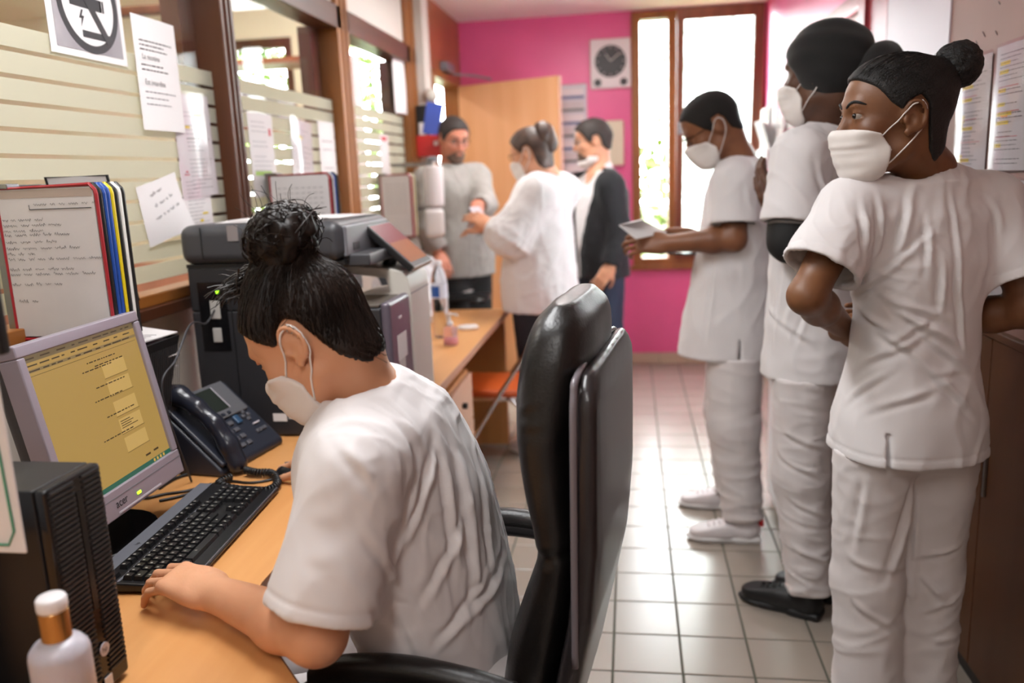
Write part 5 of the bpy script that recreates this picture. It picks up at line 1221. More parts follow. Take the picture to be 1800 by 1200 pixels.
# ------------------------------------------------------------------ seated woman in front
SK1 = skin('skin_light_brown', (212, 157, 122), (200, 143, 108))
W = Person('seated person in white tunic and mask typing, dark hair in a messy bun', (-0.28, 1.29, 0.0), SK1, 0.0042)
hc = V(-0.492, 1.205, 1.180); hfw = V(-0.80, 0.06, -0.58)
nb = V(-0.415, 1.225, 1.065)
W.head(hc, hfw, scale=0.95, neck=nb, neckr=0.055)
shL, shR = V(-0.402, 1.090, 1.005), V(-0.445, 1.375, 0.995)
elL, wrL = V(-0.452, 1.018, 0.782), at_z(372, 1040, 0.778)
elR, wrR = V(-0.60, 1.53, 0.80), V(-0.715, 1.735, 0.775)
W.add([(rc(nb, V(-0.41, 1.25, 0.95), 0.055, 0.08), 0.03), (rc(shL, shR, 0.04, 0.04), 0.03), (rc(V(-.40, 1.25, .93), V(-.34, 1.29, .6), 0.08, 0.08), 0.03)], [shL, shR, V(-.28, 1.29, .55)])
W.add(arm_prims(shL, elL, wrL, 1.02), [elL, wrL]); W.add(arm_prims(shR, elR, wrR), [elR, wrR])
kd = at_z(262, 1025, 0.765); hd_ = nrm(kd-wrL); hd_[2] = 0.02
W.add(hand_prims(wrL, hd_+V(0, 0, 0.10), V(0.05, -0.22, 1.0), -1, fcurl=[(0.40, 0.50, 0.30), (0.36, 0.52, 0.32), (0.38, 0.55, 0.32), (0.42, 0.5, 0.3)], spread=0.05, thumb=(0.75, 0.45, -0.45), s=0.96), [wrL+hd_*0.2])
W.add(hand_prims(wrR, V(-0.55, 0.35, -0.05), V(-0.1, 0, 1), 1, fcurl=[(0.3, 0.35, 0.2)]*4, thumb=(0.7, 0.6, -0.2), s=0.95), [wrR+V(-.16, .1, 0)])
W.body(0.10)
fwd_w = nrm(V(-0.98, 0.12, 0)); 
tw_ = Fld()
ch = [(V(-0.320, 1.30, 0.50), 0.180), (V(-0.334, 1.295, 0.62), 0.166), (V(-0.352, 1.285, 0.75), 0.163), (V(-0.382, 1.27, 0.86), 0.168), (V(-0.420, 1.25, 0.942), 0.166), (V(-0.445, 1.237, 0.995), 0.125)]
for (a, ra), (b, rb) in zip(ch[:-1], ch[1:]): tw_.u(rc(a, b, ra, rb, n=fwd_w+V(0, 0, 0.3), s=0.64), 0.05)
tw_.u(rc(nb+V(0.005, 0, -0.012), shL, 0.055, 0.064), 0.04).u(rc(nb+V(0.005, 0, -0.012), shR, 0.055, 0.066), 0.04)
tw_.u(sleeve(shL, elL, 0.86, 0.071, 0.084), 0.035).u(sleeve(shR, elR, 0.80, 0.072, 0.085), 0.035)
tw_.sub(rc(lerp(nb, W.hp(0, -0.02, -0.07), 0.35), W.hp(0, -0.02, -0.07), 0.056, 0.066), 0.006)
tw_.cut(half((0, 0, 0.49), (0, 0, -1)), 0.01)
CW = []
shL_w, elL_w = shL.copy(), elL.copy()
def hem_line(P, sh, el, frac, back=0.022, depth=0.0016):
    e = lerp(sh, el, frac); d = nrm(e-sh); q = P-e; h_ = q @ d; r_ = np.linalg.norm(q-h_[:, None]*d, axis=1)
    return -depth*np.exp(-((h_+back)/0.003)**2)*(r_ < 0.13)
def on(px, py, Yg): return at_y(px, py, Yg)
for a, b, w_, dp in (((735, 815), (640, 1010), .016, .010), ((760, 800), (705, 960), .014, .009), ((800, 790), (835, 1060), .015, .008), ((770, 780), (800, 1000), .013, .008), ((842, 830), (862, 1010), .013, .007),
                     ((660, 1070), (735, 1160), .014, .008), ((610, 1050), (680, 1180), .013, .008), ((880, 990), (800, 1100), .015, .009), ((850, 1010), (770, 1130), .012, .007), 
                     ((555, 850), (600, 930), .013, .010), ((530, 930), (590, 1000), .012, .009), ((625, 760), (560, 830), .015, .007), ((520, 880), (545, 930), .011, .008), ((570, 1000), (650, 975), .011, .008), ((600, 790), (650, 850), .014, .007), ((700, 740), (740, 820), .016, .006), ((815, 900), (750, 1050), .013, .007), ((640, 940), (690, 1040), .012, .006)):
    mid = 1.07 if (a[0]+b[0])/2 < 700 else 1.16
    CW.append((a, b, w_, dp))
def foldW(P, N):
    d = 0.0042*(ridge(P, 11, 36, stretch=(1.1, 1.1, 0.5))-0.4)+0.0014*waves(P, 12, 55)+0.0032*np.clip(waves(P, 14, 9)+0.35, 0, 1)*(ridge(P, 13, 92, n=2)-0.4)
    uv, zz_ = proj(P); vis = (N @ CF) < 0.25
    for a, b, w_, dp in CW:
        def near(q):
            c = (uv[:, 0]-q[0])**2+(uv[:, 1]-q[1])**2; c = np.where(vis, c, 1e9); return P[np.argmin(c)]
        d = d+crease(P, N, near(a), near(b), w_, dp)
    return d+hem_line(P, shL_w, elL_w, 0.86)
W.part('tunic', tw_, (-0.62, 0.88, 0.47), (-0.08, 1.60, 1.18), 0.0048, CLOTH, foldW)
hemp = [lerp(shL, elL, 0.835)+0.0845*(math.cos(t)*nrm(np.cross(elL-shL, V(1, 0, 0)))+math.sin(t)*nrm(np.cross(elL-shL, np.cross(elL-shL, V(1, 0, 0))))) for t in np.linspace(0, 2*math.pi, 40, endpoint=False)]
kn = [V(-0.70, 1.16, 0.50), V(-0.72, 1.38, 0.50)]; an_ = [V(-0.72, 1.14, 0.05), V(-0.74, 1.40, 0.05)]
W.part('trousers', trousers_field([(V(-0.30, 1.20, 0.555), kn[0], an_[0], (0.088, 0.072, 0.075)), (V(-0.30, 1.38, 0.555), kn[1], an_[1], (0.088, 0.072, 0.075))], (V(-0.28, 1.29, 0.565), (0.13, 0.185, 0.075)), 0), (-0.9, 0.98, 0.0), (-0.05, 1.6, 0.68), 0.009, CLOTHT, legfold(3, 0.004))
for a in an_: shoe(W, a+V(0.07, 0, -0.05), V(-1, 0, 0), m=mat('white_trainer', (220, 214, 216), 0.5), solem=mat('white_sole', (224, 222, 222), 0.5))
W.mask(0.0036)
# hair: drawn up into a loose knot
hw_ = hair_field(0.0065, HAIR_UP, 0.006)
kb_c = V(-0.004, -0.064, 0.150)                      # knot centre in head space, towards the crown
hw_.u(rc((0, -0.005, 0.105), kb_c, 0.05, 0.045), 0.03)
def strandnoise(P, N):
    q = (P-W.hc) @ W.hR; v = q-kb_c; th = np.arctan2(v[:, 0], -v[:, 1])
    return 0.0010*np.sin(th*75+8*np.sin(q[:, 2]*30))+0.0006*np.sin(th*140)
hair = W.onhead('hair', hw_, 0.0042, HAIRB, strandnoise)
bunf = Fld().u(ell(kb_c, (0.052, 0.050, 0.042)))
rg = np.random.default_rng(12)
for i in range(16):
    ax_ = rg.normal(size=3); ax_ /= np.linalg.norm(ax_); t0 = rg.uniform(0, 6.28); b1 = nrm(np.cross(ax_, rg.normal(size=3))); b2 = np.cross(ax_, b1); r_ = rg.uniform(0.034, 0.052)
    arc = [kb_c+ax_*0.014+(b1*math.cos(t)+b2*math.sin(t))*r_*np.array([1.15, 1.1, 0.9]) for t in np.linspace(t0, t0+rg.uniform(1.8, 3.4), 7)]
    for a, b in zip(arc[:-1], arc[1:]): bunf.u(rc(a, b, 0.011, 0.010), 0.007)
def bunnoise(P, N): return 0.0022*waves(P, 41, 160)+0.0035*(ridge(P, 43, 75)-0.4)
W.onhead('bun', bunf, 0.0038, HAIRB, bunnoise, parent=hair)
def strands(P, name, field, seeds, target, n, seed, rad=0.0006, lift=0.002, parent=None, m=HAIRB, K=12):
    r = np.random.default_rng(seed); b = MB(); S0 = np.array([seeds(r) for _ in range(n)]); T = target+r.normal(0, 0.012, (n, 3))
    t = np.linspace(0, 1, K)[None, :, None]; c = V(0, -0.01, 0.04)
    p = S0[:, None]*(1-t)+T[:, None]*t+r.normal(0, 0.0008, (n, K, 3)); dv = p-c
    rr_ = (1-t)*np.linalg.norm(S0-c, axis=1)[:, None, None]+t*np.linalg.norm(T-c, axis=1)[:, None, None]
    Q = (c+dv/np.linalg.norm(dv, axis=2, keepdims=True)*rr_).reshape(-1, 3).astype(np.float32)
    lf = np.broadcast_to(lift*np.sin(np.pi*t[..., 0])*r.uniform(0.3, 1.0, (n, 1)), (n, K)).reshape(-1).astype(np.float32)
    for _i in range(3): Q = Q-(field(Q)-lf)[:, None]*grad(field, Q)
    Q = (P.hc+(Q @ P.hR.T)*P.hs).reshape(n, K, 3)
    for i in range(n): b.tube(list(Q[i]), rad, 3, cap=False)
    o = P.mb(name, b, m, parent); o['kind'] = 'stuff'
def seedW(r):
    t = r.uniform(0, 1); L_ = [V(s_, y, z) for s_, y, z in ((0.03, 0.085, 0.085), (0.062, 0.055, 0.05), (0.072, 0.02, 0.02), (0.076, -0.02, 0.044), (0.072, -0.045, -0.02), (0.05, -0.08, -0.07), (0.0, -0.09, -0.085))]
    k = t*(len(L_)-1); i = min(int(k), len(L_)-2); p = lerp(L_[i], L_[i+1], k-i); p[0] *= r.choice([-1, -1, 1]); return p+r.normal(0, 0.006, 3)
strands(W, 'hair_strands', hw_, seedW, kb_c*np.array([1, 1, 0.75]), 520, 5, parent=hair)
b = MB(); rg = np.random.default_rng(18)
for i in range(240):
    ax_ = rg.normal(size=3); ax_ /= np.linalg.norm(ax_); b1 = nrm(np.cross(ax_, rg.normal(size=3))); b2 = np.cross(ax_, b1); r_ = rg.uniform(0.045, 0.060); t0 = rg.uniform(0, 6.28); kx = rg.uniform(20, 60); am = rg.uniform(0.001, 0.004)
    pts = [W.hc+W.hR @ (kb_c+ax_*0.012+(b1*math.cos(t)+b2*math.sin(t))*(r_+am*math.sin(t*kx*0.2))*np.array([1.08, 1.05, 0.86])) for t in np.linspace(t0, t0+rg.uniform(0.8, 2.4), 12)]
    b.tube(pts, rg.uniform(0.0006, 0.0012), 3, cap=False)
for i in range(110):
    p0 = V(rg.normal(0, 0.016), rg.uniform(-0.02, 0.02), 0.128+rg.normal(0, 0.008)); p1 = V(rg.normal(-0.006, 0.02), rg.uniform(0.05, 0.092), 0.112+rg.normal(0.004, 0.012)); cu = rg.uniform(0.002, 0.008); ph_ = rg.uniform(0, 6.28); kk_ = rg.uniform(5, 11)
    pts = [W.hc+W.hR @ (lerp(p0, p1, t)+V(cu*math.cos(ph_+kk_*t), 0, cu*math.sin(ph_+kk_*t)+0.018*math.sin(math.pi*t*0.8)+0.012*max(0, t-0.7)*3)) for t in np.linspace(0, 1, 11)]
    b.tube(pts, [0.0016*(1-0.6*j/10) for j in range(11)], 3, cap=False)
o = W.mb('bun_strands', b, HAIRB, hair); o['kind'] = 'stuff'
b = MB(); rg = np.random.default_rng(8)
for i in range(46):
    d = rg.normal(size=3); d /= np.linalg.norm(d); d[2] = abs(d[2])*0.8 if i % 3 else d[2]; p = kb_c+d*0.05; q = nrm(d+rg.normal(0, 0.5, 3)); sw = rg.normal(0, 1, 3)
    pts = [W.hc+W.hR @ (p+q*t*0.045+0.018*np.sin(t*3)*np.cross(q, sw)*0.6) for t in np.linspace(0, rg.uniform(0.5, 1.1), 8)]
    b.tube(pts, 0.0005, 3, cap=False)
for i in range(8):
    p = V(-rg.uniform(0.04, 0.072), -rg.uniform(0.05, 0.10), rg.uniform(-0.085, -0.03)); pts = [W.hc+W.hR @ (p+V(-0.006*t, -0.02*t, -0.03*t*rg.uniform(.5, 1))) for t in np.linspace(0, 1, 5)]; b.tube(pts, 0.0005, 3, cap=False)
o = W.mb('flyaway_strands', b, HAIRB, hair); o['kind'] = 'stuff'
er = W.hp(-0.086, -0.020, 0.022); W.mb('earring', MB().tube([er+W.hR @ (V(0, math.cos(t), math.sin(t))*0.0055) for t in np.linspace(0, 5.2, 14)], 0.0011, 6), mat('silver_jewellery', (210, 208, 204), 0.2, metal=1.0), smooth=True)
# ------------------------------------------------------------------ nurse nearest the right wall, seen from behind
SK2 = skin('skin_dark_brown', (122, 80, 50), (108, 68, 42))
Rb = V(0.620, 1.90, 0); rf = nrm(V(-0.30, 0.95, 0)); RR = frame(rf); rs = -RR[:, 0]     # rs: her left
Rp = Person('person in a white tunic with a high round bun and mask, nearest the right wall', tuple(Rb), SK2, 0.0045)
hcR = at_y(1572, 212, 1.86)
nbR = at_y(1632, 300, 1.90)
Rp.head(hcR, V(-0.985, -0.12, -0.05), neck=nbR, scale=1.02, neckr=0.050)
shL = Rb+rs*0.165+V(0, 0, 1.315); shR = Rb-rs*0.165+V(0, 0, 1.315)
elL = at_y(1418, 520, 1.77); wrL = V(0.50, 1.99, 1.03); elR = at_y(1815, 545, 1.89); wrR = V(0.66, 2.06, 1.03)
Rp.add([(rc(shL, shR, 0.035, 0.035), 0.03), (rc(Rb+V(0, 0, 1.3), Rb+V(0, 0, 0.95), 0.08, 0.08), 0.03)], [shL, shR, Rb+V(0, 0, .95)])
Rp.add(arm_prims(shL, elL, wrL, 0.92), [elL, wrL]); Rp.add(arm_prims(shR, elR, wrR, 0.92), [elR, wrR])
Rp.add(hand_prims(wrL, V(0.7, 0.25, 0), V(0, 1, 0.2), 1), [wrL+V(.15, .05, 0)]); Rp.add(hand_prims(wrR, V(-0.8, 0.2, 0.1), V(0, 1, 0.2), -1), [wrR+V(-.15, .05, 0)])
Rp.body(0.10); Rp.eyes((-0.1, 0.0)); 
mkR = Rp.mask(0.0036, off=0.008)
tR = Fld().u(xf(zstack([(0.765, 0.0, 0.005, 0.168, 0.150), (0.86, 0, 0.005, 0.160, 0.140), (0.98, 0, 0.0, 0.136, 0.114), (1.08, 0, -0.002, 0.130, 0.108), (1.20, 0, -0.004, 0.148, 0.110), (1.30, 0, 0.0, 0.152, 0.092), (1.36, 0, 0.005, 0.10, 0.07)], p=2.3), RR, Rb))
tR.u(rc(nbR+V(0, 0, -0.03), shL+V(0, 0, 0.0), 0.052, 0.060), 0.045).u(rc(nbR+V(0, 0, -0.03), shR, 0.052, 0.060), 0.045)
tR.u(sleeve(shL, elL, 0.70, 0.066, 0.088), 0.035).u(sleeve(shR, elR, 0.70, 0.066, 0.088), 0.035)
tR.sub(rc(lerp(nbR, Rp.hp(0, -0.03, -0.07), 0.30), Rp.hp(0, -0.03, -0.07), 0.050, 0.060), 0.006)
tR.cut(half((0, 0, 0.768), (0, 0, -1)), 0.004)
sl = Rb+rs*0.115-rf*0.15
tR.sub(rbox(sl+V(0, 0, 0.79), (0.004, 0.06, 0.055), 0.003, np.stack([rs, rf, V(0, 0, 1)], 1)), 0.003)
CR_ = [((1512, 370), (1520, 440), .012, .009), ((1545, 360), (1535, 450), .012, .009), ((1598, 345), (1575, 450), .014, .010), ((1630, 410), (1550, 480), .012, .008), ((1668, 345), (1680, 520), .010, .006), ((1630, 390), (1628, 470), .012, .008), ((1655, 470), (1650, 540), .012, .008), ((1740, 360), (1752, 430), .010, .007), ((1752, 380), (1735, 470), .010, .007),
       ((1500, 520), (1560, 480), .014, .009), ((1510, 545), (1570, 590), .014, .010), ((1560, 530), (1650, 560), .013, .008), ((1580, 550), (1680, 610), .015, .011), ((1540, 580), (1600, 620), .014, .010), ((1600, 570), (1690, 650), .014, .009), ((1560, 610), (1640, 560), .012, .007), ((1520, 640), (1620, 600), .014, .009), ((1500, 700), (1560, 660), .013, .006), ((1620, 640), (1700, 720), .014, .008), ((1650, 660), (1705, 640), .012, .007), ((1540, 720), (1640, 690), .014, .006), ((1680, 480), (1690, 600), .010, .007)]
def pixel_folds(lst, base):
    def d_(P, N):
        d = base(P, N); uv, _ = proj(P); vis = (N @ CF) < 0.2
        for a, b, w_, dp in lst:
            def near(q):
                c = (uv[:, 0]-q[0])**2+(uv[:, 1]-q[1])**2; c = np.where(vis, c, 1e9); return P[np.argmin(c)]
            d = d+crease(P, N, near(a), near(b), w_, dp)
        return d
    return d_
Rp.part('tunic', tR, Rb+V(-.36, -.28, .75), Rb+V(.36, .28, 1.46), 0.0048, CLOTH, pixel_folds(CR_, lambda P, N, a_=shL.copy(), b_=elL.copy(), c_=shR.copy(), d_=elR.copy(): 0.0032*(ridge(P, 51, 34)-0.4)+0.001*waves(P, 52, 60)+0.0026*np.clip(waves(P, 54, 9)+0.3, 0, 1)*(ridge(P, 53, 90, n=2)-0.4)+hem_line(P, a_, b_, 0.70)+hem_line(P, c_, d_, 0.70)-0.0018*np.exp(-((P[:, 2]-0.792)/0.003)**2)))
hipL, hipR = Rb+rs*0.085+V(0, 0, 0.83), Rb-rs*0.085+V(0, 0, 0.83)
aL, aR = V(0.575, 1.93, 0.03), V(0.715, 1.99, 0.03)
kL, kR = lerp(hipL, aL, 0.5)+rf*0.015, lerp(hipR, aR, 0.5)+rf*0.015
Rp.part('trousers', trousers_field([(hipL, kL, aL, (0.090, 0.078, 0.082)), (hipR, kR, aR, (0.090, 0.078, 0.082))], (Rb+V(0, 0, .83), (0.15, 0.115, 0.11), RR), 0.778), Rb+V(-.36, -.3, 0), Rb+V(.36, .32, 1.0), 0.0065, CLOTHT, pixel_folds([((1600, 860), (1560, 1010), .016, .010), ((1610, 870), (1595, 1060), .014, .009), ((1495, 985), (1590, 1000), .013, .008), ((1500, 1060), (1575, 1110), .013, .006), ((1620, 980), (1690, 960), .013, .008), ((1615, 1010), (1660, 1060), .014, .010), ((1625, 1080), (1690, 1040), .013, .008), ((1640, 1130), (1690, 1110), .012, .007), ((1520, 850), (1500, 960), .014, .006)], legfold(13, 0.006)))
for a in (aL, aR): shoe(Rp, a-rf*0.075-V(0, 0, 0.03), rf, 0.25, mat('white_trainer', (220, 214, 216), 0.5), mat('white_sole', (224, 222, 222), 0.5))
hrR = hair_field(0.007, [(0.110, 0.092), (0.084, 0.086), (0.060, 0.066), (0.036, 0.034), (0.016, 0.018), (0.004, 0.040), (-0.020, 0.044), (-0.036, 0.026), (-0.040, -0.020), (-0.042, -0.060), (-0.062, -0.098), (-0.110, -0.085), (-0.18, -0.06), (-0.18, 0.22), (0.13, 0.22)], 0.006)
hrR.u(rc((0, -0.06, 0.05), (0, -0.104, 0.085), 0.06, 0.035), 0.03)
hR_ = Rp.onhead('hair', hrR, 0.0042, HAIRK, lambda P, N: 0.0008*waves(P, 61, 260))
Rp.onhead('bun', Fld().u(ell((0, -0.126, 0.098), (0.047, 0.045, 0.046))), 0.003, HAIRK, lambda P, N: 0.0030*waves(P, 62, 110)+0.0022*waves(P, 63, 420), parent=hR_)
bz_ = MB(); rg = np.random.default_rng(77)
for i in range(420):
    d = rg.normal(size=3); d /= np.linalg.norm(d); cb = V(0, -0.126, 0.098); t_ = nrm(np.cross(d, rg.normal(size=3))); p0 = cb+d*0.0455; bz_.tube([Rp.hc+Rp.hR @ (p0+t_*0.012*t+d*(0.004*t*(1.4-t)+0.0)) for t in (0, 0.5, 1.0)], 0.0005, 3, cap=False)
o = Rp.mb('bun_frizz', bz_, HAIRK, hR_); o['kind'] = 'stuff'
def seedR(r):
    t = r.uniform(0, 1); L_ = [V(*q) for q in ((0.02, 0.085, 0.09), (0.055, 0.062, 0.066), (0.070, 0.034, 0.034), (0.074, 0.012, 0.02))]; k = t*3; i = min(int(k), 2); p = lerp(L_[i], L_[i+1], k-i); p[0] *= -1; return p+r.normal(0, 0.004, 3)
strands(Rp, 'edge_strands', hrR, seedR, V(0, -0.07, 0.09), 120, 6, 0.00045, 0.0008, hR_, HAIRK)

# ------------------------------------------------------------------ nurse with the black head wrap
SK3 = skin('skin_deep_brown', (92, 60, 42), (80, 50, 34))
Tb = V(0.545, 2.52, 0); tf = nrm(V(-0.88, 0.47, 0)); TR = frame(tf); tsd = -TR[:, 0]
Tp = Person('tall person in white scrubs with a black head wrap and black elbow sleeve', tuple(Tb), SK3, 0.0055)
hcT = at_y(1450, 136, 2.47)
nbT = at_y(1452, 222, 2.50)
Tp.head(hcT, V(-0.80, 0.58, -0.03), neck=nbT, scale=1.03, detail=False, neckr=0.052)
shL = at_y(1408, 275, 2.37); shR = shL-tsd*0.34+V(0, 0, 0.0); elL = at_y(1388, 425, 2.33); wrL = at_y(1368, 355, 2.60); elR = shR+V(-.06, .05, -.28); wrR = at_y(1372, 385, 2.66)
Tp.add([(rc(shL, shR, 0.035, 0.035), 0.03), (rc(Tb+V(0, 0, 1.38), Tb+V(0, 0, 1.0), 0.11, 0.10), 0.03)], [shL, shR, Tb+V(0, 0, 1)])
Tp.add(arm_prims(shL, elL, wrL), [elL, wrL]); Tp.add(arm_prims(shR, elR, wrR), [elR, wrR]); Tp.add(hand_prims(wrL, V(-0.2, 0.3, 0.3), V(-1, 0.3, 0.2), 1), [wrL+V(-.05, .1, .1)]); Tp.add(hand_prims(wrR, V(-0.25, 0.0, 0.5), V(-0.6, -0.6, 0.2), -1), [wrR+V(-.05, .05, .15)])
Tp.body(0.10); Tp.mask(0.005)
zs = shL[2]
tT = Fld().u(xf(zstack([(0.795, 0, 0.0, 0.175, 0.150), (0.9, 0, 0.0, 0.170, 0.142), (1.05, 0, 0.0, 0.165, 0.130), (1.2, 0, 0.0, 0.175, 0.128), (zs-0.06, 0, -0.004, 0.185, 0.118), (zs+0.01, 0, 0, 0.175, 0.10), (zs+0.07, 0, 0, 0.10, 0.07)], p=2.3), TR, Tb))
tT.u(rc(nbT+V(0, 0, -0.05), shL, 0.06, 0.068), 0.05).u(rc(nbT+V(0, 0, -0.05), shR, 0.06, 0.068), 0.05).u(sleeve(shL, elL, 0.78, 0.074, 0.086), 0.035).u(sleeve(shR, elR, 0.78, 0.074, 0.086), 0.035)
tT.sub(rc(lerp(nbT, Tp.hp(0, -0.03, -0.07), 0.30), Tp.hp(0, -0.03, -0.07), 0.050, 0.060), 0.006).cut(half((0, 0, 0.797), (0, 0, -1)), 0.004)
Tp.part('tunic', tT, Tb+V(-.38, -.38, .77), Tb+V(.38, .38, 1.6), 0.0065, CLOTH, pixel_folds([((1440, 300), (1450, 430), .013, .009), ((1425, 430), (1380, 560), .014, .008), ((1375, 470), (1360, 600), .013, .006), ((1440, 470), (1400, 600), .014, .008), ((1460, 250), (1470, 330), .012, .007), ((1350, 540), (1420, 600), .014, .007)], bodyfold(71, 0.005)))
Tp.part('elbow_sleeve', Fld().u(rc(lerp(shL, elL, 0.72), elL, 0.062, 0.056)).u(rc(elL, lerp(elL, wrL, 0.35), 0.056, 0.052), 0.02).cut(half(lerp(shL, elL, 0.70), shL-elL), 0.003), elL-.2, elL+.2, 0.0055, mat('black_stretch_fabric', (14, 14, 15), 0.8), lambda P, N: 0.003*waves(P, 5, 45))
Tp.part('sleeve_band', Fld().u(rc(lerp(shL, elL, 0.77), lerp(shL, elL, 0.84), 0.0655, 0.0645, n=None)).cut(half(lerp(shL, elL, 0.765), shL-elL)).cut(half(lerp(shL, elL, 0.82), elL-shL)), elL-.2, elL+.2, 0.006, mat('grey_band', (120, 116, 114), 0.7))
hL, hR = Tb+tsd*0.09+V(0, 0, 0.88), Tb-tsd*0.09+V(0, 0, 0.88); aL, aR = at_z(1424, 1088, 0)+V(0, 0.03, 0.095), V(0.64, 2.62, 0.095); kL, kR = lerp(hL, aL, 0.5)+tf*0.02, lerp(hR, aR, 0.5)+tf*0.02
Tp.part('trousers', trousers_field([(hL, kL, aL, (0.100, 0.082, 0.072)), (hR, kR, aR, (0.100, 0.082, 0.072))], (Tb+V(0, 0, .88), (0.165, 0.125, 0.11), TR), 0.807), Tb+V(-.36, -.36, 0), Tb+V(.36, .36, 1.05), 0.0065, CLOTHT, pixel_folds([((1370, 700), (1460, 720), .014, .008), ((1380, 760), (1450, 790), .013, .009), ((1370, 800), (1440, 840), .013, .009), ((1385, 660), (1450, 690), .013, .007), ((1390, 880), (1450, 910), .012, .007), ((1395, 960), (1450, 990), .012, .007)], legfold(23, 0.007)))
BS = mat('black_leather_trainer', (20, 20, 22), 0.5)
shoe(Tp, at_z(1452, 1097, 0)+V(0.0, 0.03, 0), at_z(1318, 1060, 0)-at_z(1452, 1097, 0), 0.285, BS, BS, 0.09); shoe(Tp, aR+tf*-0.09-V(0, 0, 0.095), V(-0.85, 0.4, 0), 0.285, BS, BS, 0.09)
WRAP = mat('black_knit_wrap', (13, 13, 14), 0.9, bump=0.3, bscale=600, sheen=0.2)
tb = Fld().u(ell((0, -0.012, 0.052), (0.094, 0.116, 0.098))).u(ell((0, -0.03, 0.0), (0.088, 0.085, 0.07)), 0.03)
sideT = poly2([(0.13, 0.066), (0.088, 0.056), (0.060, 0.022), (0.034, -0.030), (0.0, -0.058), (-0.05, -0.078), (-0.2, -0.12), (-0.2, 0.25), (0.13, 0.25)]); tb.cut(lambda P: sideT(P[:, 1], P[:, 2]), 0.006)
wrp = Tp.onhead('head_wrap', tb, 0.005, WRAP, lambda P, N: 0.0025*waves(P, 81, 40)+0.0012*np.sin(P @ V(30, 40, 90)*1.2))
Tp.part('wrap_knot', xf(Fld().u(ell((0.012, -0.128, -0.012), (0.072, 0.066, 0.086), frame((0, 1, 0.5)))), Tp.hR, Tp.hc, Tp.hs), Tp.hc-.3, Tp.hc+.3, 0.006, WRAP, lambda P, N: 0.005*waves(P, 83, 34)+0.004*(ridge(P, 84, 30)-.4), parent=wrp)

# ------------------------------------------------------------------ nurse reading a paper
SK4 = skin('skin_mid_brown', (132, 84, 54), (116, 72, 46))
Mb = V(0.385, 3.12, 0); mf = nrm(V(-0.98, 0.12, 0)); MR = frame(mf); msd = -MR[:, 0]
Mp = Person('person with cropped hair in white scrubs and mask, reading a paper', tuple(Mb), SK4, 0.0058)
hcM = at_y(1254, 226, 3.12); nbM = at_y(1298, 278, 3.14)
Mp.head(hcM, V(-0.86, -0.10, -0.50), neck=nbM, scale=1.0, detail=False, neckr=0.056)
shL = at_y(1293, 318, 2.97); shR = shL-msd*0.33; elL = at_y(1290, 420, 2.94); wrL = at_y(1168, 428, 2.97); elR = shR+V(-.03, .02, -.27); wrR = at_y(1205, 412, 3.22)
Mp.add([(rc(shL, shR, 0.035, 0.035), 0.03), (rc(Mb+V(0, 0, 1.3), Mb+V(0, 0, 0.95), 0.08, 0.08), 0.03)], [shL, shR, Mb+V(0, 0, 1)])
Mp.add(arm_prims(shL, elL, wrL, 1.05), [elL, wrL]); Mp.add(arm_prims(shR, elR, wrR, 1.05), [elR, wrR])
Mp.add(hand_prims(wrL, V(-1, 0.05, 0.05), V(-0.1, -0.9, 0.5), -1, fcurl=[(0.5, 0.8, 0.5)]*4, thumb=(0.85, 0.3, -0.1)), [wrL+V(-.17, 0, 0)]); Mp.add(hand_prims(wrR, V(-0.9, -0.3, 0.1), V(-0.1, 0.4, 0.9), -1, fcurl=[(0.3, 0.5, 0.3)]*4), [wrR+V(-.15, -.05, .05)])
Mp.body(0.10); Mp.mask(0.0055); Mp.glasses()
zs = shL[2]
tM = Fld().u(xf(zstack([(0.725, 0, 0.03, 0.185, 0.185), (0.85, 0, 0.025, 0.180, 0.172), (1.0, 0, 0.015, 0.17, 0.150), (1.15, 0, 0.005, 0.175, 0.138), (zs-0.06, 0, -0.004, 0.185, 0.125), (zs+0.01, 0, -0.005, 0.17, 0.10), (zs+0.06, 0, -0.005, 0.10, 0.075)], p=2.3), MR, Mb))
tM.u(rc(nbM+V(0, 0, -0.05), shL, 0.06, 0.068), 0.05).u(rc(nbM+V(0, 0, -0.05), shR, 0.06, 0.068), 0.05).u(sleeve(shL, elL, 0.74, 0.074, 0.088), 0.035).u(sleeve(shR, elR, 0.74, 0.074, 0.088), 0.035)
tM.sub(rc(lerp(nbM, Mp.hp(0, -0.03, -0.07), 0.30), Mp.hp(0, -0.03, -0.07), 0.050, 0.060), 0.006).cut(half((0, 0, 0.728), (0, 0, -1)), 0.004)
tM.sub(rbox(Mb+msd*0.18-mf*0.015+V(0, 0, 0.75), (0.05, 0.004, 0.06), 0.003, MR), 0.003)
Mp.part('tunic', tM, Mb+V(-.38, -.36, .7), Mb+V(.38, .36, 1.52), 0.0068, CLOTH, pixel_folds([((1310, 330), (1300, 420), .014, .008), ((1255, 460), (1240, 600), .014, .006), ((1300, 460), (1290, 620), .014, .006), ((1225, 470), (1215, 560), .012, .005)], bodyfold(91, 0.005)))
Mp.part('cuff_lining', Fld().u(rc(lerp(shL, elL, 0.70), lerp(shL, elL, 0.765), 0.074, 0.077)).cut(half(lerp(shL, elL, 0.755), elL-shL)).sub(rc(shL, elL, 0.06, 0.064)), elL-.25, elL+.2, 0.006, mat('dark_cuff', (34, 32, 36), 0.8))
hL, hR = Mb+msd*0.09+V(0, 0, 0.84), Mb-msd*0.09+V(0, 0, 0.84); aL, aR = V(0.415, 3.06, 0.09), V(0.41, 3.34, 0.09); kL, kR = lerp(hL, aL, 0.5)+mf*0.02, lerp(hR, aR, 0.5)+mf*0.02
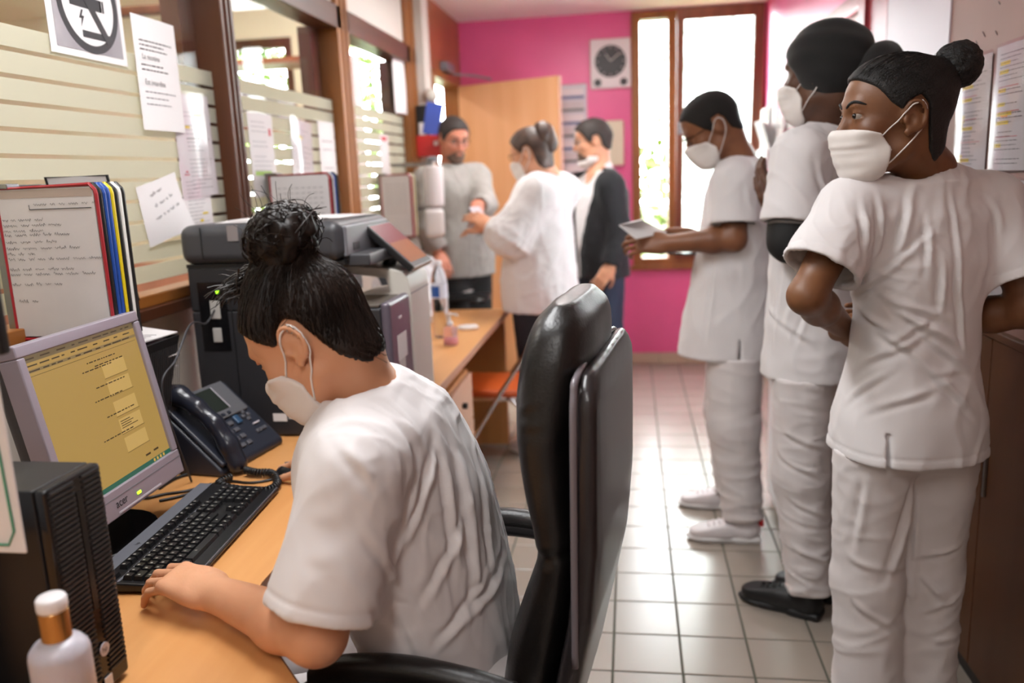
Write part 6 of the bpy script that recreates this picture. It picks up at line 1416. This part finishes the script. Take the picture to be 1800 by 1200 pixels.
Mp.part('trousers', trousers_field([(hL, kL, aL, (0.108, 0.095, 0.074)), (hR, kR, aR, (0.108, 0.095, 0.074))], (Mb+V(0, 0, .84), (0.165, 0.14, 0.11), MR), 0.738), Mb+V(-.36, -.36, 0), Mb+V(.36, .42, 1.0), 0.007, CLOTHT, legfold(33, 0.006))
WT = mat('white_trainer', (220, 214, 216), 0.5); RT = mat('red_heel_tab', (206, 34, 40), 0.5)
shoe(Mp, V(0.485, 3.05, 0), V(-1, 0.02, 0), 0.29, WT, mat('white_sole', (224, 222, 222), 0.5), 0.085, RT); shoe(Mp, V(0.47, 3.36, 0), V(-1, 0.1, 0), 0.29, WT, mat('white_sole', (224, 222, 222), 0.5), 0.085, RT)
Mp.onhead('hair', hair_field(0.0055, HAIR_SHORT, 0.004), 0.005, mat('cropped_black_hair', (22, 18, 16), 0.85, bump=0.6, bscale=500))
hp_ = TB('folded_paper', 'folded white paper in the hand of the reading nurse', 'paper', at_y(1128, 408, 2.93))
q = [at_y(1088, 396, 2.90), at_y(1128, 386, 3.02), at_y(1172, 408, 3.02), at_y(1118, 420, 2.90)]
pm = MB(); e = V(0, 0, 0.0015); pm.add([x-e for x in q]+[x+e for x in q], [(0, 3, 2, 1), (4, 5, 6, 7), (0, 1, 5, 4), (1, 2, 6, 5), (2, 3, 7, 6), (3, 0, 4, 7)]); hp_.part('sheet', pm, PAPER)
hp_.part('flap', MB().add([q[0]+V(0, 0, .002), q[1]+V(0, 0, .002), q[1]+V(0.05, 0.01, 0.012), q[0]+V(0.055, 0, 0.010)], [(0, 1, 2, 3)]), PAPER)
ph2 = TB('mobile_phone', 'dark phone held low by the reading nurse', 'phone', at_y(1198, 445, 3.12))
c_ = at_y(1200, 445, 3.12); ph2.part('body', MB().obox(c_, np.array([[.8, .6, 0], [0, 0, 1], [.6, -.8, 0]]).T, (0.035, 0.004, 0.05)), BLKG, bevel=0.003)

# ------------------------------------------------------------------ the three people at the far end
SKF = skin('skin_fair', (206, 150, 118), (196, 136, 104))
Fb = V(-0.455, 4.12, 0); ff = nrm(V(-0.93, 0.36, 0)); FR = frame(ff); fsd = -FR[:, 0]
Fp = Person('person in a wide white tunic with brown hair pinned up, at the counter end', tuple(Fb), SKF, 0.0075)
hcF = at_y(935, 272, 4.10); nbF = at_y(968, 315, 4.13)
Fp.head(hcF, V(-0.93, 0.30, -0.22), neck=nbF, scale=0.98, detail=False)
shL = at_y(945, 338, 3.95); shR = shL-fsd*0.29; elL = at_y(893, 418, 3.92); wrL = at_y(862, 398, 4.12); elR = shR+V(-.16, -.03, -.22); wrR = elR+V(-.2, -.02, .05)
Fp.add([(rc(shL, shR, 0.03, 0.03), 0.03), (rc(Fb+V(0, 0, 1.28), Fb+V(0, 0, 0.95), 0.08, 0.08), 0.03)], [shL, shR, Fb+V(0, 0, .9)])
Fp.add(arm_prims(shL, elL, wrL, 1.1), [elL, wrL]); Fp.add(arm_prims(shR, elR, wrR, 1.1), [elR, wrR]); Fp.add(hand_prims(wrL, V(-0.5, 0.25, 0.3), V(-.5, -.3, .8), 1), [wrL+V(-.12, .1, .1)]); Fp.add(hand_prims(wrR, V(-0.8, 0.1, 0), V(0, 0, 1), -1), [wrR+V(-.16, 0, 0)])
Fp.body(0.12); Fp.mask(0.007); Fp.glasses()
zs = shL[2]
tF = Fld().u(xf(zstack([(0.74, 0, 0.0, 0.205, 0.19), (0.9, 0, 0.01, 0.20, 0.19), (1.1, 0, 0.0, 0.19, 0.165), (zs-0.05, 0, -0.01, 0.19, 0.14), (zs+0.02, 0, -0.01, 0.18, 0.11), (zs+0.08, 0, -0.005, 0.10, 0.08)], p=2.2), FR, Fb))
tF.u(rc(nbF+V(0, 0, -0.05), shL, 0.065, 0.08), 0.05).u(rc(nbF+V(0, 0, -0.05), shR, 0.065, 0.08), 0.05).u(sleeve(shL, elL, 1.0, 0.09, 0.10), 0.04).u(sleeve(elL, wrL, 0.55, 0.095, 0.08), 0.05).u(sleeve(shR, elR, 0.9, 0.08, 0.085), 0.04)
tF.sub(rc(lerp(nbF, Fp.hp(0, -0.03, -0.07), 0.30), Fp.hp(0, -0.03, -0.07), 0.050, 0.060), 0.006).cut(half((0, 0, 0.745), (0, 0, -1)), 0.004)
Fp.part('tunic', tF, Fb+V(-.45, -.42, .72), Fb+V(.45, .42, 1.55), 0.008, CLOTH, bodyfold(101, 0.006))
NAVY = mat('dark_trousers', (34, 32, 38), 0.85)
hL, hR = Fb+fsd*0.1+V(0, 0, 0.84), Fb-fsd*0.1+V(0, 0, 0.84); aL, aR = hL*[1, 1, 0]+V(0, 0, .06), hR*[1, 1, 0]+V(0, 0, .06)
Fp.part('trousers', trousers_field([(hL, lerp(hL, aL, .5), aL, (0.11, 0.08, 0.07)), (hR, lerp(hR, aR, .5), aR, (0.11, 0.08, 0.07))], (Fb+V(0, 0, .84), (0.18, 0.14, 0.11), FR), 0.755), Fb+V(-.36, -.36, 0), Fb+V(.36, .36, 1.0), 0.01, NAVY, legfold(43, 0.004))
for a in (aL, aR): shoe(Fp, a-ff*0.08-V(0, 0, .06), ff, 0.25, WT, mat('white_sole', (224, 222, 222), 0.5))
HB2 = mat('brown_hair', (62, 42, 32), 0.5, bump=0.4, bscale=80, var=0.4, vscale=30)
hF = Fp.onhead('hair', hair_field(0.013, HAIR_UP, 0.006), 0.006, HB2, lambda P, N: 0.003*waves(P, 7, 70))
Fp.part('hair_twist', xf(Fld().u(ell((0.0, -0.085, 0.075), (0.06, 0.05, 0.065))).u(ell((0.01, -0.10, 0.03), (0.05, 0.04, 0.05)), 0.02), Fp.hR, Fp.hc), Fp.hc-.25, Fp.hc+.25, 0.006, HB2, lambda P, N: 0.008*(ridge(P, 8, 45)-.4), parent=hF)
hd2 = TB('white_card', 'small white device passed between the two far hands', 'card', at_y(843, 380, 4.3)); c_ = at_y(845, 383, 4.25)
hd2.part('body', MB().obox(c_, frame((-0.5, 0.4, 0.7)), (0.035, 0.075, 0.004)), mat('pale_silver', (190, 184, 192), 0.3), bevel=0.002)

Gb = V(-0.985, 4.78, 0); gf = nrm(V(0.75, -0.62, 0)); GR = frame(gf); gsd = -GR[:, 0]
SKG = skin('skin_ruddy', (196, 128, 102), (182, 112, 88))
Gp = Person('bearded person in a grey shirt and glasses in front of the open door', tuple(Gb), SKG, 0.0075)
hcG = at_y(797, 246, 4.74); nbG = at_y(790, 296, 4.78)
Gp.head(hcG, V(0.55, -0.78, -0.30), neck=nbG, scale=1.0, detail=False)
shL = at_y(838, 312, 4.85); shR = shL-gsd*0.36; elL = at_y(855, 350, 4.62); elL = shL+nrm(at_y(856, 372, 4.6)-shL)*0.27; wrL = at_y(838, 362, 4.42); elR = shR+V(0, -0.05, -.28); wrR = at_y(772, 448, 4.55)
Gp.add([(rc(shL, shR, 0.03, 0.03), 0.03), (rc(Gb+V(0, 0, 1.38), Gb+V(0, 0, 0.95), 0.08, 0.08), 0.03)], [shL, shR, Gb+V(0, 0, .95)])
Gp.add(arm_prims(shL, elL, wrL, 1.05), [elL, wrL]); Gp.add(arm_prims(shR, elR, wrR, 1.05), [elR, wrR]); Gp.add(hand_prims(wrL, V(0.1, -0.5, -0.25), V(0.6, 0, 0.7), 1, fcurl=[(0.4, 0.6, 0.4)]*4), [wrL+V(0, -.15, -.1)]); Gp.add(hand_prims(wrR, V(0.3, -0.5, -0.3), V(0, 0, 1), -1), [wrR+V(.1, -.12, -.1)])
Gp.body(0.12); Gp.glasses(); Gp.eyes(browm=mat('brown_hair', (0, 0, 0)))
zs = shL[2]; GREY = mat('grey_cotton_shirt', (152, 147, 142), 0.85, bump=0.1, bscale=700, var=0.04, vscale=30)
tG = Fld().u(xf(zstack([(0.84, 0, 0.0, 0.195, 0.15), (0.95, 0, 0.01, 0.19, 0.15), (1.15, 0, 0.0, 0.195, 0.145), (zs-0.05, 0, -0.01, 0.205, 0.13), (zs+0.02, 0, -0.01, 0.18, 0.10), (zs+0.08, 0, 0, 0.09, 0.07)], p=2.3), GR, Gb))
tG.u(rc(nbG+V(0, 0, -0.05), shL, 0.06, 0.072), 0.05).u(rc(nbG+V(0, 0, -0.05), shR, 0.06, 0.072), 0.05).u(sleeve(shL, elL, 1.0, 0.078, 0.07), 0.035).u(sleeve(elL, wrL, 0.75, 0.07, 0.055), 0.03).u(sleeve(shR, elR, 1.0, 0.078, 0.07), 0.035).u(sleeve(elR, wrR, 0.75, 0.07, 0.055), 0.03).cut(half((0, 0, 0.845), (0, 0, -1)), 0.004)
sG = Gp.part('shirt', tG, Gb+V(-.5, -.55, .8), Gb+V(.55, .42, 1.62), 0.0085, GREY, bodyfold(111, 0.005))
Gp.part('collar', Fld().u(rc(nbG+V(0, 0, -0.02), nbG+V(0, 0, 0.02), 0.066, 0.064)).sub(rc(nbG+V(0, 0, -0.06), nbG+V(0, 0, 0.1), 0.056, 0.056)).cut(half(nbG+V(0, 0, .028), (0, 0, 1))).cut(half(nbG-V(0, 0, .03), (0, 0, -1))), nbG-.12, nbG+.12, 0.006, mat('dark_grey_collar', (104, 100, 98), 0.85), parent=sG)
Gp.mb('placket', MB().obox(Gb+gf*0.146+V(0, 0, 1.12), GR, (0.014, 0.004, 0.24)), mat('dark_grey_collar', (0, 0, 0)), sG); Gp.mb('badge', MB().obox(Gb+gf*0.15+gsd*0.07+V(0, 0, 1.2), GR, (0.012, 0.004, 0.02)), mat('badge_teal', (60, 100, 96), 0.5), sG)
hL, hR = Gb+gsd*0.09+V(0, 0, 0.88), Gb-gsd*0.09+V(0, 0, 0.88); aL, aR = hL*[1, 1, 0]+V(0, 0, .06), hR*[1, 1, 0]+V(0, 0, .06); BT = mat('black_trousers', (22, 21, 22), 0.85)
Gp.part('trousers', trousers_field([(hL, lerp(hL, aL, .5), aL, (0.10, 0.08, 0.07)), (hR, lerp(hR, aR, .5), aR, (0.10, 0.08, 0.07))], (Gb+V(0, 0, .88), (0.165, 0.125, 0.11), GR), 0.855), Gb+V(-.36, -.36, 0), Gb+V(.36, .36, 1.05), 0.01, BT, legfold(53, 0.004))
for a in (aL, aR): shoe(Gp, a-gf*0.08-V(0, 0, .06), gf, 0.28, BS, BS)
BRD = mat('grey_brown_beard', (96, 74, 62), 0.8, bump=0.6, bscale=400)
beard_poly = [(0.13, -0.040), (0.088, -0.044), (0.066, -0.066), (0.045, -0.078), (0.035, -0.085), (0.05, -0.13), (0.13, -0.13)]
def beard(P_, m, off=0.0035):
    sd = poly2(beard_poly); f = Fld().u(lambda Q: P_.hf(Q)-off).cut(lambda Q: sd(Q[:, 1], Q[:, 2]), 0.004).sub(rbox((0, 0.11, -0.058), (0.018, 0.03, 0.006), 0.004)); P_.onhead('beard', f, 0.005, m, lambda Q, N: 0.0012*waves(Q, 9, 200))
beard(Gp, BRD); Gp.onhead('hair', hair_field(0.008, HAIR_SHORT, 0.004), 0.006, mat('dark_short_hair', (40, 32, 28), 0.7, bump=0.5, bscale=300))

Jb = V(-0.185, 4.95, 0); jf = nrm(V(-0.80, -0.55, 0)); JR = frame(jf); jsd = -JR[:, 0]
Jp = Person('person in a black jacket, white shirt and glasses with mask under the chin', tuple(Jb), SKF, 0.0075)
hcJ = at_y(1042, 251, 4.95); nbJ = at_y(1058, 300, 4.96)
Jp.head(hcJ, V(-0.97, -0.18, -0.12), neck=nbJ, scale=1.0, detail=False)
shL = at_y(1072, 326, 4.78); shR = shL-jsd*0.36; elL = at_y(1090, 408, 4.76); wrL = at_y(1072, 470, 4.72); elR = shR+V(0.02, .03, -.28); wrR = elR+V(-.12, 0, -.2)
Jp.add([(rc(shL, shR, 0.03, 0.03), 0.03), (rc(Jb+V(0, 0, 1.38), Jb+V(0, 0, 0.95), 0.08, 0.08), 0.03)], [shL, shR, Jb+V(0, 0, .95)])
Jp.add(arm_prims(shL, elL, wrL), [elL, wrL]); Jp.add(arm_prims(shR, elR, wrR), [elR, wrR]); Jp.add(hand_prims(wrL, V(-0.35, -0.05, -0.5), V(0.2, -1, 0), 1, fcurl=[(0.3, 0.5, 0.3)]*4), [wrL+V(-.1, 0, -.16)]); Jp.add(hand_prims(wrR, V(-0.3, 0, -0.5), V(0, 1, 0), -1), [wrR+V(-.1, 0, -.15)])
Jp.body(0.12); Jp.glasses(); Jp.eyes(browm=mat('dark_short_hair', (0, 0, 0)))
zs = shL[2]
lv = [(0.80, 0, 0.0, 0.20, 0.155), (0.95, 0, 0.005, 0.198, 0.155), (1.15, 0, 0.0, 0.20, 0.15), (zs-0.05, 0, -0.01, 0.21, 0.135), (zs+0.02, 0, -0.012, 0.18, 0.105), (zs+0.08, 0, -0.01, 0.10, 0.08)]
tJ = Fld().u(xf(zstack(lv, p=2.3), JR, Jb)).u(rc(nbJ+V(0, 0, -0.05), shL, 0.065, 0.075), 0.05).u(rc(nbJ+V(0, 0, -0.05), shR, 0.065, 0.075), 0.05).u(sleeve(shL, elL, 1.0, 0.08, 0.07), 0.035).u(sleeve(elL, wrL, 0.95, 0.07, 0.055), 0.03).u(sleeve(shR, elR, 1.0, 0.08, 0.07), 0.035).u(sleeve(elR, wrR, 0.95, 0.07, 0.055), 0.03)
wdg = Jb+jf*0.16; tJ.sub(lambda Q: np.maximum(np.abs((Q-wdg) @ JR[:, 0])-0.02-0.10*np.clip((Q[:, 2]-0.95)/0.4, 0, 1), -((Q-Jb) @ jf)+0.02), 0.006).cut(half((0, 0, 0.80), (0, 0, -1)), 0.004)
JK = mat('black_wool_jacket', (20, 20, 24), 0.85, bump=0.1, bscale=500); Jp.part('jacket', tJ, Jb+V(-.45, -.42, .78), Jb+V(.45, .42, 1.6), 0.0085, JK, bodyfold(121, 0.004))
Jp.part('shirt', Fld().u(xf(zstack([(z, a, b, c_-0.018, d-0.016) for z, a, b, c_, d in lv], p=2.3), JR, Jb)).u(rc(nbJ-V(0, 0, .06), nbJ+V(0, 0, 0.01), 0.07, 0.064), 0.03).u(rc(nbJ+V(0, 0, -0.06), shL, 0.055, 0.055), 0.04).u(rc(nbJ+V(0, 0, -0.06), shR, 0.055, 0.055), 0.04), Jb+V(-.3, -.3, .78), Jb+V(.3, .3, 1.6), 0.009, CLOTH, bodyfold(123, 0.003))
hL, hR = Jb+jsd*0.09+V(0, 0, 0.86), Jb-jsd*0.09+V(0, 0, 0.86); aL, aR = hL*[1, 1, 0]+V(0, 0, .06), hR*[1, 1, 0]+V(0, 0, .06)
Jp.part('jeans', trousers_field([(hL, lerp(hL, aL, .5), aL, (0.10, 0.08, 0.07)), (hR, lerp(hR, aR, .5), aR, (0.10, 0.08, 0.07))], (Jb+V(0, 0, .86), (0.165, 0.13, 0.11), JR), 0.81), Jb+V(-.36, -.36, 0), Jb+V(.36, .36, 1.05), 0.01, mat('dark_denim', (34, 42, 62), 0.85), legfold(63, 0.004))
for a in (aL, aR): shoe(Jp, a-jf*0.08-V(0, 0, .06), jf, 0.28, BS, BS)
beard(Jp, mat('dark_beard', (88, 66, 54), 0.8, bump=0.6, bscale=400), 0.003); Jp.onhead('hair', hair_field(0.015, HAIR_SHORT, 0.006), 0.006, mat('dark_short_hair', (0, 0, 0)), lambda P, N: 0.004*waves(P, 15, 60))
mj = Jp.onhead('chin_mask', Fld().u(ell((0, 0.055, -0.105), (0.05, 0.05, 0.03))).u(ell((-0.05, 0.02, -0.085), (0.014, 0.035, 0.028)), 0.02), 0.006, MASKM)
# ================================================================== papers on glass and walls
def sheet(label, tl, side, w, h, roll=0.0, content=None, m=PAPER, pocket=False, bend=0.006, lift=0.004, curl=0.0):
    if side == 'L': u, n = V(0, 1, 0), V(1, 0, 0)
    elif side == 'R': u, n = V(0, -1, 0), V(-1, 0, 0)
    else: u, n = V(1, 0, 0), V(0, -1, 0)
    up = V(0, 0, 1); c, s_ = math.cos(roll), math.sin(roll); u2 = u*c+up*s_; v2 = -u*s_+up*c
    nx, ny = 8, 10; vs = []; fs = []
    def zf(x, y): return lift+bend*math.sin(math.pi*x/w)*(0.4+0.6*math.sin(2.2*(-y/h)))+curl*(x/w)**3*(-y/h)**2
    for off in (0, -0.0006):
        for j in range(ny+1):
            for i in range(nx+1): x, y = w*i/nx, -h*j/ny; vs.append((x, y, zf(x, y)+off))
    q = (nx+1)*(ny+1)
    for j in range(ny):
        for i in range(nx): a = j*(nx+1)+i; fs.append((a, a+nx+1, a+nx+2, a+1)); fs.append((q+a, q+a+1, q+a+nx+2, q+a+nx+1))
    o = link('notice', mesh('notice', vs, fs, m, True)); frame_obj(o, tl, u2, v2, n); tag(o, label, 'notice')
    if content:
        by = {}
        for (x0, y0, x1, y1, k) in content: by.setdefault(k, []).append((x0, y0, x1, y1))
        for k, rs_ in by.items():
            b = MB()
            for (x0, y0, x1, y1) in rs_:
                ns = max(1, int((x1-x0)/w*8)); 
                for i in range(ns):
                    xa, xb = x0+(x1-x0)*i/ns, x0+(x1-x0)*(i+1)/ns; e = 0.0006 if k in ('y', 'o', 'g') else 0.0009
                    b.add([(xa, y0, zf(xa, y0)+e), (xb, y0, zf(xb, y0)+e), (xb, y1, zf(xb, y1)+e), (xa, y1, zf(xa, y1)+e)], [(0, 1, 2, 3)])
            p = b.build({'k': 'print', 'l': 'print', 'r': 'red_print', 'y': 'highlight', 'o': 'highlight', 'g': 'highlight'}[k], {'k': INK, 'l': INKL, 'r': INKR, 'y': YEL, 'o': ORG, 'g': GRNH}[k], o); p['kind'] = 'stuff'
    if pocket:
        vs2 = [(x, y, zf(x, y)+0.0022) for j in range(ny+1) for x, y in [(-0.006+(w+0.012)*i/nx, 0.008-(h+0.014)*j/ny) for i in range(nx+1)]]
        fs2 = [(j*(nx+1)+i, (j+1)*(nx+1)+i, (j+1)*(nx+1)+i+1, j*(nx+1)+i+1) for j in range(ny) for i in range(nx)]
        link('plastic_pocket', mesh('plastic_pocket', vs2, fs2, glass_mat('pocket_film', (244, 242, 244), 0.12, 0.12), True), o)
    return o, zf
def para(seed, w, h, y0, y1, step=0.009, th=0.0016, k='l', x0=0.02, hl=None):
    r = random.Random(seed); out = []; y = y0
    while y < y1:
        x = x0; end = w-0.02-r.uniform(0, w*0.35)
        while x < end: l_ = r.uniform(0.006, 0.022); out.append((x, -y-th, min(x+l_, end), -y, k)); x += l_+0.003
        if hl and r.random() < hl: out.append((x0, -y-0.006, x0+r.uniform(0.03, 0.10), -y+0.003, 'y'))
        y += step*(1 if r.random() < 0.8 else 2.2)
    return out
LX = -1.2985
# no smoking sign
bl, br = at_x(88, 90, LX), at_x(222, 113, LX); ws = br[1]-bl[1]; hs = ws*1.0
o, zf = sheet('no smoking and no vaping sign with a black prohibition ring', V(LX, bl[1], bl[2]+hs), 'L', ws, hs, bend=0.0, lift=0.004)
gm = mat('sign_grey', (120, 114, 120), 0.6, col2=(160, 154, 158), vscale=4); bk = mat('sign_black', (38, 34, 38), 0.6)
MB().rect(0.022, -hs+0.016, ws-0.016, -0.016, 0.0048).build('grey_field', gm, o)
R1 = ws*0.40; cc = (ws*0.53, -hs+0.014+R1)
MB().ring(cc, 0.0, R1*0.9, 0.005, 0.0052, 48).build('white_disc', PAPER, o)
MB().ring(cc, R1*0.84, R1, 0.0052, 0.0056, 56).build('prohibition_ring', bk, o)
a = math.radians(-52); d = V(math.cos(a), math.sin(a), 0); nn_ = V(-d[1], d[0], 0); c3 = V(cc[0], cc[1], 0.0064)
MB().obox(c3, np.stack([d, nn_, V(0, 0, 1)], 1), (R1*0.9, R1*0.085, 0.0003)).build('slash', bk, o)
def sg(x, y): return (cc[0]+x*R1, cc[1]+y*R1)
cg = MB(); x0_, y0_ = sg(-0.60, -0.12); x1_, y1_ = sg(0.42, 0.12); cg.rect(x0_, y0_, x1_, y1_, 0.0058)
for q in (0.46, 0.38): xa, _ = sg(q, 0); xb, _ = sg(q+0.06, 0); cg.rect(xa, y0_, xb, y1_, 0.0058)
cg.build('cigarette', bk, o)
MB().tube([V(*sg(0.16, 0.52), 0.0058), V(*sg(0.38, 0.50), 0.0058), V(*sg(0.46, 0.38), 0.0058), V(*sg(0.46, 0.18), 0.0058)], 0.0028, 5).build('smoke_wisp', bk, o)
MB().tube([V(*sg(0.16, 0.66), 0.0058), V(*sg(0.48, 0.62), 0.0058), V(*sg(0.58, 0.42), 0.0058), V(*sg(0.58, 0.18), 0.0058)], 0.0028, 5).build('smoke_wisp', bk, o)
xa, ya = sg(-0.30, -0.70); xb, yb = sg(0.62, -0.56); MB().rect(xa, ya, xb, yb, 0.0058).build('e_cigarette', bk, o)
bt = [sg(*q) for q in ((-0.26, -0.16), (-0.36, -0.34), (-0.28, -0.34), (-0.32, -0.52), (-0.18, -0.28), (-0.26, -0.28), (-0.20, -0.16))]; MB().add([(x, y, 0.0058) for x, y in bt], [tuple(range(7))]).build('lightning_bolt', bk, o)
# nicotine text sheet
tl = at_x(222, 22, LX)
o, zf = sheet('white printed sheet about nicotine hanging beside the no smoking sign', tl, 'L', 0.21, 0.297, content=para(1, 0.21, 0, 0.062, 0.085, 0.0115, 0.003, 'k', 0.022)+para(2, 0.21, 0, 0.125, 0.150, 0.0125, 0.003, 'k', 0.02)+para(3, 0.21, 0, 0.195, 0.245, 0.016, 0.0028, 'l', 0.024), lift=0.010)
for tx_, y, sz in (('La nicotine', -0.112, 0.019), ('Est interdite', -0.178, 0.020)): link('headline', text_mesh(tx_, sz, INK), o, (0.02, y, 0.0175))
# notices on the first pane
sheet('plastic pocketed list with yellow marks beside the first post, upper one', at_x(297, 163, LX), 'L', 0.21, 0.297, content=para(4, 0.21, 0, 0.05, 0.28, 0.012, 0.0016, 'l', 0.05)+[(0.10, -0.062, 0.16, -0.055, 'y'), (0.05, -0.098, 0.075, -0.09, 'y'), (0.05, -0.128, 0.19, -0.1265, 'k')], pocket=True, roll=0.03)
sheet('printed list with red heading and yellow marks, below the pocketed list', at_x(312, 287, LX), 'L', 0.16, 0.30, content=para(5, 0.16, 0, 0.03, 0.28, 0.011, 0.0014, 'l', 0.02)+[(0.03, -0.028, 0.13, -0.023, 'r'), (0.02, -0.036, 0.13, -0.033, 'r'), (0.11, -0.085, 0.14, -0.078, 'y'), (0.09, -0.155, 0.125, -0.148, 'y'), (0.07, -0.175, 0.09, -0.168, 'y'), (0.03, -0.20, 0.12, -0.197, 'r')], roll=0.03)
o, zf = sheet('tilted sheet with handwritten numbers on the frosted glass', at_x(236, 330, LX), 'L', 0.205, 0.165, roll=0.20, curl=0.03)
b = MB()
for i, (x, y, l_) in enumerate(((0.05, -0.035, 0.06), (0.06, -0.066, 0.10), (0.05, -0.10, 0.13))): handwriting(b, x, y, l_, lambda X, Y, D: V(X, Y, zf(X, Y)+0.001), 0.008, 20+i, 0.12)
p = b.build('handwriting', INK, o); p['kind'] = 'stuff'
# second pane
sheet('notice with a red mark and a green line, left on the second pane', at_x(431, 196, LX), 'L', 0.20, 0.29, content=para(6, 0.20, 0, 0.03, 0.20, 0.016, 0.0018, 'l', 0.02)+[(0.155, -0.075, 0.175, -0.05, 'r'), (0.02, -0.215, 0.15, -0.20, 'g')])
sheet('pocketed notice hanging askew in the middle of the second pane', at_x(508, 205, LX), 'L', 0.21, 0.297, roll=-0.08, content=para(7, 0.21, 0, 0.04, 0.27, 0.02, 0.002, 'l', 0.03)+[(0.05, -0.075, 0.10, -0.065, 'y')], pocket=True)
sheet('faint table sheet at the right of the second pane', at_x(556, 212, LX), 'L', 0.19, 0.28, content=para(8, 0.19, 0, 0.08, 0.24, 0.035, 0.004, 'l', 0.03))
sheet('blank pale sheet low on the second pane behind the rack', at_x(556, 312, LX), 'L', 0.20, 0.25, m=PAPERG)
# third pane
sheet('tall blank sheet hanging high on the third pane', at_x(683, 58, LX), 'L', 0.30, 0.42, bend=0.02, lift=0.01)
sheet('narrow slip with a pink heading on the third pane', at_x(665, 236, LX), 'L', 0.16, 0.30, content=[(0.03, -0.03, 0.12, -0.01, 'r')])
# right wall
RX = XR-0.001
tr_ = at_x(1753, 90, RX)
def rw(seed): 
    r = random.Random(seed); out = para(seed, 0.21, 0, 0.02, 0.285, 0.0105, 0.0015, 'k', 0.028, 0.32); out += [(0.03, -0.1-0.06*i, 0.03+r.uniform(0.08, 0.15), -0.0985-0.06*i, 'r') for i in range(3)]; return out
sheet('highlighted procedure in a plastic pocket, nearest the round bun', tr_+V(0, 0.226, 0), 'R', 0.21, 0.30, content=rw(11), pocket=True, m=PAPERG)
o, zf = sheet('highlighted procedure with a boxed line at the right edge', tr_+V(0, -0.012, 0.006), 'R', 0.21, 0.30, content=rw(12)+[(0.06, -0.172, 0.10, -0.166, 'o')], pocket=True, m=PAPERG)
MB().tube([(0.03, -0.185, 0.007), (0.085, -0.185, 0.007), (0.085, -0.172, 0.007), (0.03, -0.172, 0.007)], 0.0009, 4, closed=True).build('drawn_box', INK, o)
sheet('pocketed sheet with a small diagram under the boxed procedure', tr_+V(0, -0.012, -0.318), 'R', 0.21, 0.30, content=para(13, 0.21, 0, 0.03, 0.2, 0.022, 0.0014, 'l', 0.03)+[(0.12, -0.06, 0.15, -0.058, 'k'), (0.14, -0.06, 0.142, -0.03, 'k')], pocket=True, m=PAPERG)
sheet('pocketed sheet partly hidden behind the shoulder at the wall', tr_+V(0, 0.226, -0.318), 'R', 0.21, 0.30, content=para(14, 0.21, 0, 0.03, 0.25, 0.018), pocket=True, m=PAPERG)
sheet('printed sheet behind the neck of the nurse at the wall', at_x(1628, 165, RX), 'R', 0.15, 0.34, content=para(15, 0.15, 0, 0.20, 0.32, 0.014, 0.002))
for k, (px, py, w_, h_, rl, lab, ct_) in enumerate(((1352, 160, 0.34, 0.24, -0.05, 'large white sheet on the pink wall beyond the queue, top left', None), (1385, 150, 0.30, 0.26, 0.03, 'white sheet on the pink wall beyond the queue, top right', None), (1344, 195, 0.35, 0.28, 0.04, 'white sheet with an orange corner on the pink wall', [(0.20, -0.09, 0.28, -0.02, 'o')]), (1372, 205, 0.34, 0.30, -0.06, 'faintly printed sheet on the pink wall behind the head wrap', para(16, 0.34, 0, 0.05, 0.25, 0.04, 0.008)))):
    sheet(lab, at_x(px, py, RX)+V(-0.012*k, 0, 0), 'R', w_, h_, roll=rl, content=ct_, bend=0.006)
wt = TB('wall_tray', 'white wall tray stuffed with papers beside the window', 'tray', (XR-0.06, 5.45, 1.40))
zt = at_x(1345, 262, RX-0.1)[2]
wt.box('tray', (XR-0.11, 5.25, zt-0.12), (XR-0.004, 5.62, zt), mat('white_plastic', (224, 220, 222), 0.35), bevel=0.006)
for k in range(4): wt.part('sheet', MB().obox((XR-0.03-0.02*k, 5.42+0.02*k, zt+0.03+0.01*k), np.array([[.95, 0, -.3], [0, 1, 0], [.3, 0, .95]]), (0.001, 0.14, 0.12)), PAPER)
for o in bpy.data.objects:
    if o.type == 'MESH' and o.parent and o.name.split('.')[0] in ('screen_text', 'handwriting', 'key_legends', 'print', 'red_writing', 'screen_rule', 'task_icon', 'form_field', 'task_icons'): o['kind'] = 'stuff'
